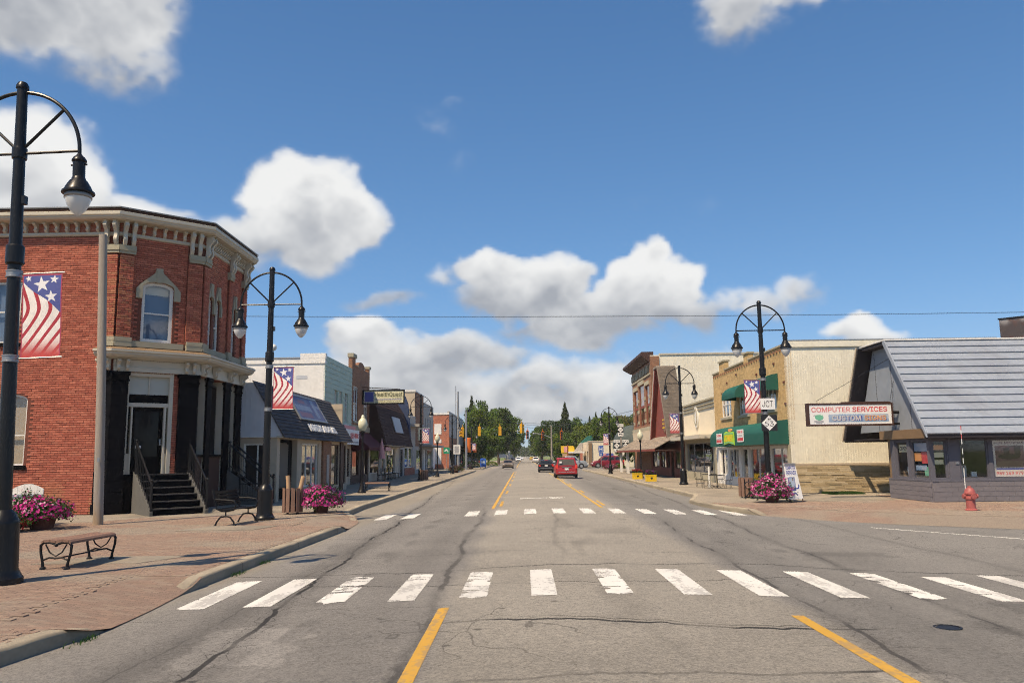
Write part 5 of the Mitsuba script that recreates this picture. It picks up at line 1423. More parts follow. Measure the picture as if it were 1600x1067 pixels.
for fr, u0, u1, z0, z1, m, lab in ((FP, .55, 1.22, 1.6, 1.86, 'sign_cream', 'cream shop poster with dark letters in the narrow left window'), (FP, 1.58, 2.52, 1.62, 1.9, 'print_blue', 'pale blue poster at the top of the second window'), (FP, 1.58, 2.0, 1.3, 1.58, 'print_orange', 'orange picture poster in the second window'), (FP, 2.02, 2.5, 1.22, 1.6, 'print_red', 'red picture poster in the second window'),
                                 (FP, 1.62, 2.3, 1.0, 1.16, 'print_blue', 'low pale blue strip poster in the second window'), (FP, 2.15, 2.52, .82, 1.12, 'print_green', 'small green badge sticker in the second window'), (FQ, .11, .53, 1.66, 1.82, 'print_orange', 'orange strip sign, top of three in the third window'), (FQ, .11, .53, 1.42, 1.58, 'sign_cream', 'cream strip sign, middle of three in the third window'), (FQ, .11, .49, 1.2, 1.34, 'sign_cream', 'cream strip sign, lowest of three in the third window')):
    solo('window_poster', lab, 'poster', fr.box(u0, u1, -.12, -.112, z0, z1), m)
sp = FP.text('OPEN', .6, 1.66, .13, -.112, .003, .55)
solo('poster_lettering', 'dark letters reading OPEN on the cream window poster', 'lettering', sp, 'print_black')
bp = thing('window_banner', 'large framed brown picture poster leaning in the right window', 'poster')
part(bp, 'sheet', FQ.box(2.09, 3.20, -.13, -.11, .78, 1.95), 'print_silver')
part(bp, 'picture', FQ.box(2.18, 3.11, -.109, -.106, 1.08, 1.78), 'print_brown')
part(bp, 'picture', FQ.poly(unary_union([affinity.scale(Point(2.62, 1.42).buffer(1, 8), .36, .09), sbox(2.45, 1.42, 2.64, 1.7), sbox(2.8, 1.45, 3.0, 1.75)]), -.105, -.102), 'brown_paint')
part(bp, 'picture', FQ.box(2.2, 3.09, -.105, -.103, 1.10, 1.28), 'wood_slat')
part(bp, 'lettering', FQ.text('PURE MICHIGAN', 2.17, 1.83, .07, -.109, .003, .95), 'print_brown')
part(bp, 'lettering', FQ.text('989 269 9791', 2.17, .84, .10, -.109, .003, .95), 'print_red')
part(bp, 'small_print', FQ.box(2.17, 3.12, -.109, -.106, 1.0, 1.05), 'print_navy')
for u, z, s_, m, lab in ((1.05, .86, .34, 'print_grey', 'pale grey board standing inside the shop window'), (1.55, .86, .17, 'sign_white', 'small white box inside the shop window')):
    solo('window_display', lab, 'display', FQ.box(u, u + s_, -.5, -.45, .74, .74 + s_ * 1.2), m)
solo('display_ledge', 'tan display ledge low inside the shop window', 'ledge', FQ.box(1.05, 1.85, -.7, -.3, .70, .78), 'brown_fascia')
solo('window_bottle', 'blue patterned vase shaped display inside the left shop window', 'display', lathe([(.1, 0), (.14, .1), (.15, .3), (.1, .5), (.06, .56)], 14, *FP.pt(.9, -.35, .72)), 'print_blue', 40)

# sign hanging off the gable
FSg = Fr(10.03, 28.3, 1, 0)
s = thing('computer_sign', 'white hanging sign reading COMPUTER SERVICES and CUSTOM SIGNS beside the steep roof', 'sign')
part(s, 'frame', cat([FSg.box(0, 3.0, -.12, .12, 2.54, 2.60), FSg.box(0, 3.0, -.12, .12, 3.28, 3.34), FSg.box(0, .06, -.12, .12, 2.6, 3.28), FSg.box(2.94, 3.0, -.12, .12, 2.6, 3.28), FSg.box(1.25, 2.95, -.08, .08, 3.34, 3.38)]), 'brown_paint')
part(s, 'face', FSg.box(.06, 2.94, -.1, .1, 2.6, 3.28), 'sign_white')
part(s, 'lettering', FSg.text('COMPUTER', .14, 3.03, .165, .101, .006, 1.36), 'print_faded_red')
part(s, 'lettering', FSg.text('SERVICES', 1.58, 3.03, .165, .101, .006, 1.22), 'print_red')
part(s, 'blue_plate', FSg.poly(sbox(.76, 2.70, 2.80, 2.92).buffer(.03), .101, .106), 'print_blue')
part(s, 'letter_shadow', FSg.text('CUSTOM SIGNS', .86, 2.715, .165, .107, .004, 1.9), 'print_navy')
part(s, 'lettering', FSg.text('CUSTOM', .85, 2.73, .165, .112, .006, 1.0), 'print_silver')
part(s, 'lettering', FSg.text('SIGNS', 1.98, 2.73, .165, .112, .006, .76), 'print_orange')
part(s, 'badge', FSg.poly(unary_union([affinity.scale(Point(.40, 2.84).buffer(1, 5), .15, .10), sbox(.28, 2.80, .34, 2.93), sbox(.47, 2.80, .53, 2.92)]), .101, .108), 'print_green')
part(s, 'badge_shadow', FSg.poly(unary_union([sbox(.22, 2.68, .55, 2.73), sbox(.28, 2.63, .50, 2.67), Polygon([(.2, 2.9), (.28, 2.88), (.26, 2.94)])]), .101, .107), 'print_grey')
part(s, 'hanger', cat([tube([(10.4, 28.3, 3.34), (10.4, 28.3, 3.42), (13.5, 28.6, 5.1)], .008, 5), tube([(13.0, 28.3, 3.0), (13.5, 28.3, 3.0)], .05, 8), tube([(13.0, 28.3, 2.6), (13.5, 28.3, 2.6)], .04, 8), tube([(13.0, 28.3, 3.42), (13.5, 28.7, 4.7)], .008, 5)]), 'black_iron')
rb = thing('rusty_tank', 'rusty dark metal box standing on a roof behind the steep roofed shop', 'tank')
part(rb, 'box', slab(Polygon([(24.3, 40.2), (25.7, 39.0), (29.0, 39.6), (27.6, 41.8)]), 5.9, 8.2), 'rust')
part(rb, 'rim', slab(Polygon([(24.3, 40.2), (25.7, 39.0), (29.0, 39.6), (27.6, 41.8)]).buffer(.05), 8.2, 8.26), 'black_iron')
for x, y in ((25.7, 38.95), (27.3, 39.2)):
    part(rb, 'strut', tube([(x, y, 5.9), (x, y, 8.2)], .09, 8), 'galvanised')
part(rb, 'stand', slab(Polygon([(24.8, 40.1), (25.8, 39.3), (28.4, 39.8), (27.5, 41.4)]), -.2, 5.89), 'rust')

# ------------------------------------------------------------------ street lamps with banners
ha, hb_ = .87, .93
arc = np.array([[ha * math.cos(a), 0, 6.0 + hb_ * math.sin(a)] for a in np.linspace(0, math.pi, 33)])
LAMP = {
    'base': (shape(lathe([(.27, 0), (.27, .07), (.245, .10), (.205, .19), (.20, .78), (.205, .80), (.19, .84), (.15, .92), (.10, .97)], 24), 35), 'black_metal'),
    'pole': (shape(lathe([(.098, .9), (.092, 3.0), (.082, 5.0), (.072, 6.6), (.07, 6.98), (.085, 6.99), (.085, 7.03), (.06, 7.08), (.02, 7.10)], 18), 35), 'black_metal'),
    'collar': (shape(lathe([(.105, 4.36), (.12, 4.38), (.12, 4.62), (.105, 4.64)], 16), 35), 'black_metal'),
    'collar_2': (shape(lathe([(.095, 5.92), (.10, 5.94), (.10, 6.06), (.095, 6.08)], 16), 35), 'black_metal'),
    'sensor': (shape(mv(trimesh.creation.box((.05, .08, .12)), .10, 0, 5.3)), 'black_metal'),
    'arch': (shape(tube(np.vstack([[[ha, 0, 5.92]], arc, [[-ha, 0, 5.92]]]), .027, 10), 35), 'black_metal'),
    'crossbar': (shape(tube([(-ha, 0, 6.0), (ha, 0, 6.0)], .021, 8), 35), 'black_metal'),
    'strut': (shape(tube([(.04, 0, 6.06), (ha * .72, 0, 6.0 + hb_ * .69)], .022, 8), 35), 'black_metal'),
    'strut_2': (shape(tube([(-.04, 0, 6.06), (-ha * .72, 0, 6.0 + hb_ * .69)], .022, 8), 35), 'black_metal'),
}
HEAD = shape(lathe([(.03, 5.95), (.05, 5.92), (.075, 5.90), (.098, 5.86), (.10, 5.84), (.082, 5.82), (.082, 5.60), (.09, 5.59), (.095, 5.565), (.12, 5.54), (.165, 5.46), (.19, 5.40), (.215, 5.385), (.218, 5.36), (.195, 5.345), (.0, 5.345)][::-1], 26), 35)
GLOBE = shape(lathe([(.0, 5.035), (.035, 5.045), (.09, 5.10), (.14, 5.18), (.17, 5.27), (.178, 5.343)], 26), True)
CLEAR = shape(lathe([(.181, 5.285), (.184, 5.342)], 26), True)
LUG = shape(cat([tube([(-.115, 0, 5.79), (.115, 0, 5.79)], .014, 6), tube([(-.12, 0, 5.44), (-.17, 0, 5.47)], .02, 6)]), 35)
BRACKETS = [shape(cat([tube([(0, 0, z), (.72, 0, z)], .011, 6)] + [lathe([(.10, z - .05), (.108, z - .045), (.108, z - .03), (.10, z - .025), (.10, z + .03), (.108, z + .035), (.108, z + .05), (.10, z + .055)], 16)]), 35) for z in (3.02, 4.22)]
gu, gv = np.meshgrid(np.linspace(0, 1, 12), np.linspace(0, 1, 24), indexing='ij')
bw, bh = .56, 1.17


def banner_mesh(seed):
    wave = .018 * np.sin(gv * 5 + seed) * gu + .012 * np.sin(gu * 4 + gv * 3 + seed * 2)
    v = np.stack([.13 + gu * bw, wave, 3.035 + gv * bh], -1).reshape(-1, 3)
    i = (np.arange(11)[:, None] * 24 + np.arange(23)).ravel()
    return trimesh.Trimesh(v, np.vstack([np.stack([i, i + 24, i + 25], 1), np.stack([i, i + 25, i + 1], 1)]), process=False), np.stack([gu, gv], -1).reshape(-1, 2)


BANNERS = [shape(*(lambda mu_: (mu_[0], True, mu_[1]))(banner_mesh(s))) for s in (.4, 2.1)]
BANNERS_L = [shape(*(lambda mu_: (mv(mu_[0], -.82), True, mu_[1]))(banner_mesh(s))) for s in (1.1, 3.0)]
lamps = [(-7.11, 11.0, 1.015, 1, 'nearest black twin arm street lamp at the left edge beside the brick building'), (-7.02, 21.8, .985, 1, 'black twin arm street lamp beside the black bench on the left'), (8.72, 28.8, 1.01, -1, 'black twin arm street lamp carrying the junction signs on the right'),
         (8.57, 43.3, .905, -1, 'black twin arm street lamp in front of the low cream shop'), (-7.36, 57.3, .865, 1, 'black twin arm street lamp in front of the brown mansard shop'), (7.55, 70.0, .82, -1, 'black twin arm street lamp past the corner block near the route signs'), (-6.85, 77.0, .80, 0, 'black twin arm street lamp in front of the tan hall'), (-7.0, 108.0, .8, 1, 'far black twin arm street lamp beside the blue newspaper box')]
for k, (x, y, s, side, lab) in enumerate(lamps):
    at = place(x, y, 0, (0, .01, -.02, .03, 0, .02, 0, 0)[k], s)
    if k == 0:
        at = T().translate([x, y, 0]).rotate([0, 1, 0], -1.9).scale(s)      # leans a little to the left
    t = thing('street_lamp', lab, 'street lamp', 'twin arm lamps along the street')
    for nm, (m, mt) in LAMP.items():
        part(t, nm.replace('_2', ''), m, mt, at=at)
    for sx in (ha, -ha):
        h = part(t, 'lamp_head', HEAD, 'black_metal', at=at @ T().translate([sx, 0, 0]))
        part(h, 'globe', GLOBE, 'lamp_glass', at=at @ T().translate([sx, 0, 0]))
        part(h, 'clear_band', CLEAR, 'lamp_clear', at=at @ T().translate([sx, 0, 0]))
        part(h, 'lug', LUG, 'black_metal', at=at @ T().translate([sx, 0, 0]))
    if side:
        bt = at if side > 0 else at @ T().scale([-1, 1, 1])
        bn = thing('flag_banner', 'stars and stripes banner on the ' + ('nearest lamp at the left edge', 'second left lamp beside the black bench', 'right lamp above the junction sign', 'right lamp before the low cream shop', 'left lamp before the brown mansard shop', 'right lamp near the route signs', '', 'farthest left lamp beyond the crossing')[k], 'banner', 'patriotic banners on the lamps')
        part(bn, 'cloth', (BANNERS if side > 0 else BANNERS_L)[k % 2], 'flag_print', at=at)
        for m in BRACKETS:
            part(bn, 'bracket', m, 'rail_metal', at=at @ T().rotate([0, 0, 1], 0 if side > 0 else 180))

GL = {'post': (shape(lathe([(.20, 0), (.20, .06), (.16, .10), (.10, .32), (.075, .42), (.05, .6), (.045, 2.6), (.05, 2.62), (.09, 2.72), (.10, 2.80), (.06, 2.84)], 18), 35), 'black_iron'),
      'globe': (shape(lathe([(.09, 2.83), (.17, 2.92), (.215, 3.05), (.22, 3.16), (.18, 3.31), (.11, 3.40), (.075, 3.44), (.09, 3.47), (.06, 3.53), (.02, 3.58)], 22), 35), 'globe_glass')}
for x, y, s, lab in ((-7.6, 37.7, 1.02, 'low lamp post with a cream globe in front of the shingled shop'), (-7.1, 66, 1.0, 'low lamp post with a cream globe near the far bench on the left'), (8.14, 55.8, .93, 'low lamp post with a cream globe between the yellow planters')):
    t = thing('globe_lamp', lab, 'street lamp', 'globe lamps on low posts')
    for nm, (m, mt) in GL.items():
        part(t, nm, m, mt, at=place(x, y, 0, 0, s))

# ------------------------------------------------------------------ signs
FJ = Fr(8.5, 28.66, 1, 0)
s = thing('junction_sign', 'small white sign reading JCT on the right street lamp', 'road sign')
part(s, 'plate', FJ.poly(sbox(.05, 3.19, .53, 3.55).buffer(.02), .0, .012), 'sign_white')
part(s, 'lettering', FJ.text('JCT', .10, 3.26, .22, .0125, .004, .38, False), 'print_black')
part(s, 'clamp', FJ.box(.18, .3, -.06, -.001, 3.3, 3.36), 'rail_metal')
s = thing('route_sign', 'black and white diamond route sign reading M 53 on the right street lamp', 'road sign')
part(s, 'plate', FJ.poly(sbox(.05, 2.43, .57, 2.95).buffer(.025), .0, .012), 'print_black')
part(s, 'diamond', FJ.poly(Polygon([(.31, 2.42), (.58, 2.69), (.31, 2.96), (.04, 2.69)]), .0125, .016), 'sign_white')
part(s, 'lettering', FJ.text('M', .26, 2.79, .075, .0165, .004, .10), 'print_black')
part(s, 'lettering', FJ.text('53', .16, 2.575, .175, .0165, .004, .30, False), 'print_black')
part(s, 'clamp', FJ.box(.2, .3, -.06, -.001, 2.66, 2.74), 'rail_metal')

s = thing('route_sign_post', 'wooden post with stacked white and black route signs on the far right pavement', 'road sign')
FK = Fr(9.38, 76.9, 1, 0)
part(s, 'post', bb(9.33, 9.45, 76.94, 77.05, 0, 4.6), 'old_wood')
for cx, zt, top_, num, ar_ in ((-.02, 4.55, 'WEST', '142', 'left'), (-.42, 3.05, 'SOUTH', '53', 'up'), (.42, 3.05, 'NORTH', '53', 'right')):
    tp = part(s, 'banner_plate', FK.box(cx - .29, cx + .29, .02, .035, zt - .27, zt), 'sign_white')
    part(tp, 'lettering', FK.text(top_, cx - .22, zt - .21, .14, .0355, .006, .44), 'print_black')
    dp = part(s, 'diamond_plate', FK.box(cx - .27, cx + .27, .02, .035, zt - .82, zt - .29), 'print_black')
    part(dp, 'diamond', FK.poly(Polygon([(cx, zt - .82), (cx + .27, zt - .555), (cx, zt - .29), (cx - .27, zt - .555)]), .0355, .042), 'sign_white')
    part(dp, 'lettering', FK.text(num, cx - .12, zt - .64, .16, .0425, .006, .24), 'print_black')
    ap = part(s, 'arrow_plate', FK.box(cx - .26, cx + .26, .02, .035, zt - 1.16, zt - .84), 'sign_white')
    pg = {'up': Polygon([(-.05, -.11), (.05, -.11), (.05, .0), (.12, .0), (0, .12), (-.12, .0), (-.05, .0)]), 'right': Polygon([(-.2, -.03), (.06, -.03), (.06, -.1), (.2, 0), (.06, .1), (.06, .03), (-.2, .03)]), 'left': Polygon([(.16, -.1), (.16, .06), (-.06, .06), (-.06, .11), (-.2, .02), (-.06, -.07), (-.06, -.01), (.1, -.01), (.1, -.1)])}[ar_]
    part(ap, 'arrow', FK.poly(affinity.translate(pg, cx, zt - 1.0), .0355, .042), 'print_black')
part(s, 'small_plate', FK.box(-.02, .28, .02, .035, 1.45, 1.85), 'sign_white')
part(s, 'crosspiece', FK.box(-.6, .6, -.02, .0195, 2.4, 2.5), 'rail_metal')

sa = thing('sidewalk_sign', 'white folding pavement sign reading COMPUTER REPAIR beside the pink flower tub', 'sign')
FZ = Fr(8.72, 26.95, .96, .28)
lean = lambda m, u0=0: m
brd = Polygon([(0, .10), (.56, .10), (.44, 1.28), (.02, 1.28)])
def tilt(m):
    v = (m.vertices - FZ.o); d = v @ FZ.n
    v = v - FZ.n * (v[:, 2:3] * .16 - .1)
    return trimesh.Trimesh(v + FZ.o, m.faces, process=False)
part(sa, 'board', tilt(FZ.poly(brd, .0, .025)), 'sign_white')
part(sa, 'lettering', tilt(FZ.text('COMPUTER', .06, 1.08, .10, .026, .005, .36)), 'print_navy')
part(sa, 'lettering', tilt(FZ.text('REPAIR', .06, .90, .13, .026, .005, .37)), 'print_navy')
part(sa, 'picture', tilt(FZ.poly(sbox(.12, .50, .30, .78).buffer(.02), .026, .03)), 'print_blue')
part(sa, 'picture_frame', tilt(FZ.poly(sbox(.10, .48, .32, .80).buffer(.02).difference(sbox(.12, .5, .3, .78).buffer(.02)), .026, .032), ), 'print_navy')
part(sa, 'picture', tilt(FZ.poly(unary_union([LineString([(.30, .44), (.44, .46), (.46, .56)]).buffer(.02), sbox(.12, .38, .34, .44), LineString([(.14, .26), (.30, .30), (.36, .24)]).buffer(.022)]), .026, .03)), 'print_navy')
part(sa, 'back_board', xf(tilt(FZ.poly(brd, .0, .02)), np.eye(4)) if 0 else trimesh.Trimesh((lambda v: v - FZ.n * (.36 - v[:, 2:3] * .26))(FZ.poly(brd, -.03, -.01).vertices), FZ.poly(brd, -.03, -.01).faces, process=False), 'print_grey')
for u in (.02, .53):
    part(sa, 'foot', tube([FZ.pt(u, .10, .12), FZ.pt(u, .12, .0)], .02, 6), 'brown_paint')

# ------------------------------------------------------------------ traffic signals, poles, wires
def signal_meshes():
    body = cat([bb(-.15, .15, -.10, .10, z, z + .30) for z in (0, .315, .63)] + [tube([(0, 0, .93), (0, 0, 1.25)], .03, 6), bb(-.08, .08, -.06, .06, .93, .99)])
    vis = cat([lathe([(.125, 0), (.125, .2)], 12) for _ in range(1)])
    rot = np.array([[1, 0, 0, 0], [0, 0, -1, -.10], [0, 1, 0, 0], [0, 0, 0, 1.0]])
    return body, [xf(mv(xf(vis, rot), z=z + .15), np.eye(4)) for z in (0, .315, .63)], [xf(mv(xf(lathe([(0, .02), (.11, .02), (.115, 0)], 14), rot), z=z + .15), np.eye(4)) for z in (0, .315, .63)]


SB_, SV_, SL_ = signal_meshes()
SBS, SVS, SLS = shape(SB_), [shape(m, 30) for m in SV_], [shape(m, 30) for m in SL_]
for x, y, z, rz, mat, lab in ((-7.6, 100, 4.05, -1.15, 'signal_yellow', 'yellow traffic signal turned sideways near the grey steel pole'), (-5.71, 104, 4.27, math.pi, 'signal_yellow', 'yellow traffic signal seen from behind, left of the pair over the left lane'), (-3.03, 104, 4.27, math.pi, 'signal_yellow', 'yellow traffic signal seen from behind, right of the pair over the left lane'),
                              (-.2, 102, 4.5, 2.4, 'signal_yellow', 'yellow traffic signal over the middle of the crossing, highest on the wire'), (.6, 112, 3.95, 0, 'signal_orange', 'orange traffic signal facing the street over the middle of the road'), (2.74, 112, 3.8, 0, 'signal_orange', 'orange traffic signal above the dark hatchback'), (5.34, 112, 3.82, 0, 'signal_orange', 'orange traffic signal above the red minivan')):
    at = place(x, y, z, rz, 1.25)
    t = thing('traffic_signal', lab, 'traffic light', 'signals hung over the crossing')
    part(t, 'housing', SBS, mat, at=at)
    for a in range(3):
        part(t, 'visor', SVS[a], mat if mat == 'signal_yellow' else 'lens_dark', at=at)
        part(t, 'lens', SLS[a], 'lamp_red' if (mat == 'signal_orange' and a == 2) else 'lens_dark', at=at)


def wire(name, lab, pts, r, sag, mat='black_iron'):
    p = []
    for a, b_ in zip(pts[:-1], pts[1:]):
        a, b_ = np.array(a, float), np.array(b_, float)
        for t in np.linspace(0, 1, 14)[: 14 if b_ is pts[-1] else 14]:
            p.append(a + (b_ - a) * t - np.array([0, 0, sag * 4 * t * (1 - t)]))
    solo(name, lab, 'cable', tube(np.array(p), r, 5), mat)


wire('overhead_wire', 'thin dark wire high across the whole street', [(-26, 40, 9.15), (40, 40, 8.60)], .013, .28)
wire('signal_wire', 'dark wire carrying the traffic signals over the far crossing', [(-7.15, 100, 6.6), (4.1, 116, 5.75), (11.2, 79, 6.0)], .02, .12)
wire('signal_wire', 'second dark wire over the far crossing, from the grey pole to the right', [(-7.15, 100, 6.5), (-.2, 102, 5.85), (12, 112, 6.1)], .018, .25)
wire('signal_wire', 'low wire holding the orange signals beyond the crossing', [(-9, 108, 6.6), (5.4, 112, 5.12), (14, 114, 5.8)], .018, .1)
t = thing('steel_pole', 'tall grey steel pole with a thin rod at the end of the left row', 'pole')
part(t, 'shaft', lathe([(.15, 0), (.13, 4), (.10, 8.6), (.09, 8.7)], 12, -7.1, 87), 'galvanised', 35)
part(t, 'rod', tube([(-7.35, 87, 6.0), (-7.35, 87, 9.3)], .04, 6), 'galvanised')
part(t, 'clamp', cat([tube([(-7.4, 87, z), (-7.05, 87, z)], .03, 6) for z in (6.2, 7.6, 8.5)]), 'galvanised')
part(t, 'sign_plate', Fr(-7.6, 86.8, 1, 0).box(0, .75, .0, .03, 1.9, 2.9), 'sign_white')
part(t, 'sign_panel', Fr(-7.6, 86.8, 1, 0).box(.12, .6, .031, .04, 2.0, 2.75), 'print_grey')
t = thing('steel_pole', 'pale steel signal pole standing beyond the tall grey pole', 'pole')
part(t, 'shaft', lathe([(.14, 0), (.11, 7.3), (.12, 7.4)], 12, -7.15, 100), 'galvanised', 35)
part(t, 'cap', cat([bb(-7.3, -6.7, 99.9, 100.1, 7.2, 7.3), bb(-6.9, -6.6, 99.8, 100.2, 7.31, 7.5)]), 'black_iron')
t = thing('wooden_pole', 'grey wooden utility pole in front of the red brick wall', 'utility pole')
part(t, 'shaft', tube([(-10.98, 20.75, -.1), (-11.15, 20.8, 3.6), (-11.38, 20.85, 7.72)], [.125, .115, .105], 14), 'old_wood', 40)
part(t, 'plate', bb(-11.03, -10.97, 20.60, 20.625, 1.6, 1.72), 'rail_metal')
t = thing('wooden_pole', 'slim grey pole with a curved light arm on the right beyond the crossing', 'utility pole')
part(t, 'shaft', tube([(4.05, 116, -.3), (4.12, 116, 5.9)], [.14, .11], 10), 'old_wood', 40)
part(t, 'arm', tube([(4.12, 116, 4.1), (3.4, 116, 4.45), (2.4, 116, 4.75), (1.5, 116, 4.85)], .05, 6), 'galvanised')
part(t, 'lamp', mv(trimesh.creation.icosphere(1, .16), 1.5, 116, 4.8), 'galvanised', 40)
t = thing('light_mast', 'thin mast with a long light arm over the far left of the road', 'street lamp')
part(t, 'shaft', tube([(-3.9, 190, 0), (-3.9, 190, 6.8)], .1, 8), 'galvanised')
part(t, 'arm', tube([(-3.9, 190, 6.6), (-2.4, 190, 7.3), (-.3, 190, 7.5)], .06, 6), 'galvanised')

# ------------------------------------------------------------------ benches, bins, hydrant, tables
def arc_pts(cx, cz, rx, rz_, a0, a1, n=12):
    return [(cx + rx * math.cos(a), cz + rz_ * math.sin(a)) for a in np.linspace(math.radians(a0), math.radians(a1), n)]


def flat_bench(x, y, rz, s, lab, wood='wood_slat'):
    """A backless bench: slatted seat rolled over at the ends of two heart shaped iron frames. Local y runs along the seat."""
    at = place(x, y, 0, rz, s)
    t = thing('bench', lab, 'bench')
    L = .62
    prof = [(-.24, .40), (-.20, .425), (-.10, .435), (.0, .42), (.10, .435), (.20, .425), (.24, .40)]
    for k in range(len(prof) - 1):
        (a, za), (b_, zb) = prof[k], prof[k + 1]
        q = np.array([[a + .004, za - .02], [b_ - .004, zb - .02], [b_ - .004, zb + .015], [a + .004, za + .015]])
        part(t, 'slat', xf(trimesh.creation.extrude_polygon(Polygon(q), 2 * L, engine='earcut'), np.array([[1, 0, 0, 0], [0, 0, 1, -L], [0, 1, 0, 0], [0, 0, 0, 1.0]])), wood, at=at)
    for yy in (-L + .02, L - .02):
        leg = lambda sg: [(sg * .19, yy, 0), (sg * .20, yy, .10), (sg * .24, yy, .26), (sg * .245, yy, .36), (sg * .20, yy, .408), (sg * .10, yy, .405), (0, yy, .37)]
        part(t, 'end_frame', cat([tube(leg(1), [.028, .02, .02, .022, .022, .02, .018], 8), tube(leg(-1), [.028, .02, .02, .022, .022, .02, .018], 8), tube([(-.2, yy, .14), (-.1, yy, .18), (0, yy, .17), (.1, yy, .18), (.2, yy, .14)], .014, 7), tube([(-.17, yy, .38), (-.1, yy, .26), (0, yy, .20), (.1, yy, .26), (.17, yy, .38)], .011, 6)] + [lathe([(.05, 0), (.045, .03), (.02, .05)], 8, sg * .19, yy) for sg in (1, -1)] + [mv(trimesh.creation.icosphere(1, .028), 0, yy, .365)]), 'black_iron', 40, at=at)
    part(t, 'stretcher', tube([(0, -L, .165), (0, L, .165)], .012, 6), 'black_iron', at=at)
    return t


flat_bench(-7.13, 12.95, .52 - math.pi / 2 + 1.0, 1.0, 'backless bench with brown slatted seat and black iron ends in the near plaza')
flat_bench(-7.2, 39.6, math.pi / 2, .95, 'small backless bench by the kerb in front of the green clapboard building')


def back_bench(x, y, rz, s, lab, wood='black_iron'):
    at = place(x, y, 0, rz, s)
    t = thing('bench', lab, 'bench')
    for k in range(5):
        part(t, 'slat', bb(-.62, .62, -.20 + k * .09, -.125 + k * .09, .40 - .01 * (k in (1, 2, 3)), .425 - .01 * (k in (1, 2, 3))), wood, at=at)
    for k in range(4):
        part(t, 'back_slat', bb(-.62, .62, .27 + k * .025, .295 + k * .025, .50 + k * .095, .58 + k * .095), wood, at=at)
    for sx in (-.58, .58):
        part(t, 'end_frame', cat([tube([(sx, -.22, .40), (sx, -.05, .37), (sx, .12, .37), (sx, .25, .42), (sx, .30, .60), (sx, .37, .90)], .022, 8), tube([(sx, -.26, 0), (sx, -.22, .10), (sx, -.12, .22), (sx, .0, .24), (sx, .14, .22), (sx, .24, .10), (sx, .28, 0)], .022, 8), tube([(sx, .0, .24), (sx, .0, .38)], .02, 6),
                                    tube([(sx, -.22, .40), (sx, -.27, .52), (sx, -.22, .62), (sx, -.05, .64), (sx, .30, .66)], .02, 8), lathe([(.045, 0), (.02, .04)], 8, sx, -.26), lathe([(.045, 0), (.02, .04)], 8, sx, .28)]), 'black_iron', 40, at=at)
    return t


back_bench(-7.32, 20.55, 1.42, .98, 'black iron bench with a back beside the second street lamp')
back_bench(8.4, 29.7, -1.9, .95, 'brown slatted bench mostly hidden behind the right slatted bin', 'wood_slat')
back_bench(8.75, 27.6, -1.75, .9, 'low dark bench behind the pink flower tub on the right', 'wood_slat')
back_bench(-7.5, 66.8, 1.3, .9, 'black bench near the far globe lamp on the left')


def slat_bin(x, y, s, lab, sticks=False):
    at = place(x, y, 0, .3, s)
    t = thing('litter_bin', lab, 'litter bin')
    part(t, 'liner', lathe([(.235, .07), (.24, .70), (.21, .70), (.205, .5)], 18), 'plastic_black', at=at)
    for k in range(12):
        a = k / 12 * 2 * math.pi
        part(t, 'slat', mv(bb(-.055, .055, -.015, .015, .06, .76), .285 * math.sin(a), -.285 * math.cos(a), 0, a), 'wood_slat', at=at)
    part(t, 'hoop', cat([lathe([(.25, z), (.268, z), (.268, z + .03), (.25, z + .03)], 18) for z in (.16, .62)]), 'black_iron', at=at)
    for a in (.6, 2.2, 3.8, 5.4):
        part(t, 'foot', bb(.2 * math.cos(a) - .02, .2 * math.cos(a) + .02, .2 * math.sin(a) - .02, .2 * math.sin(a) + .02, 0, .08), 'black_iron', at=at)
    return at


at = slat_bin(-6.9, 24.0, 1.0, 'brown slatted litter bin with two timber stakes beside the left pink flower tub')
for p, r in (([(-7.02, 24.05, .3), (-7.08, 24.05, 1.13)], .062), ([(-6.78, 24.0, .3), (-6.60, 24.0, 1.10)], .062)):
    st = thing('timber_stake', 'round pale timber stake leaning ' + ('left' if p[1][0] < -7 else 'right') + ' out of the slatted bin', 'stake')
    part(None, st, tube(p, r, 14), 'tan_wood', 40)
slat_bin(8.25, 30.0, .97, 'brown slatted litter bin beside the right pink flower tub')
slat_bin(-7.0, 56.4, .95, 'far brown slatted bin at the foot of the third left lamp')

t = thing('fire_hydrant', 'faded red fire hydrant with a striped marker rod on the right corner', 'fire hydrant')
hx, hy_ = 12.3, 22.45
part(t, 'barrel', lathe([(.155, 0), (.155, .03), (.12, .05), (.118, .30), (.15, .31), (.15, .36), (.125, .37), (.125, .44)], 20, hx, hy_), 'hydrant_red', 35)
part(t, 'bonnet', lathe([(.155, .44), (.155, .475), (.14, .48), (.125, .55), (.085, .60), (.05, .62), (.045, .66), (.0, .665)], 20, hx, hy_), 'hydrant_red', 35)
for dx, dy, r in ((.2, 0, .06), (-.2, 0, .06), (0, -.2, .075)):
    part(t, 'nozzle', tube([(hx, hy_, .385), (hx + dx * .8, hy_ + dy * .8, .385), (hx + dx * .8, hy_ + dy * .8, .385), (hx + dx, hy_ + dy, .385)], [r * .8, r * .8, r, r], 12), 'hydrant_red', 35)
rod = part(t, 'marker_rod', tube([(hx - .06, hy_ + .1, .4), (hx - .03, hy_ + .1, 2.28)], .010, 8), 'sign_white')
for z in (1.15, 1.42, 1.69, 1.96, 2.2):
    part(rod, 'band', tube([(hx - .055 + .016 * (z - .6), hy_ + .1, z), (hx - .055 + .016 * (z - .48), hy_ + .1, z + .12)], .012, 8), 'print_red' if z > 1.9 else 'print_black')

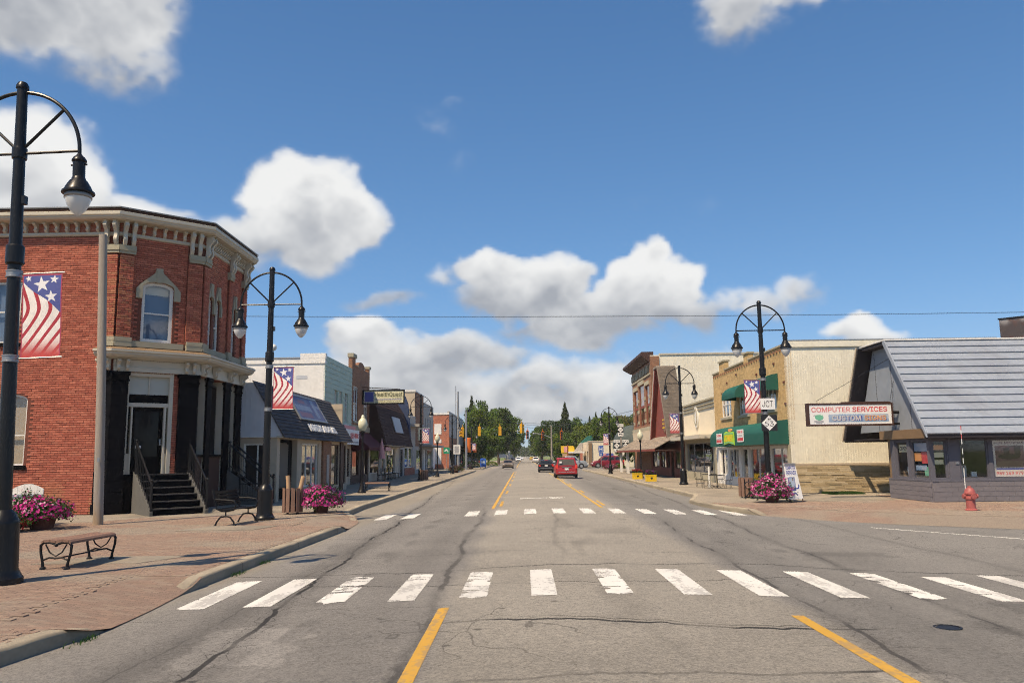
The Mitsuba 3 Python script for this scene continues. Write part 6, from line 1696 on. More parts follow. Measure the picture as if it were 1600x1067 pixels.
for x, y, lab in ((9.15, 38.3, 'nearer wire cafe table in front of the green awning shop'), (9.25, 40.2, 'farther wire cafe table near the low cream shop')):
    t = thing('cafe_table', lab, 'table')
    part(t, 'top', lathe([(.0, .60), (.36, .60), (.36, .625), (.0, .625)], 20, x, y), 'black_iron')
    part(t, 'stem', cat([tube([(x, y, .0), (x, y, .6)], .02, 6)] + [tube([(x, y, .12), (x + .28 * math.cos(a), y + .28 * math.sin(a), 0)], .012, 5) for a in (0, 1.57, 3.14, 4.71)]), 'black_iron')
    for sgn, w in ((-1, 'left'), (1, 'right')):
        c = thing('cafe_chair', f'black wire chair on the {w} of the {"nearer" if y < 39 else "farther"} cafe table', 'chair')
        cx, cy = x + sgn * .5, y - .1 * sgn
        part(c, 'seat', lathe([(0, .36), (.18, .36), (.18, .38), (0, .38)], 14, cx, cy), 'black_iron')
        for a in (.8, 2.4, 4.0, 5.5):
            part(c, 'leg', tube([(cx + .13 * math.cos(a), cy + .13 * math.sin(a), .36), (cx + .19 * math.cos(a), cy + .19 * math.sin(a), 0)], .009, 5), 'black_iron')
        part(c, 'backrest', tube([(cx + sgn * .16, cy - .15, .37), (cx + sgn * .22, cy - .14, .68), (cx + sgn * .23, cy, .74), (cx + sgn * .22, cy + .14, .68), (cx + sgn * .16, cy + .15, .37)], .01, 5), 'black_iron')
solo('bollard', 'slim white post beside the farther cafe table', 'bollard', lathe([(.05, 0), (.05, .95), (.03, .99)], 12, 9.0, 39.2), 'white_paint', 40)
for k, (x, y) in enumerate(((-10.2, 57.5), (-10.2, 59.0), (-10.2, 60.4), (-10.2, 62.2), (-10.2, 64.0))):
    c = thing('cafe_chair', ('dark chair under the brown mansard front, ' + ('nearest', 'second', 'third', 'fourth', 'farthest')[k] + ' of five'), 'chair')
    part(c, 'seat', bb(x - .25, x + .25, y - .25, y + .25, .38, .42), 'black_iron')
    part(c, 'backrest', bb(x - .28, x - .24, y - .25, y + .25, .42, .85), 'black_iron')
    for dx in (-.22, .22):
        for dy in (-.22, .22):
            part(c, 'leg', bb(x + dx - .02, x + dx + .02, y + dy - .02, y + dy + .02, 0, .38), 'black_iron')
t = thing('closed_umbrella', 'closed pale red umbrella under the brown mansard front', 'umbrella')
part(t, 'canopy', lathe([(.24, 1.55), (.20, 1.9), (.10, 2.5), (.03, 2.85)], 9, -9.5, 53.6), 'print_pink')
part(t, 'pole', tube([(-9.5, 53.6, 0), (-9.5, 53.6, 2.9)], .02, 6), 'rail_metal')

# ------------------------------------------------------------------ flowers
PET = np.array([[math.cos(a) * r, math.sin(a) * r, z] for a, r, z in [(k * math.pi / 5, (1.0 if k % 2 == 0 else .62), .12 if k % 2 == 0 else .02) for k in range(10)]])


def flower_heads(pts, nrm, r, seed):
    g = np.random.default_rng(seed); vs, fs = [], []
    for i, (p, n) in enumerate(zip(pts, nrm)):
        a = np.cross(n, g.normal(size=3)); a /= np.linalg.norm(a); b_ = np.cross(n, a); s = r * g.uniform(.7, 1.2)
        v = p + s * (PET[:, :1] * a + PET[:, 1:2] * b_ + (PET[:, 2:] * .8 + .1) * n)
        vs.append(np.vstack([v, p[None]])); k = i * 11
        fs += [[k + q, k + (q + 1) % 10, k + 10] for q in range(10)]
    return trimesh.Trimesh(np.vstack(vs), np.array(fs), process=False)


def leaf_quads(pts, l, w, seed, up=.3):
    g = np.random.default_rng(seed); n = len(pts)
    d = g.normal(size=(n, 3)); d[:, 2] += up; d /= np.linalg.norm(d, axis=1, keepdims=True)
    e = np.cross(d, g.normal(size=(n, 3))); e /= np.linalg.norm(e, axis=1, keepdims=True)
    s = g.uniform(.65, 1.25, (n, 1))
    v = np.stack([pts, pts + d * l * s * .5 + e * w * s, pts + d * l * s, pts + d * l * s * .5 - e * w * s], 1).reshape(-1, 3)
    k = np.arange(n)[:, None] * 4
    return trimesh.Trimesh(v, np.vstack([k + [0, 1, 2], k + [0, 2, 3]]), process=False)


def petunia(x, y, R, H, lab, cols, seed, nf, pot_r=.24, pot_h=.20, pot='pot_clay', name='flower_tub', z0=0.0):
    g = np.random.default_rng(seed)
    t = thing(name, lab, 'planter')
    part(t, 'pot', lathe([(pot_r * .8, 0), (pot_r, pot_h * .9), (pot_r * 1.08, pot_h), (pot_r * 1.08, pot_h + .03), (pot_r * .9, pot_h + .03)], 20, x, y, z0), pot, 35)
    n = nf; d = g.normal(size=(n * 2, 3)); d[:, 2] = np.abs(d[:, 2]) * 1.0 - .35; d /= np.linalg.norm(d, axis=1, keepdims=True); d = d[d[:, 2] > -.5][:n]
    lump = 1 + .75 * (meshkit.fbm(d * 2.3 + seed, 3) - .5) + g.normal(0, .07, len(d))
    cz = pot_h + .10
    sc = np.column_stack([R * lump, R * lump, np.where(d[:, 2] > 0, (H - cz) * lump, .26)])
    p = np.array([x, y, z0 + cz]) + d * sc
    nn = d + g.normal(0, .35, d.shape); nn /= np.linalg.norm(nn, axis=1, keepdims=True)
    lf = np.array([x, y, z0 + cz]) + d[g.integers(0, len(d), 2400)] * sc[g.integers(0, len(d), 2400)] * g.uniform(.6, 1.10, (2400, 1))
    part(t, 'leaves', leaf_quads(lf, .07, .02, seed), 'leaf_bed', kind='stuff')
    which = g.random(len(p)); a = 0
    pat = meshkit.fbm(d * 3.0 + 9, 2)
    which = np.clip(which * .7 + .6 * (pat - .35), 0, .999)
    for c, f in cols:
        k = (which >= a) & (which < a + f)
        a += f
        if k.sum():
            part(t, 'petals', flower_heads(p[k], nn[k], .036, seed + 1), c, kind='stuff')


pink = (('petal_magenta', .18), ('petal_pink', .55), ('petal_pale', .27))
petunia(-6.14, 24.35, .62, .80, 'round tub overflowing with pink petunias beside the left slatted bin', pink, 1, 900)
petunia(8.26, 27.05, .62, .86, 'round tub overflowing with pink and white petunias on the right corner', (('petal_magenta', .2), ('petal_pink', .45), ('petal_pale', .35)), 2, 900)
petunia(-11.75, 19.6, .62, .74, 'tub of pink and purple flowers at the foot of the brick wall', (('petal_magenta', .4), ('petal_pink', .3), ('petal_pale', .3)), 3, 800, .3, .26)
petunia(-12.15, 18.9, .50, .34, 'low mound of red flowers in front of the pink tub at the far left', (('petal_red', .8), ('petal_magenta', .2)), 4, 700, .3, .12)
petunia(-12.6, 20.4, .45, .85, 'tall leafy pot of pink flowers half hidden behind the nearest lamp', (('petal_pink', .25), ('petal_pale', .1)), 14, 400, .3, .3)
petunia(-7.0, 83.0, .75, .75, 'tub of dark red flowers at the foot of the tall grey steel pole', (('petal_wine', .8), ('petal_magenta', .2)), 5, 500)
petunia(-6.9, 104.0, .5, .6, 'tub of purple flowers beyond the far crossing on the left', (('petal_purple', .8), ('petal_wine', .2)), 6, 300)
petunia(8.9, 82.0, .7, .7, 'tub of pink flowers in front of the maroon sport utility car', pink, 7, 500)
petunia(-9.9, 35.6, .45, .75, 'dark pot of leafy flowers under the window of the shingled shop, nearer one', (('petal_wine', .2), ('petal_red', .15)), 8, 300)
petunia(-9.85, 37.9, .55, .8, 'dark pot of leafy flowers under the window of the shingled shop, farther one', (('petal_red', .2), ('petal_wine', .2)), 9, 300)
for x, y, lab, cols in ((7.75, 49.2, 'yellow square planter box with purple flowers, nearer one', (('petal_purple', .7), ('petal_wine', .3))), (7.6, 54.0, 'yellow square planter box with red and yellow flowers, farther one', (('petal_red', .5), ('petal_wine', .5)))):
    s_ = .30
    t = thing('planter_box', lab, 'planter')
    part(t, 'box', cat([bb(x - s_, x + s_, y - s_, y - s_ + .03, 0, .40), bb(x - s_, x + s_, y + s_ - .03, y + s_, 0, .40), bb(x - s_, x - s_ + .03, y - s_ + .03, y + s_ - .03, 0, .40), bb(x + s_ - .03, x + s_, y - s_ + .03, y + s_ - .03, 0, .40), bb(x - s_ + .03, x + s_ - .03, y - s_ + .03, y + s_ - .03, .0, .36)]), 'planter_yellow')
    part(t, 'rim', cat([bb(x - s_ - .02, x + s_ + .02, y - s_ - .02, y - s_ - .001, .36, .41), bb(x - s_ - .02, x - s_ - .001, y - s_, y + s_, .36, .41)]), 'planter_yellow')
    part(t, 'emblem', Fr(x - .08, y - s_, 1, 0).poly(Point(.08, .2).buffer(.07, 6), .0, .008), 'print_black')
    g = np.random.default_rng(int(y)); p = np.column_stack([g.uniform(x - .3, x + .3, 260), g.uniform(y - .3, y + .3, 260), g.uniform(.42, .62, 260)])
    part(t, 'leaves', leaf_quads(p, .09, .025, 3), 'leaf_bed', kind='stuff')
    for c, f in cols:
        q = p[g.random(260) < f * .7]
        part(t, 'petals', flower_heads(q + [0, 0, .04], np.tile([0, -.3, .95], (len(q), 1)) + g.normal(0, .2, q.shape), .04, 4), c, kind='stuff')
t = thing('white_headboard', 'white round topped slatted board behind the nearest lamp', 'board')
FW = Fr(-13.4, 20.9, 1, 0)
for k in range(5):
    part(t, 'plank', FW.poly(Polygon([(k * .17, .05), (k * .17 + .162, .05), (k * .17 + .162, .92 + .14 * math.sin(math.pi * (k * .17 + .162) / .85)), (k * .17, .92 + .14 * math.sin(math.pi * k * .17 / .85))]), -.03, 0), 'white_paint')
part(t, 'rail', FW.box(.0, .85, .001, .03, .74, .79), 'grey_board')
part(t, 'leg', cat([FW.box(.05, .1, -.08, -.031, 0, .9), FW.box(.75, .8, -.08, -.031, 0, .9)]), 'white_paint')

# ------------------------------------------------------------------ vehicles
def hull(pts):
    return trimesh.Trimesh(np.array(pts, float), process=False).convex_hull


def car(x, y, rz, s, lab, cat_, paint, kind, glass='car_glass', group='cars and trucks on the street', lit=False):
    """A vehicle from measured stations; local +y is its nose, origin on the ground under its middle."""
    D = dict(van=(4.9, 1.96, 1.75, 1.02, .95, 1.9, .75, -2.2, -2.38), hatch=(4.3, 1.78, 1.45, .92, .80, 1.15, .35, -1.75, -2.05), sedan=(4.7, 1.82, 1.45, .92, .86, 1.35, .55, -1.2, -1.75), suv=(4.75, 1.85, 1.72, 1.05, 1.0, 1.35, .65, -2.0, -2.25), truck=(5.3, 1.95, 1.8, 1.12, 1.1, 1.4, .8, -.7, -.9))[kind]
    L, W, H, belt, hood, ws0, ws1, rw1, rw0 = D
    w, l = W / 2, L / 2
    at = place(x, y, 0, rz, s)
    t = thing('parked_car' if kind == 'suv' else {'van': 'minivan', 'truck': 'pickup_truck'}.get(kind, 'car'), lab, cat_, group)
    lower = []
    for yy, ww, z0, z1 in ((l, .80, .42, .62), (l - .06, .90, .30, .70), (l - .5, .99, .24, hood), (ws0, 1, .24, belt), (0, 1, .24, belt), (-l * .6, 1, .24, belt), (-l + .45, .99, .26, belt - .02), (-l + .06, .92, .32, belt - .10), (-l, .84, .42, .80)):
        lower += [(sx * w * ww * k, yy, z) for sx in (-1, 1) for k, z in ((.93, z0), (1, z0 + .14), (1, (z0 + z1) / 2), (.985, z1 - .08), (.93, z1))]
    if kind == 'truck':
        part(t, 'body', cat([hull([p for p in lower]), ]), paint, 30, at=at)
        part(t, 'cargo_bed', bb(-w * .8, w * .8, -l + .12, rw0 - .05, belt - .02, belt + .004), 'plastic_black', at=at)
    else:
        part(t, 'body', hull(lower), paint, 30, at=at)
    b0, r0 = w * .94, w * .74
    roof = [(sx * r0 * k, yy, z) for sx in (-1, 1) for yy, z, k in ((ws1, H - .05, 1), (ws1 - .35, H, .95), (rw1 + .3, H - .01, .95), (rw1, H - .07, 1), (ws1 - .1, H - .10, 1.06), (rw1 + .05, H - .13, 1.06))]
    cab = hull([(sx * b0, yy, belt - .03) for sx in (-1, 1) for yy in (ws0, rw0 + .03)] + roof)
    part(t, 'cabin', cab, paint, 30, at=at)
    zt, zb = H - .16, belt + .03
    f = lambda z: (z - belt + .03) / (H - .10 - belt + .03)
    fe = lambda z: (z - belt + .03) / (H - .06 - belt + .03)
    hw = lambda z: b0 + (r0 * 1.06 - b0) * f(z) + .006
    yf, yr = (lambda z: ws0 + (ws1 - ws0) * fe(z)), (lambda z: rw0 + .03 + (rw1 - rw0 - .03) * fe(z))
    for sx in (-1, 1):
        n = 3 if kind in ('van', 'suv') else 2
        for k in range(n):
            a, b_ = k / n, (k + 1) / n
            y0 = lambda z, q: yr(z) + .12 + (yf(z) - yr(z) - .30) * q
            q = [(sx * hw(z), y0(z, v), z) for z, v in ((zb, a + .02), (zb, b_ - .02), (zt, b_ - .02), (zt, a + .02))]
            q2 = [(sx * (hw(z) - .03), y0(z, v), z) for z, v in ((zb, a + .02), (zb, b_ - .02), (zt, b_ - .02), (zt, a + .02))]
            part(t, 'window', hull(q + q2), 'car_glass', at=at)
    wi = lambda z: hw(z) - .13
    part(t, 'windscreen', hull([(sx * wi(z), yf(z) + o, z) for sx in (-1, 1) for z in (zb + .02, zt + .02) for o in (.02, -.03)]), 'car_glass', at=at)
    part(t, 'rear_window', hull([(sx * wi(z) * .98, yr(z) - o, z) for sx in (-1, 1) for z in (zb + .04, zt) for o in (.02, -.03)]), glass, at=at)
    for sx, sy in ((-1, 1), (1, 1), (-1, -1), (1, -1)):
        R = .34 if kind in ('van', 'suv', 'truck') else .31
        ax = np.array([[0, 0, 1, 0], [1, 0, 0, 0], [0, 1, 0, 0], [0, 0, 0, 1.0]])
        cx, cy = sx * (w - .09), sy * l * .60
        wh = part(t, 'wheel', mv(xf(lathe([(R * .6, -.10), (R * .95, -.105), (R, -.07), (R, .07), (R * .95, .105), (R * .6, .10)], 22), ax), cx, cy, R), 'tyre', 35, at=at)
        part(wh, 'rim', mv(xf(lathe([(R * .62, -.108 if sx < 0 else .095), (R * .62, -.095 if sx < 0 else .108)], 16), ax), cx, cy, R), 'alloy', at=at)
        part(t, 'wheel_arch', mv(xf(lathe([(R * 1.16, -.02), (R * 1.16, .02)], 22), ax), sx * (w - .012), cy, R + .02), 'plastic_black', at=at)
    for sx in (-1, 1):
        tall = kind in ('van', 'suv')
        part(t, 'tail_light', hull([(sx * (w * .96 - i), -l + .10 + j, z) for i in (0, .2) for j in (-.11, .08) for z in ((.82, 1.12) if tall else (.68, .84))]), 'lamp_red', at=at)
        part(t, 'headlight', hull([(sx * (w * .93 - i), l - .16 + j, z) for i in (0, .34) for j in (.11, -.1) for z in (.58, .74)]), 'lamp_white', at=at)
        part(t, 'mirror', hull([(sx * (w + i), ws0 - .25 + j, z) for i in (.0, .2) for j in (0, .1) for z in (belt + .02, belt + .16)]), paint, at=at)
    part(t, 'rear_bumper', hull([(sx * w * .9, -l + o, z) for sx in (-1, 1) for o in (-.03, .1) for z in (.36, .55)]), paint if kind != 'truck' else 'alloy', 30, at=at)
    part(t, 'bumper_strip', bb(-w * .75, w * .75, -l - .045, -l - .02, .50, .54), 'alloy', at=at)
    part(t, 'underbody', bb(-w * .85, w * .85, -l + .2, l - .2, .14, .30), 'plastic_black', at=at)
    part(t, 'number_plate', bb(-.17, .17, -l - .03 if kind != 'van' else -l - .05, -l + .05, .68, .84), 'sign_white', at=at)
    part(t, 'grille', bb(-w * .5, w * .5, l - .02, l + .012, .46, .60), 'plastic_black', at=at)
    part(t, 'high_brake_light', bb(-.18, .18, rw1 - .02, rw1 + .05, H - .075, H - .03), 'lamp_red', at=at)
    if kind == 'van':
        part(t, 'chrome_strip', bb(-.42, .42, -l - .045, -l + .02, .90, .94), 'alloy', at=at)
        for sx in (-1, 1):
            part(t, 'roof_rail', tube([(sx * w * .62, 1.0, H + .02), (sx * w * .62, -1.9, H + .02)], .02, 5), 'plastic_black', at=at)
        part(t, 'sticker', bb(-.62, -.42, rw0 - .06, rw0 + .12, 1.26, 1.42), 'sign_white', at=at)


car(3.15, 61.0, 0, .84, 'red minivan driving away in the right lane', 'minivan', 'paint_red', 'van', 'tan_glass')
car(2.22, 80.5, 0, .86, 'dark hatchback waiting at the stop line ahead of the red minivan', 'car', 'paint_black', 'hatch')
car(-2.1, 108, math.pi, .80, 'gold sedan coming towards the camera through the crossing', 'car', 'paint_gold', 'sedan')
car(10.7, 103.0, math.pi / 2, .88, 'maroon sport utility car crossing on the side street at the right', 'car', 'paint_maroon', 'suv')
car(5.8, 100.5, -math.pi / 2, .86, 'silver pickup crossing behind the red minivan', 'pickup truck', 'paint_silver', 'truck')
car(3.0, 200, 0, .9, 'far white car driving away in the right lane', 'car', 'paint_white', 'sedan')
car(-1.5, 235, math.pi, .9, 'far white car coming towards the camera', 'car', 'paint_white', 'sedan')
car(-3.6, 275, math.pi, .9, 'far dark car parked by the left kerb', 'car', 'paint_black', 'sedan')
car(3.1, 300, 0, .9, 'far yellow car parked by the right kerb', 'car', 'paint_yellow', 'sedan')
car(-9.6, 150, .3, .9, 'dark blue truck parked under the trees beyond the crossing', 'pickup truck', 'paint_black', 'truck')
car(-.9, 330, math.pi, .9, 'smallest white car far down the road', 'car', 'paint_white', 'sedan')

# ------------------------------------------------------------------ beyond the crossing
b = thing('cream_corner_store', 'low cream store with a wall picture and brown corner beyond the right crossing', 'building')
FCs = Fr(9.6, 118, 1, 0)
part(b, 'wall', FCs.wall(0, 6.6, -.2, 3.55, (), .3), 'pale_plaster')
part(b, 'side_wall', Fr(9.6, 130, 0, -1).wall(0, 11.7, -.2, 3.6, [(8.2, .3, 10.8, 2.2), (3, .3, 6, 2.2)], .3), 'tan_plaster')
window(b, Fr(9.6, 130, 0, -1), 8.2, 10.8, .3, 2.2, 'brown_paint', depth=1)
window(b, Fr(9.6, 130, 0, -1), 3, 6, .3, 2.2, 'brown_paint', depth=1)
part(b, 'corner_pier', FCs.box(-.02, .5, .002, .2, -.2, 3.4), 'brown_fascia')
part(b, 'roof_edge', FCs.box(-.1, 6.7, -.4, .08, 3.552, 3.72), 'tan_plaster')
part(b, 'wall', bb(9.95, 30, 129.7, 130, -.2, 3.5), 'pale_plaster')
part(b, 'flat_roof', bb(9.9, 16.2, 118.4, 129.7, 3.3, 3.45), 'roof_tar')
part(b, 'low_wing', FCs.wall(6.7, 14, -.2, 2.4, (), .3, -1.0), 'pale_plaster')
pt = part(b, 'wall_picture', FCs.box(2.0, 3.6, .0, .06, .9, 1.85), 'print_navy')
part(pt, 'picture', FCs.poly(Polygon([(2.1, 1.0), (3.5, 1.0), (3.4, 1.35), (2.9, 1.6), (2.4, 1.45)]), .061, .08), 'print_grey')
part(pt, 'picture', FCs.poly(Polygon([(2.1, 1.5), (2.6, 1.65), (2.5, 1.8), (2.1, 1.8)]), .061, .08), 'print_pink')
s = thing('hospital_sign', 'blue hospital sign with a white H on the right beyond the crossing', 'road sign')
FHs = Fr(9.25, 99, 1, 0)
part(s, 'plate', FHs.box(0, .62, .0, .03, 1.95, 2.75), 'sign_blue')
part(s, 'lettering', FHs.text('H', .13, 2.12, .44, .031, .01, .36), 'sign_white')
part(s, 'lower_plate', FHs.box(.08, .54, .0, .03, 1.5, 1.92), 'sign_blue')
part(s, 'arrow', FHs.poly(Polygon([(.31, 1.85), (.20, 1.7), (.28, 1.7), (.28, 1.56), (.34, 1.56), (.34, 1.7), (.42, 1.7)]), .031, .04), 'sign_white')
part(s, 'post', FHs.box(.28, .34, -.06, -.002, -.2, 2.7), 'galvanised')
s = thing('yellow_sign', 'yellow pole sign with a red and white post among the right trees', 'sign')
FYs = Fr(5.9, 126, 1, 0)
part(s, 'panel', FYs.box(0, .95, .0, .2, 2.0, 3.1), 'sign_yellow')
part(s, 'panel', FYs.poly(Polygon([(1.15, 2.0), (2.1, 2.05), (2.1, 2.8), (1.9, 3.1), (1.15, 3.1)]), .0, .2), 'sign_yellow')
part(s, 'white_patch', FYs.box(.45, .94, .201, .22, 2.1, 3.0), 'print_pink')
part(s, 'lower_panel', FYs.box(.2, 1.9, .0, .2, 1.4, 1.9), 'tan_wood')
part(s, 'post', FYs.box(.97, 1.13, -.05, .25, -.3, 3.3), 'brick_red_box')
s = thing('billboard', 'pale low board on two posts at the left of the far road', 'sign')
FBb = Fr(-4.6, 150, 1, 0)
part(s, 'panel', FBb.box(0, 1.3, .0, .1, 1.3, 2.0), 'white_paint')
part(s, 'post', cat([FBb.box(.1, .2, -.1, -.01, -.2, 1.8), FBb.box(1.1, 1.2, -.1, -.01, -.2, 1.8)]), 'tan_wood')
s = thing('far_sign', 'grey upright sign beside the pale board at the left of the far road', 'sign')
part(s, 'panel', bb(-2.9, -2.5, 151, 151.1, 1.0, 2.6), 'print_grey')
part(s, 'wing', bb(-3.3, -2.1, 151.12, 151.2, 1.2, 1.9), 'print_grey')
t = thing('newspaper_box', 'bright blue newspaper box on the left pavement beyond the crossing', 'newspaper box')
part(t, 'case', bb(-5.95, -5.15, 109.6, 110.2, .2, 1.15), 'sign_blue')
part(t, 'window', Fr(-5.95, 109.6, 1, 0).box(.12, .68, .0, .01, .7, 1.0), 'print_blue')
part(t, 'sloped_top', hull([(-5.95, 109.6, 1.152), (-5.15, 109.6, 1.152), (-5.95, 110.2, 1.152), (-5.15, 110.2, 1.152), (-5.9, 110.1, 1.35), (-5.2, 110.1, 1.35)]), 'sign_blue')
part(t, 'leg', cat([bb(x_, x_ + .06, y_, y_ + .06, 0, .2) for x_ in (-5.9, -5.26) for y_ in (109.65, 110.1)]), 'black_iron', kind='stuff')
for x, y, w_, z0, z1, lab in ((-8.2, 118.5, 1.0, 2.2, 4.4, 'taller upright orange banner at the end of the left row'), (-7.3, 120, .55, 2.2, 3.5, 'shorter upright orange banner at the end of the left row')):
    t = thing('orange_banner', lab, 'banner')
    part(t, 'cloth', lathe([(w_ * .45, z0), (w_ * .5, z0 + .3), (w_ * .5, z1 - .2), (w_ * .4, z1)], 14, x, y), 'sign_orange', 40)
    part(t, 'pole', tube([(x, y, 0), (x, y, z1 + .1)], .06, 6), 'black_iron')
s = thing('green_sign', 'round edged green sign on the left pavement before the crossing', 'road sign')
part(s, 'plate', Fr(-8.0, 80, 1, 0).poly(sbox(.06, 2.0, .56, 2.5).buffer(.06), .0, .04), 'sign_green')
part(s, 'mark', Fr(-8.0, 80, 1, 0).poly(LineString([(.15, 2.2), (.3, 2.35), (.45, 2.15)]).buffer(.06), .041, .05), 'sign_white')
part(s, 'post', tube([(-7.69, 80.06, 0), (-7.69, 80.06, 2.5)], .03, 6), 'galvanised')
b = thing('teal_roof_house', 'low house with a teal roof behind the cream store', 'building')
part(b, 'wall', bb(11, 19, 150, 156, -.2, 3.6), 'dark_red_brick')
part(b, 'roof', hull([(10.6, 149.6, 3.6), (19.4, 149.6, 3.6), (10.6, 156.4, 3.6), (19.4, 156.4, 3.6), (12.5, 153, 5.4), (17.5, 153, 5.4)]), 'green_cloth')
part(b, 'chimney', bb(17.6, 18.6, 152, 153, 4.2, 5.9), 'far_brick')
b = thing('white_gas_canopy', 'white canopy and grey box beside the cream store', 'building')
part(b, 'canopy', bb(7.0, 9.3, 122, 128, 1.95, 2.2), 'white_paint')
part(b, 'fin', Fr(7.2, 123.9, 1, 0).poly(Polygon([(.6, 2.2), (1.9, 2.2), (1.9, 3.5), (1.6, 3.5)]), -.3, 0), 'grey_plaster')
part(b, 'post', cat([bb(x_, x_ + .2, 126, 126.2, -.2, 1.95) for x_ in (7.4, 8.7)]), 'white_paint')
b = thing('grey_house', 'grey house roof showing among the trees behind the corner block', 'building')
part(b, 'wall', bb(20, 27, 172, 180, -.2, 5.5), 'grey_plaster')
part(b, 'roof', hull([(19.5, 171.5, 5.5), (27.5, 171.5, 5.5), (19.5, 180.5, 5.5), (27.5, 180.5, 5.5), (23.5, 171.5, 8.5), (23.5, 180.5, 8.5)]), 'grey_board')

# ------------------------------------------------------------------ trees
def crown(seed, n, leaf, clumps=38, kind='broad'):
    """A crown of leaf clumps in a unit space: height 0.18 to 1, half width about 0.5."""
    g = np.random.default_rng(seed); P_ = []
    if kind == 'broad':
        c = g.normal(size=(clumps, 3)); c /= np.linalg.norm(c, axis=1, keepdims=True)
        c *= g.uniform(.35, 1.0, (clumps, 1)) ** .6
        lump = 1 + .35 * (meshkit.fbm(c * 1.7 + seed, 3) - .5)
        c = c * lump[:, None] * [.40, .40, .37] + [0, 0, .59]
        c[:, :2] *= np.where(c[:, 2] < .4, .8, 1)[:, None]
        for q in c:
            m = n // clumps; d = g.normal(size=(m, 3)); d /= np.linalg.norm(d, axis=1, keepdims=True)
            P_.append(q + d * (g.uniform(.3, 1, (m, 1)) ** .4) * g.uniform(.09, .16) * [1, 1, .8])
    else:
        for k in range(26):
            h = k / 25; z = .10 + .88 * h; R = (.5 * (1 - h) ** .85 + .02) * (.8 + .35 * g.random())
            m = int(n * (1 - h * .85) / 15)
            a = g.uniform(0, 6.28, m); arms = np.round(a / (6.28 / 9)) * 6.28 / 9 + g.normal(0, .13, m) + k * .7
            r = R * np.sqrt(g.random(m))
            P_.append(np.column_stack([r * np.cos(arms), r * np.sin(arms), z - .10 * r / .5 + g.normal(0, .008, m)]))
    p = np.vstack(P_)
    return leaf_quads(p, leaf, leaf * .30, seed + 5, .2 if kind == 'broad' else -.3)


def limbs(seed, kind):
    g = np.random.default_rng(seed)
    if kind != 'broad':
        return tube([(0, 0, -.03), (0, 0, .5), (0, 0, .95)], [.022, .014, .003], 7)
    ms = [tube([(0, 0, -.03), (.01, 0, .2), (.0, .01, .42), (.02, 0, .7)], [.036, .028, .02, .006], 8)]
    for _ in range(9):
        a, z = g.uniform(0, 6.28), g.uniform(.2, .45); r = g.uniform(.2, .34)
        ms.append(tube([(0, 0, z), (r * .5 * math.cos(a), r * .5 * math.sin(a), z + .12), (r * math.cos(a), r * math.sin(a), z + g.uniform(.18, .35))], [.016, .011, .004], 5))
    return cat(ms)


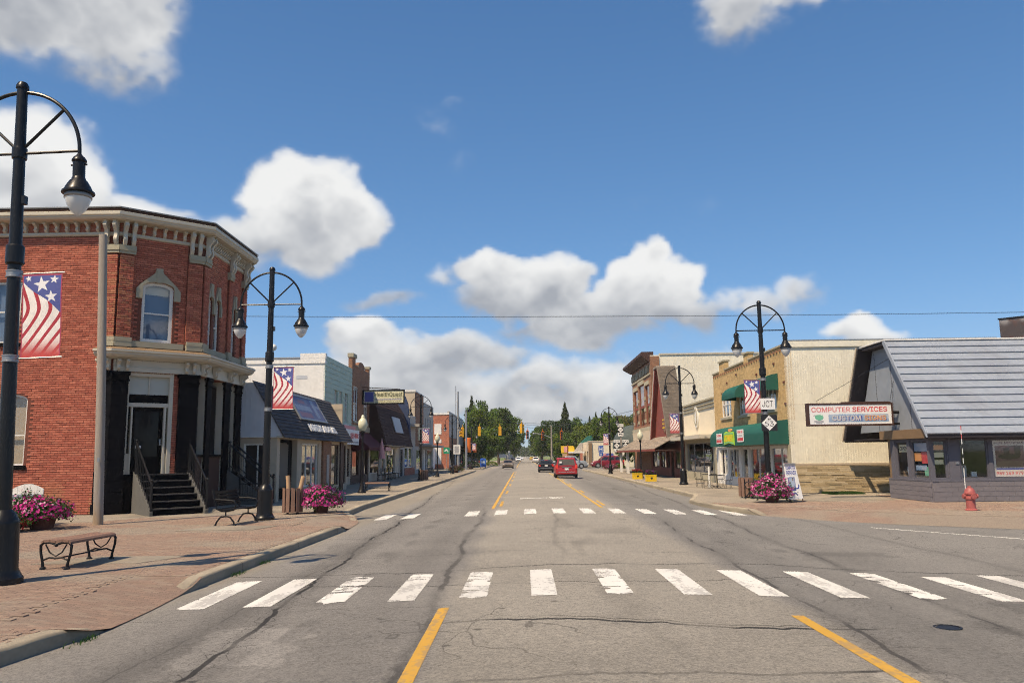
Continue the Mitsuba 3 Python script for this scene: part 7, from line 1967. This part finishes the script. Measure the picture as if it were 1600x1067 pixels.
KIND = {'b0': ('broad', 31, 7500, .050), 'b1': ('broad', 47, 7000, .052), 'b2': ('broad', 58, 6500, .055), 'b3': ('broad', 66, 8000, .046), 'bs': ('broad', 74, 5000, .06), 'conifer': ('fir', 81, 7000, .055), 'conifer2': ('fir', 92, 9000, .05)}
CR = {k: shape(crown(sd, n, lf, 40 if kd == 'broad' else 0, kd)) for k, (kd, sd, n, lf) in KIND.items()}
LB = {k: shape(limbs(sd, kd), 40) for k, (kd, sd, n, lf) in KIND.items()}
TREES = [('conifer', -11.3, 175, 14.8, 4.4, 'leaf_fir', 'pointed dark fir rising left of the big leafy trees'), ('b0', -8.6, 165, 13.4, 8.4, 'leaf_mid', 'tallest leafy tree left of the far road'), ('b1', -5.6, 178, 12.4, 8.6, 'leaf_dark', 'big leafy tree right of the tallest left one'), ('b2', -3.0, 200, 11.2, 8.0, 'leaf_mid', 'rounded leafy tree nearest the far road on the left'), ('b0', -9.0, 140, 6.8, 6.4, 'leaf_dark', 'lower dark tree behind the blue newspaper box'),
         ('b2', -6.6, 150, 6.8, 6.8, 'leaf_mid', 'low leafy tree behind the pale board'), ('b1', -4.6, 215, 7.8, 6.6, 'leaf_dark', 'dark low tree deep on the left of the far road'), ('b0', -4.4, 290, 7.5, 5.6, 'leaf_lime', 'small far tree on the left of the road'), ('b2', -4.6, 380, 7.5, 6.0, 'leaf_mid', 'farthest small tree on the left of the road'), ('b3', -14.0, 160, 10.0, 8.0, 'leaf_dark', 'dark tree behind the end of the left row'),
         ('b1', 5.0, 215, 9.6, 7.4, 'leaf_mid', 'leafy tree nearest the far road on the right'), ('b3', 6.2, 180, 9.9, 7.6, 'leaf_dark', 'round dark tree above the dark hatchback'), ('conifer2', 8.7, 165, 12.4, 5.2, 'leaf_fir', 'tall narrow fir above the red minivan'), ('b3', 8.4, 172, 9.4, 7.2, 'leaf_dark', 'dark spreading tree below the tall fir'), ('b0', 5.8, 300, 8.6, 5.8, 'leaf_mid', 'small far tree on the right of the road'),
         ('b1', 12.1, 160, 7.6, 6.4, 'leaf_lime', 'light green tree behind the cream store'), ('b2', 16.0, 185, 9.2, 6.8, 'leaf_mid', 'mid green tree behind the teal roof'), ('b0', 16.2, 150, 9.9, 8.2, 'leaf_mid', 'bushy bright tree behind the far right lamp'), ('b1', 21.0, 165, 9.6, 7.4, 'leaf_olive', 'olive green tree behind the route signs'), ('b2', 27.5, 190, 12.0, 7.6, 'leaf_mid', 'tree beside the grey house'), ('conifer', 20.0, 240, 13.2, 3.6, 'leaf_fir', 'small dark fir top, left of two on the right'), ('conifer', 22.4, 245, 14.6, 3.8, 'leaf_fir', 'small dark fir top, right of two on the right'),
         ('b1', 5.4, 400, 8, 5.6, 'leaf_mid', 'farthest small tree on the right of the road'), ('b3', 11.0, 172, 7.0, 6.6, 'leaf_dark', 'low dark tree behind the yellow sign'), ('bs', 12.4, 96, 4.2, 3.2, 'leaf_dark', 'small dark street tree behind the route sign post'), ('b2', -24, 220, 11.0, 8.4, 'leaf_mid', 'tree behind the red brick store'), ('b0', -16.5, 190, 9.0, 7.4, 'leaf_mid', 'leafy tree between the dark store and the fir'), ('b0', 33.0, 200, 13.0, 9.0, 'leaf_dark', 'large tree behind the corner block'), ('b3', 24.0, 150, 7.5, 7.5, 'leaf_dark', 'dark tree low behind the dome awning')]
TREES += [('b1', 10.2, 196, 10.4, 9.0, 'leaf_dark', 'broad tree between the tall fir and the light green tree'), ('b2', 14.2, 215, 11.2, 9.6, 'leaf_mid', 'tall mid green tree behind the light green one'), ('b3', 19.6, 205, 11.4, 9.4, 'leaf_mid', 'tall tree behind the bushy bright tree'), ('b0', 24.5, 200, 11.6, 9.4, 'leaf_olive', 'olive tree left of the grey house'), ('b2', 5.4, 250, 10.2, 8.2, 'leaf_dark', 'dark tree deep on the right of the far road'), ('b3', 8.0, 160, 6.4, 6.4, 'leaf_mid', 'low tree behind the yellow sign, nearest the road')]
for k, x, y, h, w_, lf, lab in TREES:
    kd = KIND[k][0]
    t = thing('fir_tree' if kd == 'fir' else 'leafy_tree', lab, 'tree')
    at = T().translate([x, y, -.1]).rotate([0, 0, 1], (x * 37 + y * 11) % 360).scale([w_, w_, h])
    part(t, 'trunk', LB[k], 'bark', at=at)
    part(t, 'crown', CR[k], lf, at=at)
# the wood that closes the view behind both rows and down the road: one far mass
g = np.random.default_rng(77); FARP = []
for k in range(150):
    sd = k % 2; yy = g.uniform(330, 620); xx = (-1 if sd else 1) * (g.uniform(9, 150) + .02 * (yy - 330))
    FARP.append((xx, yy, g.uniform(7, 12), g.uniform(7, 11)))
for k in range(26):
    FARP.append((g.uniform(-26, 30), g.uniform(640, 720), g.uniform(7, 11), g.uniform(8, 12)))
far = crown(103, 900, .12, 24)
v0, f0 = far.vertices, far.faces
solo('distant_wood', 'far off belt of green trees closing the horizon', 'wood', trimesh.Trimesh(np.vstack([v0 * [w_, w_, h] + [x, y, -.1] for x, y, h, w_ in FARP]), np.vstack([f0 + i * len(v0) for i in range(len(FARP))]), process=False), 'leaf_dark', kind='stuff')
for x, y, w_, lab, seed in ((-8.4, 128, 2.6, 'rounded green shrub bed under the left trees', 5), (-5.6, 138, 2.2, 'low green shrubs beside the far left road', 6), (11.6, 97.2, 1.2, 'small green shrub at the foot of the small street tree', 7)):
    q = np.random.default_rng(seed); p = q.normal(size=(900, 3)); p /= np.linalg.norm(p, axis=1, keepdims=True); p[:, 2] = np.abs(p[:, 2])
    t = thing('shrub', lab, 'shrub')
    part(None, t, leaf_quads(np.array([x, y, 0]) + p * [w_ * .5, w_ * .5, w_ * .32], .16, .05, seed), 'leaf_lime')

# thin summer air
scene['haze_air'] = {'type': 'homogeneous', 'albedo': {'type': 'rgb', 'value': [.93, .95, .97]}, 'sigma_t': .00022}
scene['haze'] = {'type': 'cube', 'to_world': T().translate([0, 1500, 7.5]).scale([4100, 4600, 9.3]), 'bsdf': {'type': 'null'}, 'interior': {'type': 'ref', 'id': 'haze_air'}}
scene['camera']['medium'] = {'type': 'ref', 'id': 'haze_air'}
labels['haze'] = {'label': 'thin pale summer haze over the street', 'category': 'haze', 'kind': 'stuff'}
